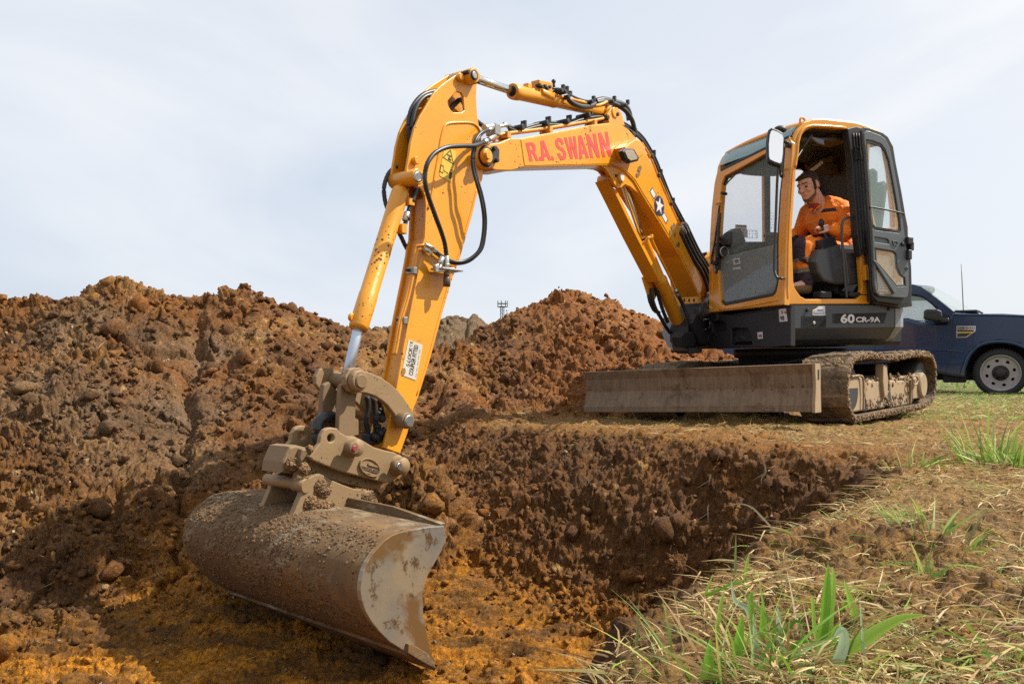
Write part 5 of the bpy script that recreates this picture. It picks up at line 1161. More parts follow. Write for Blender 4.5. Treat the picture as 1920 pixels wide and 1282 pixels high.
mb = MB(); mb.tube([B.hit(1319, 600, .08), B.hit(1329, 599, .08), B.hit(1331, 606, .08), B.hit(1330, 614, .08), B.hit(1322, 618, .08)], .006, 8); mb.build('shackle', [M['steel']], ex)
mb = MB(); mb.lathe(B.hit(1336, 545, -.03)+up*-.14, up, [(.02, 0), (.075, .02), (.085, .09), (.06, .17), (.02, .2)], 16, 0); mb.build('rubber_boot', [M['rubber']], ex)
c0 = Vector((UC0.x, UC0.y, 0)); mb = MB(); mb.lathe(c0+up*.46, up, [(.0, 0), (.44, 0), (.46, .03), (.46, .08), (.5, .09), (.5, .165), (0, .17)], 48)
mb.box(U(0, 0, .36), UF*.50, UL*.42, up*.10, 0, .03)
for s_ in (-1, 1):
    for f_ in (-1, 1): mb.box(U(f_*.42, s_*.45, .27), UF*.12+UL*s_*f_*.0, UL*.22, up*.09, 0, .02)
mb.tube([U(.3, .2, .5), U(.5, .15, .52), U(.62, .0, .45), U(.5, -.2, .4)], .03, 10); mb.tube([U(.5, .45, .5), U(.6, .35, .53), U(.62, .2, .5), U(.6, .1, .42)], .02, 10)
mb.lathe(U(.55, .0, .38), UF, [(.0, 0), (.16, 0), (.16, .03), (.1, .05), (0, .05)], 24)
mb.build('undercarriage_frame', [M['black_muddy']], ex)
# --- tracks ---
belt = NT('muddy_track_rubber'); bc = belt.mix(belt.ramp(belt.noise(7, 6, .7), [(.40, 0), (.60, 1)]), (.07, .055, .045), (.24, .155, .085)); bc = belt.mix(belt.ramp(belt.noise(40, 5, .7), [(.45, 0), (.7, 1)]), bc, (.36, .24, .12)); belt.col(bc); belt.set(Roughness=.9); belt.bump(belt.noise(35, 8, .75), .9, .02); M['belt'] = belt.mat
tanmud = paint('mud_coated_steel', (.44, .32, .19), .8, .34, mudcol=(.18, .11, .055), spots=.44); 
def path_pts(rf=.245, rr=.235, n=22):
    P = []
    for k in range(n): a_ = R(90-180*k/(n-1)); P.append((.98+rf*math.cos(a_), .29+rf*math.sin(a_)))
    for k in range(1, 12): P.append((.98-1.96*k/12, .045))
    for k in range(n): a_ = R(-90-180*k/(n-1)); P.append((-.98+rr*math.cos(a_), .30+rr*math.sin(a_)))
    for k in range(1, 14): t_ = k/14; P.append((-.98+1.96*t_, .535+.012*math.sin(t_*9)))
    return P
def resample(P, m):
    P = P+[P[0]]; Ls = np.cumsum([0]+[math.hypot(P[i+1][0]-P[i][0], P[i+1][1]-P[i][1]) for i in range(len(P)-1)])
    t_ = np.linspace(0, Ls[-1], m+1)[:-1]; return np.stack([np.interp(t_, Ls, [p[0] for p in P]), np.interp(t_, Ls, [p[1] for p in P])], 1)
def make_track(side):
    l0, l1 = (.57, .95) if side > 0 else (-.95, -.57)
    mm = 300; P = resample(path_pts(), mm); K = 12; V = []; dn = np.roll(P, -1, 0)-np.roll(P, 1, 0); dn /= np.linalg.norm(dn, axis=1)[:, None]; N2 = np.stack([dn[:, 1]*-1, dn[:, 0]], 1); cen = np.array([0, .29])
    N2 = np.where(((P-cen)*N2).sum(1)[:, None] < 0, -N2, N2)
    for i in range(mm):
        lug = .016 if (i % 12) < 5 else 0
        for k in range(K):
            l_ = l0+(l1-l0)*k/(K-1); nz_ = .012*(vnoise(np.array([i*.16]), np.array([k*.8]), 5+side)[0])+.006*vnoise(np.array([i*.7]), np.array([k*2.]), 9)[0]
            p = P[i]+N2[i]*(lug*(0 if k in (0, K-1) else 1)+nz_+.004); V.append(U(p[0], l_, p[1]))
        for k in range(K-1, -1, -1):
            l_ = l0+(l1-l0)*k/(K-1); p = P[i]-N2[i]*.032; V.append(U(p[0], l_, p[1]))
    n_ = 2*K; F = [(i*n_+k, i*n_+(k+1) % n_, ((i+1) % mm)*n_+(k+1) % n_, ((i+1) % mm)*n_+k) for i in range(mm) for k in range(n_)]
    mb = MB(); mb.add(V, F, 0, False); tr = mb.build('track', [M['belt']], ex)
    mb = MB(); lc = (l0+l1)/2
    for f_, z_, r_ in ((.98, .29, .205), (-.98, .30, .18), (.62, .16, .075), (.3, .16, .075), (0, .16, .075), (-.3, .16, .075), (-.62, .16, .075), (.1, .42, .05)):
        mb.cyl(U(f_, lc-.13, z_), U(f_, lc+.13, z_), r_, 28)
    mb.build('roller', [M['black_muddy']], tr)
    mb = MB(); mb.box(U(.02, lc, .26), UF*.84+up*-.018, UL*.10, up*.09, 0, .015)
    mb.box(U(0, l0+.05 if side > 0 else l1-.05, .30), UF*.95, UL*.01, up*.19, 1, 0)
    if side > 0:
        T = Plane(U(0, .95, 0), UL)
        for q in ([(1582, 711), (1593, 706), (1610, 704), (1618, 708), (1619, 770), (1594, 774), (1586, 750)], [(1621, 713), (1654, 714), (1658, 742), (1660, 764), (1623, 770)], [(1668, 713), (1704, 713), (1707, 728), (1706, 758), (1671, 764)]):
            mb.prism(T, q, -.06, -.14, bev=.015)
        mb.tube([T.hit(1596, 706, -.05), T.hit(1611, 704, -.05), T.hit(1618, 709, -.04), T.hit(1619.5, 735, -.04), T.hit(1619, 770, -.04)], .009, 8)
        mb.prism(T, [(1657, 682), (1663, 686), (1666, 713), (1665, 742), (1659, 745), (1656, 715)], -.03, -.10, bev=.01)
        mb.tube([T.hit(1706, 713, -.04), T.hit(1708, 730, -.04), T.hit(1707, 758, -.04)], .012, 8)
        mb.prism(T, [(1712, 712), (1728, 698), (1734, 700), (1734, 745), (1712, 748)], -.03, -.10, bev=.01)
        mb.pin(T, 1733, 722, .0, -.08, .118, 32)
        mb.tube([T.hit(1711, 707, -.01), T.hit(1714, 704, -.01), T.hit(1719, 706, -.01), T.hit(1720.5, 713, -.01), T.hit(1718, 720, -.01), T.hit(1712.5, 720, -.01), T.hit(1710.5, 713, -.01), T.hit(1711, 707, -.01)], .009, 8)
    fr_ = mb.build('track_frame', [tanmud, M['black_muddy']], tr)
    P_, N_, r_ = [], [], []
    top = [i for i in range(mm) if P[i][1] > .40]
    for j in range(2600 if side > 0 else 400):
        i = top[rng.integers(0, len(top))]; l_ = l0+(l1-l0)*(rng.random()**.5 if side > 0 else rng.random()); p = P[i]+N2[i]*(.004+.014*rng.random()-(.04*rng.random() if l_ > l1-.05 else 0)); P_.append(list(U(p[0], l_+.006*rng.random(), p[1]))); N_.append(list(UF*N2[i][0]+up*N2[i][1])); r_.append(.004+.014*rng.random()**2)
    for j in range(900 if side > 0 else 0):
        i = rng.integers(0, mm); p = P[i]+N2[i]*(.008*rng.random()-.03*rng.random()); P_.append(list(U(p[0], l1+.004, p[1]))); N_.append(list(UL)); r_.append(.004+.009*rng.random()**2)
    if side > 0:
        for j in range(700):
            f_ = .7-1.4*rng.random(); z_ = .115+.08*rng.random()**2+(.17 if rng.random() < .2 else 0); P_.append(list(U(f_, .89-.03*rng.random(), z_))); N_.append(list(UL)); r_.append(.006+.014*rng.random()**2)
    lumps_at(P_, N_, r_, (.33, .215, .115), 'caked_mud', tr)['kind'] = 'stuff'
    if side > 0:   # straw wound into the mud
        V = []; F = []; mi = []
        for j in range(1500):
            i = top[rng.integers(0, len(top))]; l_ = l0+(l1-l0)*rng.random()**.6; p = P[i]+N2[i]*.016; c_ = U(p[0], l_, p[1]-(.05*rng.random() if l_ > l1-.04 else 0)); d_ = Vector(rng.normal(size=3)); d_ -= Vector(UF*N2[i][0]+up*N2[i][1])*d_.dot(UF*N2[i][0]+up*N2[i][1])*.75
            d_.normalize(); Ls = .02+.05*rng.random()**2; w_ = d_.cross(Vector(rng.normal(size=3))).normalized()*.0014; b_i = len(V); V += [c_-d_*Ls/2-w_, c_-d_*Ls/2+w_, c_+d_*Ls/2+w_+Vector((0, 0, .006)), c_+d_*Ls/2-w_]; F.append((b_i, b_i+1, b_i+2, b_i+3)); mi.append(int(rng.random() < .3))
        o_ = new_mesh('straw', V, F, [plain('straw', (.62, .47, .25), .7), plain('straw_dark', (.33, .23, .12), .7)], tr, mi); o_['kind'] = 'stuff'
make_track(1); make_track(-1)
# --- dozer blade ---
t = NT('worn_blade_steel'); mp_ = t.n('ShaderNodeMapping'); mp_.inputs['Scale'].default_value = (22, 22, 2.0); t.l(t.geo.outputs['Position'], mp_.inputs['Vector']); s1 = t.noise(1.6, 6, .65, vec=mp_.outputs[0])
base = t.mix(t.ramp(s1, [(.35, 0), (.7, 1)]), (.20, .13, .078), (.32, .22, .135)); base = t.mix(t.ramp(t.noise(5, 8, .75, dist=.5), [(.54, 0), (.62, 1)]), base, (.15, .09, .045)); base = t.mix(t.ramp(t.noise(90, 4, .7), [(.62, 0), (.68, 1)]), base, (.42, .31, .2)); t.col(base); t.set(Roughness=.62, Metallic=.15); t.bump(t.math('ADD', s1, t.noise(60, 7, .7)), .5, .006); M['blade'] = t.mat
bl, br = at(1095, 772, 7.29), at(1524, 772, 6.0); tl, tr_ = at(1095, 698, 7.29), at(1524, 682, 6.0)
bd = (br-bl); bd.z = 0; bd.normalize(); bf = Vector((bd.y, -bd.x, 0)); bf = bf if bf.dot(UF) > 0 else -bf
rings = []
for (A_, T_) in ((bl, tl), (br, tr_)):
    h = T_.z-A_.z; pro = [(0, 0), (.0, .045), (-.006, .05), (-.03, .14), (-.036, .5*h), (-.025, .8*h), (.0, h), (-.02, h+.004), (-.05, .8*h), (-.058, .5*h), (-.05, .14), (-.03, .0)]
    rings.append([A_+bf*a_+up*b__ for a_, b__ in pro])
mb = MB(); mids = [[r0_.lerp(r1_, k/24) for r0_, r1_ in zip(rings[0], rings[1])] for k in range(25)]; mb.loft(mids); blade = mb.build('dozer_blade', [M['blade']], ex)
mb = MB(); EP = Plane(br, bd); 
def ep(P_, a_, b__): return P_+bf*a_+up*b__
h = tr_.z-br.z
sh = [(-.10, -.005), (.012, -.005), (.014, .06), (.004, .12), (.0, h*.55), (.014, h+.002), (-.075, h+.004), (-.085, h-.03), (-.09, .12)]
q0 = [br+bf*a_+up*b__ for a_, b__ in sh]; mb.add(q0+[p+bd*.022 for p in q0], [tuple(range(9))[::-1], tuple(range(9, 18))]+[(i, (i+1) % 9, (i+1) % 9+9, i+9) for i in range(9)])
mb.build('end_plate', [tanmud], blade)
mb = MB(); mb.box(br+bd*.023+bf*-.045+up*(h*.78), bd*.003, bf*.012, up*.035, 0, .002); mb.build('slot', [DK], blade)
mb = MB()
for l_ in (.35, -.35): a_, b__ = U(.75, l_, .22), U(1.66, l_, .26); mb.box((a_+b__)/2, (b__-a_)/2, UL*.05, up*.06, 0, .01)
mb.cyl(U(.6, 0, .3), U(1.62, 0, .3), .05, 14); mb.build('blade_arm', [M['black_muddy']], blade)
P_, N_, r_ = [], [], []
for j in range(900):
    t_ = rng.random(); A_ = bl.lerp(br, t_); g = fbm(np.array([t_*2]), np.array([.3]), .3, 2, 3)[0]; b__ = (.02+.10*rng.random()**2 if rng.random() < .6 else .1+.2*rng.random()*(g > 0)); P_.append(list(A_+bf*-.004+up*b__-bf*(.03*min(1, b__/.14)))); N_.append(list(bf)); r_.append(.003+.007*rng.random()**3)
lumps_at(P_, N_, r_, (.24, .145, .07), 'caked_mud', blade, .5)['kind'] = 'stuff'
# ---------------- operator ----------------
def capsule(mb, a, b, ra, rb, n=18, flat=None):
    a, b = Vector(a), Vector(b); d = (b-a); Ln = max(d.length, 1e-5); d = d/Ln; t_ = Vector((0, 0, 1)) if abs(d.z) < .9 else Vector((1, 0, 0)); x = t_.cross(d).normalized(); y = d.cross(x); V = []; F = []
    prof_ = [(ra*math.sin(R(q)), -ra*math.cos(R(q))) for q in (4, 25, 50, 75, 90)]+[(rb*math.sin(R(q)), Ln+rb*-math.cos(R(q))) for q in (90, 105, 130, 155, 176)]
    for r_, h_ in prof_:
        for k in range(n): q = 2*math.pi*k/n; V.append(a+d*h_+(x*math.cos(q)+y*math.sin(q))*r_)
    m_ = len(prof_)
    for i in range(m_-1):
        for k in range(n): F.append((i*n+k, i*n+(k+1) % n, (i+1)*n+(k+1) % n, (i+1)*n+k))
    F += [tuple(range(n))[::-1], tuple((m_-1)*n+k for k in range(n))]; mb.add(V, F)
def ellip(mb, c, ax, n=20):
    V = []; F = []; h = n//2
    for i in range(h+1):
        t_ = math.pi*min(max(i/h, .01), .99)
        for k in range(n): q = 2*math.pi*k/n; V.append(Vector(c)+ax[0]*math.sin(t_)*math.cos(q)+ax[1]*math.sin(t_)*math.sin(q)+ax[2]*math.cos(t_))
    for i in range(h):
        for k in range(n): F.append((i*n+k, (i+1)*n+k, (i+1)*n+(k+1) % n, i*n+(k+1) % n))
    F += [tuple(range(n)), tuple(h*n+k for k in range(n))[::-1]]; mb.add(V, F)
def fuse(mb, name, mats, parent, voxel, smooth=4, label=None, pick=None):
    """one continuous skin round the volumes"""
    import bmesh
    me = bpy.data.meshes.new('t'); me.from_pydata(mb.v, [], mb.f); bm = bmesh.new(); bm.from_mesh(me); bmesh.ops.recalc_face_normals(bm, faces=bm.faces); bm.to_mesh(me); bm.free()
    ob = link(bpy.data.objects.new('t', me)); m1 = ob.modifiers.new('r', 'REMESH'); m1.mode = 'VOXEL'; m1.voxel_size = voxel
    m2 = ob.modifiers.new('s', 'SMOOTH'); m2.iterations = smooth; m2.factor = .5
    dg = bpy.context.evaluated_depsgraph_get(); ev = ob.evaluated_get(dg); m3 = bpy.data.meshes.new_from_object(ev)
    V = np.empty(len(m3.vertices)*3); m3.vertices.foreach_get('co', V); V = V.reshape(-1, 3); F = [tuple(p.vertices) for p in m3.polygons]; cen = np.array([V[list(f)].mean(0) for f in F])
    mi = pick(cen) if pick else None
    bpy.data.objects.remove(ob); bpy.data.meshes.remove(me); bpy.data.meshes.remove(m3)
    return new_mesh(name, V, F, mats, parent, mi, True, label)
def Q(px, py, o): return S.hit(px, py, o)
per = thing('person', 'bearded man in orange overalls sitting at the controls in the digger cab', 'person', tuple(Q(1560, 480, -.4)))
Hf = Vector((-.80, -.56, -.36)).normalized(); Hs = Vector((0, 0, 1)).cross(Hf).normalized(); Hu = Hf.cross(Hs).normalized(); tl_ = .10; Hu, Hs = (Hu*math.cos(tl_)-Hs*math.sin(tl_)), (Hs*math.cos(tl_)+Hu*math.sin(tl_))
Hc = Q(1516, 350, -.36); hk = 1.0
def H(f, s, u): return Hc+(Hf*f+Hs*s+Hu*u)*hk
sh_n, sh_f = Q(1580, 391, -.24), Q(1515, 399, -.60); el_n, el_f = Q(1592, 432, -.10), Q(1500, 436, -.66); wr_n, wr_f = Q(1562, 431, -.16), Q(1484, 441, -.56)
hip_n, hip_f = Q(1572, 473, -.32), Q(1560, 473, -.52); kn_n, kn_f = Q(1506, 461, -.27), Q(1492, 466, -.55); an_n, an_f = Q(1512, 531, -.25), Q(1492, 535, -.52)
neck = Q(1536, 381, -.38); chest = Q(1550, 408, -.40); waist = Q(1562, 440, -.42); pel = Q(1570, 466, -.42)
mb = MB()
ellip(mb, H(-.012, 0, .022), [Hf*.098*hk, Hs*.078*hk, Hu*.108*hk]); ellip(mb, H(.03, 0, -.035), [Hf*.062*hk, Hs*.064*hk, Hu*.085*hk]); capsule(mb, H(.035, 0, -.06), H(.055, 0, -.088), .05, .036)
capsule(mb, H(.090, 0, .018), H(.112, 0, -.016), .010, .017); 
for s_ in (-1, 1):
    capsule(mb, H(.078, s_*.016, .036), H(.060, s_*.050, .032), .015, .014); ellip(mb, H(.062, s_*.040, -.018), [Hf*.030, Hs*.026, Hu*.026]); ellip(mb, H(-.012, s_*.082, -.0), [Hf*.020, Hs*.010, Hu*.036]); ellip(mb, H(.104, s_*.012, -.018), [Hf*.012, Hs*.010, Hu*.010])
capsule(mb, H(.088, -.020, -.046), H(.088, .020, -.046), .010, .010); capsule(mb, H(.084, -.016, -.060), H(.084, .016, -.060), .010, .010)
capsule(mb, H(-.02, 0, -.05), neck+Vector((0, 0, -.02)), .063, .066); capsule(mb, neck+Vector((0, 0, -.04)), chest, .08, .12)
lat = NV*1.0; up = Vector((0, 0, 1))
ellip(mb, chest, [lat*.17, FR.n*.10, up*.16]); ellip(mb, waist, [lat*.15, FR.n*.11, up*.15]); ellip(mb, pel, [lat*.16, FR.n*.11, up*.11])
for a_, b__, c_, ra, rb, rc_ in ((sh_n, el_n, wr_n, .05, .042, .027), (sh_f, el_f, wr_f, .05, .042, .027)): capsule(mb, a_, b__, ra, rb); capsule(mb, b__, c_, rb, rc_)
for a_, b__, c_ in ((hip_n, kn_n, an_n), (hip_f, kn_f, an_f)): capsule(mb, a_, b__, .075, .055); capsule(mb, b__, c_, .055, .038); capsule(mb, c_, c_+FR.n*.16-up*.05, .036, .03)
def hand(wr, d, palm_n, sgn, curl):
    """palm, four bent fingers and a thumb closing round the grip"""
    d = d.normalized(); sd = d.cross(palm_n).normalized()*sgn; pn = palm_n.normalized()
    pc = wr+d*.055; ellip(mb, pc, [d*.050, sd*.042, pn*.018])
    for k, (ln, w_) in enumerate(((.040, .030), (.046, .011), (.043, -.010), (.034, -.029))):
        a_ = wr+d*.090+sd*w_; b__ = a_+(d*math.cos(.5)+pn*math.sin(.5))*ln; c_ = b__+(d*math.cos(1.5*curl+.3)+pn*math.sin(1.5*curl+.3))*ln*.75; e_ = c_+(d*math.cos(2.3*curl+.3)+pn*math.sin(2.3*curl+.3))*ln*.5
        capsule(mb, a_-d*.02, b__, .0105, .0095, 10); capsule(mb, b__, c_, .0095, .0085, 10); capsule(mb, c_, e_, .0085, .0075, 10)
    t0 = wr+d*.03+sd*.034; t1 = t0+(sd*.7+d*.6+pn*.25).normalized()*.042; capsule(mb, t0, t1, .0125, .0105, 10); capsule(mb, t1, t1+(d*.7+pn*.8-sd*.1).normalized()*.032, .0105, .009, 10)
hand(wr_n, Q(1546, 426, -.22)-wr_n, Vector((-.2, .75, -.45)), 1, 1.0)
hand(wr_f, Q(1476, 444, -.52)-wr_f, Vector((0, .3, -.9)), -1, .8)
t = NT('skin'); t.col(t.mix(t.noise(30, 4), (.82, .45, .33), (.98, .60, .46))); t.set(Roughness=.55, Subsurface_Weight=.0); skin_m = t.mat
fuse(mb, 'body', [skin_m], per, .0062, 2)
mb = MB()
for s_ in (-1, 1): ellip(mb, H(.078, s_*.034, .010), [Hf*.010, Hs*.013, Hu*.006])
mb.build('eye', [plain('eye_dark', (.03, .02, .015), .2)], per)
mb = MB()
for s_ in (-1, 1): capsule(mb, H(.092, s_*.014, .040), H(.072, s_*.052, .040), .0055, .004, 8)
mb.build('eyebrow', [plain('brow_hair', (.05, .025, .012), .8)], per)
hair = plain('dark_hair', (.06, .034, .02), .8); beard_m = plain('brown_beard', (.24, .12, .07), .85)
mb = MB(); ellip(mb, H(-.026, 0, .044), [Hf*.094*hk, Hs*.082*hk, Hu*.091*hk]); ellip(mb, H(-.045, 0, .0), [Hf*.068*hk, Hs*.079*hk, Hu*.068*hk]); ellip(mb, H(.038, .010, .094), [Hf*.046, Hs*.062, Hu*.024]); ellip(mb, H(.060, -.018, .086), [Hf*.028, Hs*.044, Hu*.016])
for s_ in (-1, 1): capsule(mb, H(.012, s_*.076, .04), H(.018, s_*.074, -.03), .014, .010)
fuse(mb, 'hair', [hair], per, .006, 2)
mb = MB(); ellip(mb, H(.060, 0, -.098), [Hf*.032, Hs*.036, Hu*.024]); 
for s_ in (-1, 1): capsule(mb, H(.010, s_*.064, -.04), H(.030, s_*.058, -.078), .007, .012); capsule(mb, H(.030, s_*.057, -.075), H(.060, s_*.024, -.098), .014, .020)
capsule(mb, H(.090, -.020, -.037), H(.090, .020, -.037), .0045, .0045)
fuse(mb, 'beard', [beard_m], per, .006, 1)
# overalls
def creased(name, c, c2):
    t = NT(name); n_ = t.noise(9, 5, .6, dist=1.2); t.col(t.mix(t.ramp(t.noise(5, 5, .7), [(.45, 0), (.62, 1)]), c, c2)); t.set(Roughness=.75); t.bump(n_, .8, .03); return t.mat
om = [creased('orange_workwear', (1.28, .35, .022), (1.1, .27, .02)), creased('navy_workwear', (.045, .03, .055), (.06, .045, .06)), creased('reflective_tape', (.34, .29, .21), (.28, .2, .11)), plain('red_shirt', (.45, .05, .04), .8)]
mb = MB()
ellip(mb, chest+FR.n*.01, [lat*.215, FR.n*.135, up*.185]); ellip(mb, chest+up*.10, [lat*.19, FR.n*.10, up*.075]); ellip(mb, waist+FR.n*.01, [lat*.20, FR.n*.155, up*.16]); ellip(mb, pel, [lat*.20, FR.n*.15, up*.12])
capsule(mb, sh_n, sh_f, .075, .07); capsule(mb, sh_n-up*.01, el_n, .080, .066); capsule(mb, el_n, wr_n.lerp(el_n, .18), .066, .050); capsule(mb, sh_f, el_f, .078, .064); capsule(mb, el_f, wr_f.lerp(el_f, .15), .064, .048)
capsule(mb, wr_n.lerp(el_n, .26), wr_n.lerp(el_n, .12), .057, .054)
for a_, b__, c_ in ((hip_n, kn_n, an_n), (hip_f, kn_f, an_f)): capsule(mb, a_, b__, .105, .080); capsule(mb, b__, c_+up*.02, .080, .066)
for k in range(26):      # folds
    seg = [(sh_n, el_n, .078), (el_n, wr_n, .06), (hip_n, kn_n, .092), (kn_n, an_n, .07), (chest+NV*.16, waist+NV*.14, .05), (chest+FR.n*.10, waist+FR.n*.13, .04)][k % 6]; t_ = .1+.8*rng.random(); c_ = seg[0].lerp(seg[1], t_); ax_ = (seg[1]-seg[0]).normalized(); v_ = Vector(rng.normal(size=3)); v_ = (v_-ax_*v_.dot(ax_)).normalized(); w_ = ax_.cross(v_)
    c_ = c_+v_*seg[2]*.95; capsule(mb, c_-w_*.04-ax_*.02, c_+w_*.04+ax_*.02, .010, .008, 8)
capsule(mb, neck+NV*.055-up*.01+AL*.04, neck+FR.n*.10-up*.075, .024, .016, 10); capsule(mb, neck-NV*.06-up*.015+AL*.04, neck+FR.n*.10-up*.075, .024, .016, 10); capsule(mb, neck+NV*.055+AL*.045, neck-NV*.06+AL*.045, .026, .026, 10); capsule(mb, neck+NV*.07+FR.n*.05-up*.04, neck+NV*.05+FR.n*.10-up*.09, .016, .010, 10)
fl_n, fl_f = Q(1550, 393.5, -.26), Q(1503, 402, -.52); kp = kn_n+FR.n*.03-up*.04+NV*-.02
def pick(c):
    c = c; mi = np.zeros(len(c), int)
    def seg_t(a_, b__): a_ = np.array(a_); b__ = np.array(b__); d_ = b__-a_; t_ = (c-a_)@d_/(d_@d_); return t_, np.linalg.norm(c-a_-np.clip(t_, 0, 1)[:, None]*d_, axis=1)
    for kn, an in ((kn_n, an_n), (kn_f, an_f)):
        t_, r_ = seg_t(kn, an); m_ = r_ < .11; mi[m_ & (t_ > .34) & (t_ < .44)] = 2; mi[m_ & (t_ > .60) & (t_ < .72)] = 2; mi[m_ & (t_ > .72)] = 1
        fr = (c-np.array(kn))@np.array(FR.n*.85-NV*.5); mi[m_ & (t_ > -.35) & (t_ <= .34) & (fr > -.005)] = 1
    t_, r_ = seg_t(el_n, wr_n); q_ = (c-np.array(el_n))@np.array(AL); mi[(r_ < .1) & (t_ > -.25) & (t_ < .10) & (q_ > -.02) & (np.abs((c-np.array(el_n))@np.array(up)+.01) < .06)] = 2; mi[(np.linalg.norm(c-np.array(el_n+AL*.07-up*.01), axis=1) < .045)] = 1
    for p_ in (fl_n,): 
        d_ = c-np.array(p_); mi[(np.abs(d_@np.array(up)) < .017) & (np.abs(d_@np.array(AL)) < .062) & (np.linalg.norm(d_, axis=1) < .12)] = 1
    d_ = c-np.array(fl_f); mi[(np.abs(d_@np.array(up)+(d_@np.array(AL))*-.9) < .02) & (np.linalg.norm(d_, axis=1) < .055)] = 1
    d_ = c-np.array(waist+FR.n*.14-up*.045); mi[(np.abs(d_@np.array(up)) < .028) & (np.abs(d_@np.array(NV)) < .13) & (d_@np.array(FR.n) > -.06)] = 1
    return mi
fuse(mb, 'overalls', om, per, .0075, 3, pick=pick)
mb = MB(); ellip(mb, neck+FR.n*.05-up*.035, [lat*.06, FR.n*.05, up*.05]); mb.build('shirt', [om[3]], per)
bl_ = plain('tan_boot_leather', (.22, .12, .045), .7)
for c_ in (an_n, an_f): mb = MB(); capsule(mb, c_+up*.02, c_-up*.03, .052, .050); capsule(mb, c_-up*.05, c_+FR.n*.15-up*.065, .046, .040); fuse(mb, 'boot', [bl_], per, .008, 2)
mb = MB(); mb.tube([sh_n+NV*.04+AL*.02, chest+NV*.19+FR.n*.06, waist+NV*.16+FR.n*.10, pel+NV*.19], .004, 6)

# ---------------- pickup truck ----------------
TR = Plane((8.117, 14.2, EYE), (-.5, -.866, 0)); 
def carpaint(name, c):
    t = NT(name); t.col(t.mix(t.ramp(t.noise(1.5, 5, .6), [(.4, 0), (.7, 1)]), c, tuple(x*1.25+.004 for x in c)))
    z = t.n('ShaderNodeSeparateXYZ'); t.l(t.geo.outputs['Position'], z.inputs[0]); k = t.math('SUBTRACT', .52, z.outputs['Z']); dirt = t.math('MULTIPLY', t.math('MAXIMUM', k, 0.0), 3.2); dirt = t.math('MINIMUM', t.math('MULTIPLY', dirt, t.ramp(t.noise(6, 6, .7), [(.3, .2), (.7, 1)])), .85)
    t.col(t.mix(dirt, t.mix(t.noise(2, 3), c, tuple(x*1.3 for x in c)), (.22, .15, .08))); t.set(Roughness=t.mix(dirt, (.22,)*3, (.9,)*3), Coat_Weight=.30, Coat_Roughness=.04); return t.mat
BLUE = carpaint('dark_blue_car_paint', (.004, .026, .085)); TW = 1.95
trk = thing('pickup_truck', 'dark blue pickup truck with pale steel wheels parked behind the digger', 'pickup truck', (8.0, 15.2, 0))
body = [(1330, 604), (1560, 601), (1702, 597), (1722, 603), (1752, 604.5), (1772, 604), (1782, 592), (1790, 586), (1802, 586.5), (1830, 588), (1880, 587.5), (1930, 590.5), (1995, 600), (2015, 640), (2015, 702), (1965, 706), (1953, 690), (1940, 666), (1908, 647), (1874, 641), (1842, 646), (1822, 662), (1810, 684), (1804, 708), (1790, 706), (1760, 701), (1640, 699), (1500, 698), (1330, 697)]
mb = MB(); mb.prism(TR, body, 0, -TW, bev=.05); tb = mb.build('body', [BLUE], trk)
mb = MB(); mb.tube([TR.hit(x, y, .0) for x, y in [(1804, 706), (1809, 686), (1820, 663), (1840, 646), (1874, 640.5), (1908, 646), (1940, 664), (1953, 690)]], .035, 8)
mb.tube([TR.hit(x, y, .0) for x, y in [(1560, 655), (1700, 655), (1785, 657.5), (1806, 661)]], .012, 8); mb.tube([TR.hit(x, y, -.01) for x, y in [(1787, 590), (1900, 592), (1960, 597)]], .02, 8)
mb.build('wheel_arch', [BLUE], tb)
mb = MB(); mb.tube([TR.hit(x, y, .003) for x, y in [(1787, 588), (1786.5, 620), (1784, 655), (1778, 682), (1772, 699)]], .007, 6); mb.build('door_gap', [DK], tb); mb = MB(); mb.tube([TR.hit(x, y, .003) for x, y in [(1640, 601), (1640, 698)]], .007, 6); mb.build('door_gap', [DK], tb)
mb = MB(); mb.box(TR.hit(1876, 672, -1.02), TR.a*.60, TR.n*.62, up*.38, 0); mb.box(TR.hit(1700, 704, -.95), TR.a*2.6, TR.n*.7, up*.07, 0); mb.pin(TR, 1876, 699, -.2, -1.7, .07, 12); mb.box(TR.hit(1790, 704, -.1), TR.a*.18, TR.n*.03, up*.12, 0, .02); mb.build('underbody', [plain('underbody_black', (.012, .012, .012), .9)], trk)
gh_ = [(1560, 600), (1566, 548), (1590, 537), (1650, 533.5), (1712, 533), (1727, 537), (1741, 547), (1762, 563), (1789, 584), (1790, 590), (1772, 604), (1752, 605), (1702, 600)]
win = [(1655, 598), (1655, 553), (1712, 552), (1728, 555), (1745, 566), (1760, 580), (1764, 592), (1758, 602), (1722, 601.5), (1702, 596)]
win2 = [(1575, 597), (1578, 556), (1600, 552), (1645, 552), (1645, 597)]
mb = MB(); mb.prism(TR, gh_, -.07, -.13, [win, win2], bev=.012); mb.prism(TR, gh_, -TW+.13, -TW+.07, [win, win2], bev=.012)
rl = [TR.hit(x, y, -.08) for x, y in [(1566, 549), (1590, 538), (1650, 534), (1712, 533.5), (1727, 537)]]; n_ = len(rl); V = []
for k in range(9):
    t_ = k/8; V += [p-TR.n*(TW-.16)*t_+up*.05*4*t_*(1-t_)+TR.a*.16*4*t_*(1-t_)*(1 if j == n_-1 else 0) for j, p in enumerate(rl)]
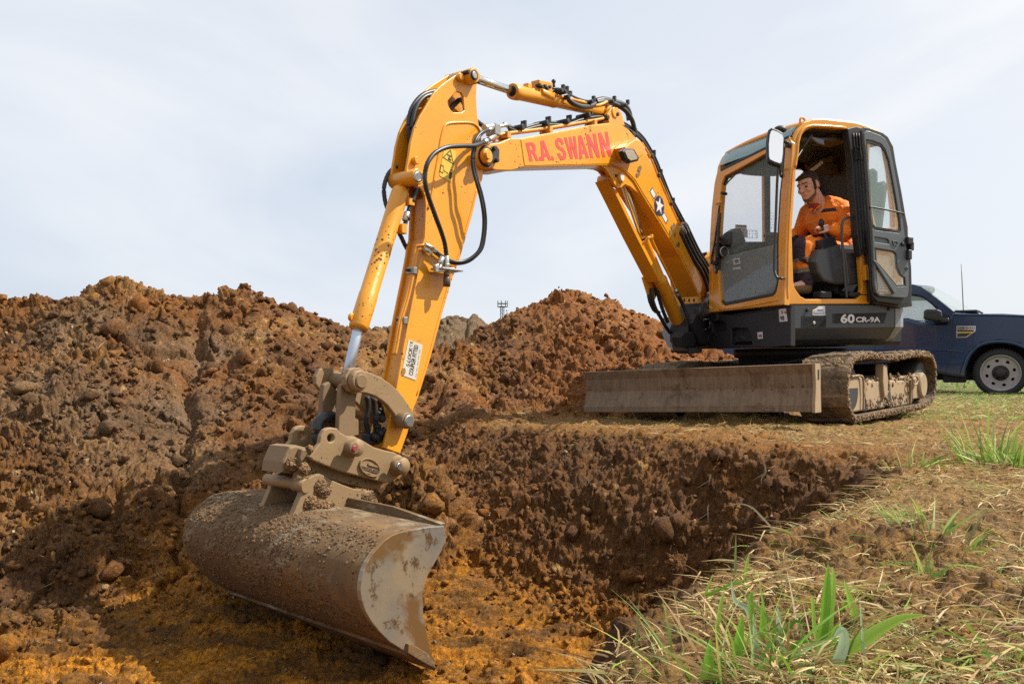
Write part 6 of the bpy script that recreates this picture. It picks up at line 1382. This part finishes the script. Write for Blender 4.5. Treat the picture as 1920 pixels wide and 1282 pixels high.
V += [v-up*.04 for v in V]; b_i = 9*n_; mb.add(V, [(i*n_+j, i*n_+j+1, (i+1)*n_+j+1, (i+1)*n_+j) for i in range(8) for j in range(n_-1)]+[(b_i+i*n_+j, b_i+i*n_+j+1, b_i+(i+1)*n_+j+1, b_i+(i+1)*n_+j) for i in range(8) for j in range(n_-1)]+[(i*n_+n_-1, (i+1)*n_+n_-1, b_i+(i+1)*n_+n_-1, b_i+i*n_+n_-1) for i in range(8)], 0, True)
mb.build('cab_roof', [BLUE], tb)
wg = glass('truck_glass', (.66, .80, .80), .02, .30)
mb = MB(); V = []; nT, nB = TR.hit(1727, 537.5, -.10), TR.hit(1788, 584, -.06)
for k in range(13):
    t_ = k/12; bul = 4*t_*(1-t_)
    for j in range(5): s_ = j/4; p = nT.lerp(nB, s_)-TR.n*((TW-.2)*t_)+TR.a*(.17+.16*s_)*bul+up*.045*bul*(1-s_)+up*.03*math.sin(s_*math.pi); V.append(p)
mb.add(V, [(i*5+j, i*5+j+1, (i+1)*5+j+1, (i+1)*5+j) for i in range(12) for j in range(4)], 0, True); mb.build('windscreen', [wg], tb)
for h_ in (win, win2):
    mbp('window', [wg], tb, TR, h_, -.095, -.10, bev=0); mbp('window', [wg], tb, TR, h_, -TW+.10, -TW+.095, bev=0)
mb = MB(); mb.tube([TR.hit(x, y, -.11) for x, y in [(1700, 552), (1728, 556), (1747, 568), (1762, 584), (1768, 598)]], .022, 8); mb.box(TR.hit(1610, 580, -.55), TR.a*.06, TR.n*.22, up*.30, 0, .03); mb.box(TR.hit(1700, 556, -1.0), TR.a*.3, TR.n*.7, up*.035, 0, .01); mb.box(TR.hit(1768, 600, -.9), TR.a*.25, TR.n*.8, up*.08, 0, .03); mb.prism(TR, [(1765, 585), (1778, 590), (1780, 603), (1762, 603)], -.05, -.09, bev=.01); mb.build('cab_trim', [plain('black_trim', (.012, .012, .014), .6)], tb)
mb = MB(); mb.prism(TR, [(1732, 583), (1738, 579), (1758, 579.5), (1765, 583), (1766.5, 592), (1764, 601), (1757, 603), (1737, 600), (1731, 596)], .34, .16, bev=.04); mb.box(TR.hit(1765, 601, .10), TR.a*.12, TR.n*.12, up*.035, 0, .01); mb.build('door_mirror', [plain('mirror_black', (.018, .018, .02), .4)], tb)
mb = MB(); mb.tube([TR.hit(1806.5, 588, -.25), TR.hit(1802.5, 495, -.25)], .008, 6); mb.ball(TR.hit(1806.5, 588, -.25), .03); mb.build('aerial', [plain('aerial_grey', (.25, .25, .26), .4)], tb)
mb = MB(); mb.tube([TR.hit(1791, 585, -.2), TR.hit(1806, 583, -.3), TR.hit(1825, 587, -.5)], .02, 6); mb.tube([TR.hit(1810, 586, -.8), TR.hit(1829, 582, -1.1), TR.hit(1842, 587, -1.4)], .018, 6); mb.box(TR.hit(1814, 588, -.9), TR.a*.18, TR.n*.8, up*.02, 0, .01); mb.build('wiper', [DK], tb)
mb = MB(); mb.prism(TR, [(1793.5, 611), (1829.5, 611), (1829, 621), (1812, 633), (1793, 633.5)], .012, -.0, bev=.003, m=0); mb.prism(TR, [(1795.5, 613), (1827.5, 613), (1827.5, 616.5), (1795.5, 616.5)], .016, 0, m=1, bev=.001)
mb.prism(TR, [(1795.5, 618.5), (1827, 618.5), (1825, 622), (1795.5, 622.3)], .016, 0, m=1, bev=.001); mb.prism(TR, [(1795.5, 624.5), (1822, 624), (1811, 631), (1795.3, 631.5)], .016, 0, m=1, bev=.001); mb.prism(TR, [(1795, 622.4), (1825, 621.6), (1822.5, 624), (1795, 624.6)], .02, 0, m=2, bev=.001)
text_mesh('F-250', [(1796.5, 616.3), (1826.5, 616.3), (1826.5, 613.2), (1796.5, 613.2)], TR, .017, .002, .02, m=0, mb=mb); mb.build('wing_badge', [M['chrome'], M['ink'], M['sticker']], tb)
def wheel(px, py, off):
    c_ = TR.hit(px, py, off); n_ = TR.n; w_ = .26
    mb = MB(); mb.lathe(c_-n_*w_, n_, [(.30, 0), (.36, 0), (.395, .03), (.405, .06), (.405, w_-.06), (.395, w_-.03), (.36, w_), (.305, w_-.005), (.29, w_-.03), (.28, w_-.12), (.0, w_-.13)], 64)
    for k in range(56): a_ = 2*math.pi*k/56; mb.box(c_-n_*.05+(TR.a*math.cos(a_)+up*math.sin(a_))*.398, TR.a*-math.sin(a_)*.010+up*math.cos(a_)*.010, n_*.035, (TR.a*math.cos(a_)+up*math.sin(a_))*.012)
    wh = mb.build('wheel', [plain('tyre_rubber', (.022, .022, .022), .85)], trk)
    cu_ = TR.uv(px, py, off); PL = Plane(TR.p, TR.n); c2 = ((c_-TR.p).dot(TR.a), (c_-TR.p).dot(TR.u)); mb = MB()
    ring = [(c2[0]+.285*math.cos(a_), c2[1]+.285*math.sin(a_)) for a_ in np.linspace(0, 2*math.pi, 49)[:-1]]; hol = []
    for k in range(8):
        a0__ = 2*math.pi*k/8+.25; hol.append([(c2[0]+r_*math.cos(a0__+da), c2[1]+r_*math.sin(a0__+da)) for r_, da in ((.185, -.10), (.185, .10), (.215, .15), (.232, 0), (.215, -.15))])
    mb.prism(TR, ring, off-.045, off-.075, hol, bev=.004, world=True); mb.lathe(c_, n_, [(.262, -.05), (.28, -.02), (.292, .0), (.302, -.003), (.305, -.02)], 64)
    mb.build('rim', [plain('pale_steel_wheel', (.46, .40, .38), .55)], wh)
    mb = MB(); mb.lathe(c_-n_*.05, n_, [(.13, 0), (.125, .02), (.085, .035), (.07, .075), (.05, .085), (0, .086)], 32)
    for k in range(8): a_ = 2*math.pi*k/8; q = c_+(TR.a*math.cos(a_)+up*math.sin(a_))*.105; mb.cyl(q-n_*.04, q-n_*.005, .016, 6)
    mb.build('hub', [plain('hub_dark', (.03, .024, .024), .6)], wh)
wheel(1876, 699, -.03); wheel(1560, 698, -.03)

# ---------------- phone mast ----------------
mast = thing('radio_mast', 'slim dark lattice radio mast on the skyline between the two earth heaps', 'mast', (-1.7, 150, 0)); 
md = 150.; mxx = wx(942, md); mb = MB(); zt_ = wz(575, md)
legs = [Vector((mxx-.33, md, 0)), Vector((mxx+.30, md+.1, 0)), Vector((mxx+.02, md+.55, 0))]
mm_ = plain('mast_grey', (.05, .055, .06), .6)
for i, l_ in enumerate(legs): mb.tube([l_, l_+up*zt_], .075 if i == 0 else .05, 6)
for k in range(18):
    z0_, z1_ = zt_*k/18, zt_*(k+1)/18
    for i in range(3): a_, b__ = legs[i], legs[(i+1) % 3]; mb.tube([a_+up*z0_, b__+up*z1_], .028, 5); mb.tube([a_+up*z1_, b__+up*z1_], .028, 5)
mb.build('lattice', [mm_], mast)
mb = MB(); c_ = Vector((mxx, md+.2, zt_))
for z_ in (0, .55): mb.tube([c_+Vector((.85*math.cos(a_), .85*math.sin(a_), z_)) for a_ in np.linspace(0, 2*math.pi, 13)], .06, 6)
mb.cyl(c_-up*.05, c_+up*.05, .6, 12)
mb.build('platform', [mm_], mast)
mb = MB()
for a_ in np.linspace(0, 2*math.pi, 8)[:-1]: mb.box(c_+Vector((.88*math.cos(a_), .88*math.sin(a_), .5)), Vector((.06, 0, 0)), Vector((0, .05, 0)), up*.55)
mb.build('aerial', [mm_], mast)
mb = MB()
for k in range(12): mb.box(Vector((mxx+.75+.1*math.sin(k*1.7), md, zt_-.7-k*.5)), Vector((.10+.06*(k % 3), 0, 0)), Vector((0, .06, 0)), up*.09)
mb.tube([Vector((mxx+.72, md, 0)), Vector((mxx+.72, md, zt_-.5))], .018, 5); mb.build('cable_tray', [mm_], mast)

# ---------------- vegetation ----------------
def gmat(name, c, c2, tr=.0):
    t = NT(name); oi = t.n('ShaderNodeAttribute'); oi.attribute_name = 'soil'; t.l(oi.outputs['Color'], t.b.inputs['Base Color']); t.set(Roughness=.55); t.b.inputs['Specular IOR Level'].default_value = .35
    tb_ = t.n('ShaderNodeBsdfTranslucent'); t.l(oi.outputs['Color'], tb_.inputs['Color']); mxs = t.n('ShaderNodeMixShader'); mxs.inputs[0].default_value = .28; o_ = t.t.nodes['Material Output']; t.l(t.b.outputs[0], mxs.inputs[1]); t.l(tb_.outputs[0], mxs.inputs[2]); t.l(mxs.outputs[0], o_.inputs['Surface']); return t.mat
GM = gmat('blade', 0, 0)
def blades(name, base, d0, bend, L_, W_, col, segs=3, parent=None, fold=0):
    """vectorised grass or straw blades; d0 start direction, bend vector added with length"""
    n = len(base); base, d0, bend = np.asarray(base, float), np.asarray(d0, float), np.asarray(bend, float); L_ = np.asarray(L_)[:, None]; W_ = np.asarray(W_)[:, None]
    d0 = d0/np.linalg.norm(d0, axis=1)[:, None]; side = np.cross(d0, rng.normal(size=(n, 3))); side /= np.linalg.norm(side, axis=1)[:, None]+1e-9
    rows = []
    for k in range(segs+1):
        t_ = k/segs; c_ = base+d0*L_*t_+bend*L_*t_*t_; w_ = W_*(1-t_**2.2*.92)*(.6+.4*min(1, t_*4)); rows += [c_-side*w_/2, c_+side*w_/2]
    V = np.stack(rows, 1).reshape(-1, 3); m_ = 2*(segs+1); F = []
    ar = np.arange(n)[:, None]*m_
    F = np.concatenate([ar+np.array([2*k, 2*k+1, 2*k+3, 2*k+2])[None, :] for k in range(segs)])
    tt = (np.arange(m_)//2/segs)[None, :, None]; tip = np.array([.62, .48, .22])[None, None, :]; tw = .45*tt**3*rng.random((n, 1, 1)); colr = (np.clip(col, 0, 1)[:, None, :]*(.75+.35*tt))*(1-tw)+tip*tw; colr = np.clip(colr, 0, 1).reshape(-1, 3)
    return new_mesh(name, V, F, GM, parent, smooth=True, colors=colr)
def ground_pts(n, p0, p1, d0, d1, pw=1.0):
    px = p0+(p1-p0)*rng.random(n); d = np.exp(math.log(d0)+(math.log(d1)-math.log(d0))*rng.random(n)**pw); x, y = wx(px, d), d; h, c = terrain(x, y); z0, fl, mo, sd = base_height(x, y); return x, y, h, sd, mo
DRY = np.array([[.78, .56, .25], [.60, .40, .17], [.36, .22, .09], [.88, .68, .36], [.60, .50, .17]]); GRN = np.array([[.26, .50, .06], [.40, .62, .10], [.18, .34, .05], [.44, .60, .22], [.60, .64, .16]])
def tone(p, n, v=.6): return p[rng.integers(0, len(p), n)]*(1-v/2+v*rng.random((n, 1)))
# flattened straw over the field edge
def field_straw(name, n, p0, p1, d0, d1, Lr, Wr, green, upf, keepf=None, label=''):
    x, y, z, sd, mo = ground_pts(n, p0, p1, d0, d1); k = (sd < .04+.10*rng.random(n)) & (mo < .4) & (rng.random(n) > .82*bare_mask(x, y)*(y < 3)) & ((sd < -.35*rng.random(n)) | (y < 3.4) | (rng.random(n) < .12))
    clump = fbm(x, y, .22, 3, 500)+.6*fbm(x, y, .9, 2, 501); k &= clump > -.12+.5*(rng.random(n)-.5) if keepf is None else keepf(x, y, clump)
    x, y, z, clump = x[k], y[k], z[k], clump[k]; n = len(x); a_ = rng.random(n)*6.283; upv = upf[0]+(upf[1]-upf[0])*rng.random(n)**1.6
    d_ = np.stack([np.cos(a_), np.sin(a_), upv], 1); b_ = np.stack([.5*np.cos(a_+.8*rng.normal(size=n)), .5*np.sin(a_+.8*rng.normal(size=n)), -.35*upv-.15*rng.random(n)], 1)
    L_ = (Lr[0]+(Lr[1]-Lr[0])*rng.random(n)**2); W_ = Wr[0]+(Wr[1]-Wr[0])*rng.random(n)
    gr = rng.random(n) < green*(.4+1.2*(clump > .1)); c_ = tone(DRY, n); c_[gr] = tone(GRN, n)[gr]
    o_ = blades(name, np.stack([x, y, z+.002+.006*rng.random(n)], 1), d_, b_, L_, W_, c_); o_['kind'] = 'stuff'; o_['label'] = label; return o_
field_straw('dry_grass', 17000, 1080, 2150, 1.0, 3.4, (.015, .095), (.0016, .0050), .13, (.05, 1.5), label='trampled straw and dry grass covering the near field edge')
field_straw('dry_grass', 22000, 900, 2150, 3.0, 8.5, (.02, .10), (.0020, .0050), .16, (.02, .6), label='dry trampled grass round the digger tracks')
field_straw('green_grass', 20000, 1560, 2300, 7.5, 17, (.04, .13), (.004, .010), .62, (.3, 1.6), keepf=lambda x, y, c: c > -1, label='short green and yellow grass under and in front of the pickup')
# stuff only: weedy green tufts scattered thinly on the field
def tuft(cx_, cy_, n, L0, L1, w0, w1, spread, lean=.5, cols=GRN):
    z_ = ground_z(cx_, cy_)[0][0]; a_ = rng.random(n)*6.283; r_ = spread*np.sqrt(rng.random(n)); x = cx_+r_*np.cos(a_); y = cy_+r_*np.sin(a_); z = terrain(x, y)[0]
    d_ = np.stack([lean*np.cos(a_)*rng.random(n)*1.6, lean*np.sin(a_)*rng.random(n)*1.6, np.ones(n)], 1); b_ = np.stack([.45*np.cos(a_)*rng.random(n), .45*np.sin(a_)*rng.random(n), -.25*rng.random(n)], 1)
    return [np.stack([x, y, z-.004], 1), d_, b_, L0+(L1-L0)*rng.random(n)**1.4, w0+(w1-w0)*rng.random(n), tone(cols, n)]
def ground_at(px, py, guess=2.0):
    """where the picture ray meets the field"""
    lo = .9
    for d in np.exp(np.linspace(math.log(.9), math.log(15), 260)):
        if base_height(np.array([wx(px, d)]), np.array([d]))[0][0] > wz(py, d): return wx(px, d), d
    return wx(px, guess), guess
def clump(name, label, px, py, n, L0, L1, w0, w1, spread, lean, group=None, d=None, cols=GRN, cat='grass clump'):
    cx_, cy_ = (wx(px, d), d) if d else ground_at(px, py); r = tuft(cx_, cy_, n, L0, L1, w0, w1, spread, lean, cols)
    o_ = blades(name, *r[:3], r[3], r[4], r[5], segs=4); zc = float(r[0][:, 2].mean()); me = o_.data
    me.transform(Matrix.Translation((-cx_, -cy_, -zc))); o_.location = (cx_, cy_, zc); o_['label'] = label; o_['category'] = cat
    if group: o_['group'] = group
    return o_
GG = 'green grass clumps growing on the pit edge'
clump('grass_clump', 'tallest green grass clump, standing alone on the straw below the pickup wheel', 1866, 872, 70, .10, .34, .006, .013, .16, .35, GG)
clump('grass_clump', 'bright green leafy clump spreading beside the tallest grass clump', 1905, 880, 60, .08, .20, .008, .016, .14, .8, GG)
clump('grass_clump', 'grey-green grass drooping over the corner of the pit wall', 1705, 890, 26, .08, .18, .004, .010, .10, .9, GG)
clump('grass_clump', 'green tuft on the straw beside the bare earth hump', 1745, 1040, 60, .04, .13, .003, .007, .10, .6, GG)
clump('grass_clump', 'small green sprig at the foot of the bare earth hump', 1740, 1085, 12, .05, .10, .004, .008, .02, .7, GG)
clump('grass_clump', 'low green sprig alone on pale bare earth away from the pit', 1880, 1262, 16, .04, .08, .003, .006, .03, .9, GG)
for (px_, py_, n_) in ((1350, 1272, 26), (1420, 1262, 30), (1500, 1268, 30), (1565, 1245, 16), (1290, 1255, 16), (1440, 1190, 16), (1470, 1225, 20)):
    clump('grass_clump', 'mixed green and straw blades in the dense tussock on the pit rim', px_, py_, n_, .04, .15, .002, .006, .10, .9, 'blades of the tussock on the pit rim', cols=np.concatenate([GRN, DRY[:3]]))
# big foreground plants, leaf by leaf
def leafy(name, label, leaves, group=None):
    V = []; F = []; C_ = []; anchor = None
    for pts, w_, d_, colr in leaves:
        bx, by = pts[0][0], pts[0][1]; d_ = (ground_at(bx, min(by, 1278))[1]*.985 if by < 1279 else d_*.97) if 'plant' in name else d_
        P = cr([at(x, y, d_ + (pts[i][2] if len(pts[i]) > 2 else 0)) for i, (x, y) in enumerate([(p[0], p[1]) for p in pts])], 6); n_ = len(P)
        if anchor is None: anchor = P[0].copy()
        gz = ground_z(P[0].x, P[0].y)[0][0]
        P = [Vector((P[0].x, P[0].y, gz-.01))]+P; root_ = Vector((anchor.x, anchor.y, ground_z(anchor.x, anchor.y)[0][0]-.03)); P = [root_]+P if 'plant' in name else P; n_ = len(P)
        b_i = len(V); view = Vector((0, 1, 0))
        for i, p in enumerate(P):
            t_ = i/(n_-1); dd = (P[min(i+1, n_-1)]-P[max(i-1, 0)]).normalized(); sd_ = dd.cross(Vector((.25, 1, .15))).normalized(); ww = w_*(min(1, .45+t_*2.2))*(1-t_**3)+.0004; nn = sd_.cross(dd)
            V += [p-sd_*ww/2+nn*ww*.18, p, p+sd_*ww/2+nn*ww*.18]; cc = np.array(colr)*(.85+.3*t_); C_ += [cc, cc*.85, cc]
        for i in range(n_-1):
            for k in (0, 1): F.append((b_i+i*3+k, b_i+i*3+k+1, b_i+(i+1)*3+k+1, b_i+(i+1)*3+k))
    V = [v-anchor for v in V]; o_ = new_mesh(name, V, F, GM, smooth=True, colors=np.clip(np.array(C_), 0, 1)); o_.location = anchor; o_['label'] = label; o_['category'] = 'grass plant' if 'stalk' not in name else 'dry stalk'
    if group: o_['group'] = group
    return o_
g1, g2, g3, pal, dry1 = (.30, .62, .06), (.50, .78, .12), (.20, .42, .05), (.62, .80, .50), (.60, .44, .22)
PG = 'broad-leaved grass plants on the pit rim'
leafy('grass_plant', 'broad green grass plant with one long pale leaf arching sideways over straw', [
    ([(1540, 1225), (1548, 1160), (1551, 1100), (1553, 1055)], .016, 1.55, g1), ([(1552, 1225), (1558, 1150), (1563, 1090), (1561, 1062)], .010, 1.56, g2),
    ([(1553, 1262), (1580, 1230), (1640, 1188), (1690, 1160), (1738, 1152)], .022, 1.42, g2), ([(1552, 1270), (1572, 1240), (1583, 1205), (1578, 1180), (1560, 1200)], .016, 1.4, pal),
    ([(1545, 1240), (1560, 1200), (1575, 1175), (1562, 1198)], .014, 1.45, g2), ([(1610, 1180), (1600, 1140), (1592, 1115), (1582, 1085)], .013, 1.6, g2), ([(1600, 1170), (1590, 1130), (1575, 1150)], .009, 1.6, g1),
    ([(1540, 1230), (1528, 1180), (1524, 1130), (1522, 1115)], .006, 1.6, g2), ([(1625, 1260), (1618, 1200), (1612, 1120)], .004, 1.55, pal)], PG)
leafy('grass_plant', 'cluster of upright dark green blades at the near side of the tussock', [
    ([(1335, 1290), (1330, 1240), (1332, 1195)], .018, 1.22, g1), ([(1350, 1295), (1352, 1250), (1354, 1228)], .012, 1.22, g3), ([(1372, 1295), (1380, 1240), (1388, 1185), (1393, 1150)], .016, 1.25, g1),
    ([(1364, 1292), (1376, 1250), (1384, 1210)], .010, 1.24, g3), ([(1322, 1290), (1318, 1262), (1316, 1235)], .009, 1.22, g2), ([(1416, 1292), (1430, 1260), (1448, 1240), (1470, 1232)], .020, 1.2, g2), ([(1450, 1290), (1462, 1262), (1478, 1225), (1500, 1205), (1530, 1202)], .014, 1.25, g3),
    ([(1480, 1290), (1488, 1240), (1486, 1215)], .008, 1.3, g2), ([(1526, 1290), (1540, 1262), (1552, 1240)], .012, 1.2, g2), ([(1222, 1290), (1212, 1265), (1200, 1240)], .006, 1.25, g2), ([(1240, 1292), (1262, 1250), (1286, 1212)], .005, 1.3, g2)], PG)
leafy('grass_plant', 'grey-green plant with crossing narrow leaves between the tussock and the pit', [
    ([(1410, 1165), (1400, 1140), (1378, 1125), (1371, 1085)], .010, 1.75, pal), ([(1412, 1170), (1408, 1120), (1414, 1110)], .009, 1.75, g1), ([(1425, 1230), (1430, 1170), (1428, 1132)], .010, 1.6, g1), ([(1436, 1180), (1434, 1150), (1422, 1082)], .005, 1.8, g2),
    ([(1462, 1200), (1460, 1160), (1458, 1138)], .009, 1.65, pal), ([(1440, 1215), (1452, 1180), (1462, 1165)], .006, 1.65, g1), ([(1418, 1240), (1416, 1190), (1412, 1150)], .008, 1.55, pal), ([(1300, 1130), (1320, 1118), (1350, 1105), (1380, 1092), (1412, 1105)], .006, 1.85, g1),
    ([(1345, 1185), (1350, 1140), (1358, 1104)], .007, 1.7, g2), ([(1315, 1130), (1328, 1100), (1336, 1076)], .005, 1.9, g2), ([(1470, 1190), (1490, 1165), (1510, 1172)], .008, 1.7, g3)], PG)
leafy('grass_plant', 'slender upright grass stem rising at the edge of the ochre pit floor', [([(1192, 1240), (1195, 1180), (1198, 1125)], .0045, 1.5, (.30, .36, .12)), ([(1180, 1282), (1186, 1255), (1192, 1238)], .007, 1.45, (.5, .48, .2)), ([(1188, 1285), (1200, 1262), (1205, 1240)], .006, 1.4, g2)], PG)
leafy('grass_plant', 'slender upright grass stem rising against the dark pit wall', [([(1378, 1092), (1379, 1050), (1380, 1000)], .0055, 1.95, (.34, .38, .14)), ([(1396, 1100), (1400, 1060), (1405, 1035)], .007, 1.95, g2)], PG)
leafy('dry_stalk', 'long thin pale grass stalk arching over the dark pit wall', [([(1490, 1040), (1470, 1015), (1448, 990), (1425, 965), (1408, 950), (1385, 944), (1360, 949)], .0045, 2.1, (.62, .56, .38))])
leafy('dry_stalk', 'orange-brown dry leaf curling above the straw on the pit rim', [([(1430, 1050), (1436, 1020), (1452, 1003), (1475, 997), (1504, 996)], .010, 2.1, (.58, .30, .10)), ([(1432, 1052), (1440, 1030), (1460, 1005)], .006, 2.1, (.62, .38, .16))])
# roots and straws hanging on the cut bank
for lab_, pts_ in (('forked pale root with green tip hanging high on the cut pit wall', [(1434, 868), (1436, 885), (1428, 898), (1431, 930)]), ('short straight dry stem standing on the cut pit wall', [(1590, 893), (1587, 910), (1586, 940)]), ('thin vertical root on the pit wall nearest the long arching stalk', [(1328, 945), (1327, 962), (1328, 985)]), ('small curved root just under the lip of the pit wall', [(1333, 888), (1330, 900), (1329, 920)])):
    x_, y_ = ground_at(*pts_[1]); leafy('dry_stalk', lab_, [([(a_, b__, -.0) for a_, b__ in pts_], .006, y_-.05, (.62, .52, .34)), ([(pts_[1][0], pts_[1][1]), (pts_[1][0]-12, pts_[1][1]+8), (pts_[1][0]-26, pts_[1][1]+16)], .004, y_-.05, (.55, .42, .26))], 'roots and stems sticking out of the pit wall')
# thin straw on the heaps
x, y, z, sd, mo = ground_pts(900, -50, 1500, 3.6, 9.5); n = len(x); a_ = rng.random(n)*6.28
o_ = blades('straw_bits', np.stack([x, y, z+.01], 1), np.stack([np.cos(a_), np.sin(a_), .7*rng.normal(size=n)], 1), rng.normal(size=(n, 3))*.4, .03+.07*rng.random(n)**2, .002+.002*rng.random(n), tone(DRY, n)); o_['kind'] = 'stuff'; o_['label'] = 'bits of straw and root caught in the earth heaps'
# distant shrub beyond the right heap, and hedge bottom behind the truck
def shrub(name, label, px, py, d, w_, h_, n):
    c_ = at(px, py, d); P_ = rng.normal(size=(n, 3))*np.array([w_, w_*.6, h_])*.45+np.array([c_.x, c_.y, 0]); P_[:, 2] = np.abs(rng.normal(size=n)*.35)*h_*1.1+c_.z-h_*.5
    zb_ = -.05; o_ = blades(name, P_-np.array([c_.x, c_.y, zb_]), rng.normal(size=(n, 3))+np.array([0, 0, .6]), rng.normal(size=(n, 3))*.4, .05+.07*rng.random(n), .03+.03*rng.random(n), tone(GRN, n)); o_.location = (c_.x, c_.y, zb_); o_['label'] = label; o_['category'] = 'shrub'
    mb = MB()
    for k in range(9): a_ = rng.random()*6.28; mb.tube([Vector((c_.x, c_.y, zb_)), Vector((c_.x+.15*w_*math.cos(a_), c_.y+.1*w_*math.sin(a_), (zb_+c_.z)/2)), Vector((c_.x+.5*w_*math.cos(a_), c_.y+.3*w_*math.sin(a_), c_.z+h_*.2))], .012, 5)
    ROOT_LOC[o_.name] = Vector((c_.x, c_.y, zb_)); mb.build('stem', [plain('twig', (.12, .09, .05), .8)], o_); return o_
shrub('shrub', 'green shrub showing over the right slope of the tall earth heap', 1236, 640, 13.5, .5, .35, 700)
shrub('shrub', 'tiny green shrub on the skyline beside the radio mast', 934, 618, 13.2, .16, .16, 160)
shrub('shrub', 'dark green undergrowth seen beneath the pickup', 1795, 735, 19, 2.0, .4, 2600)
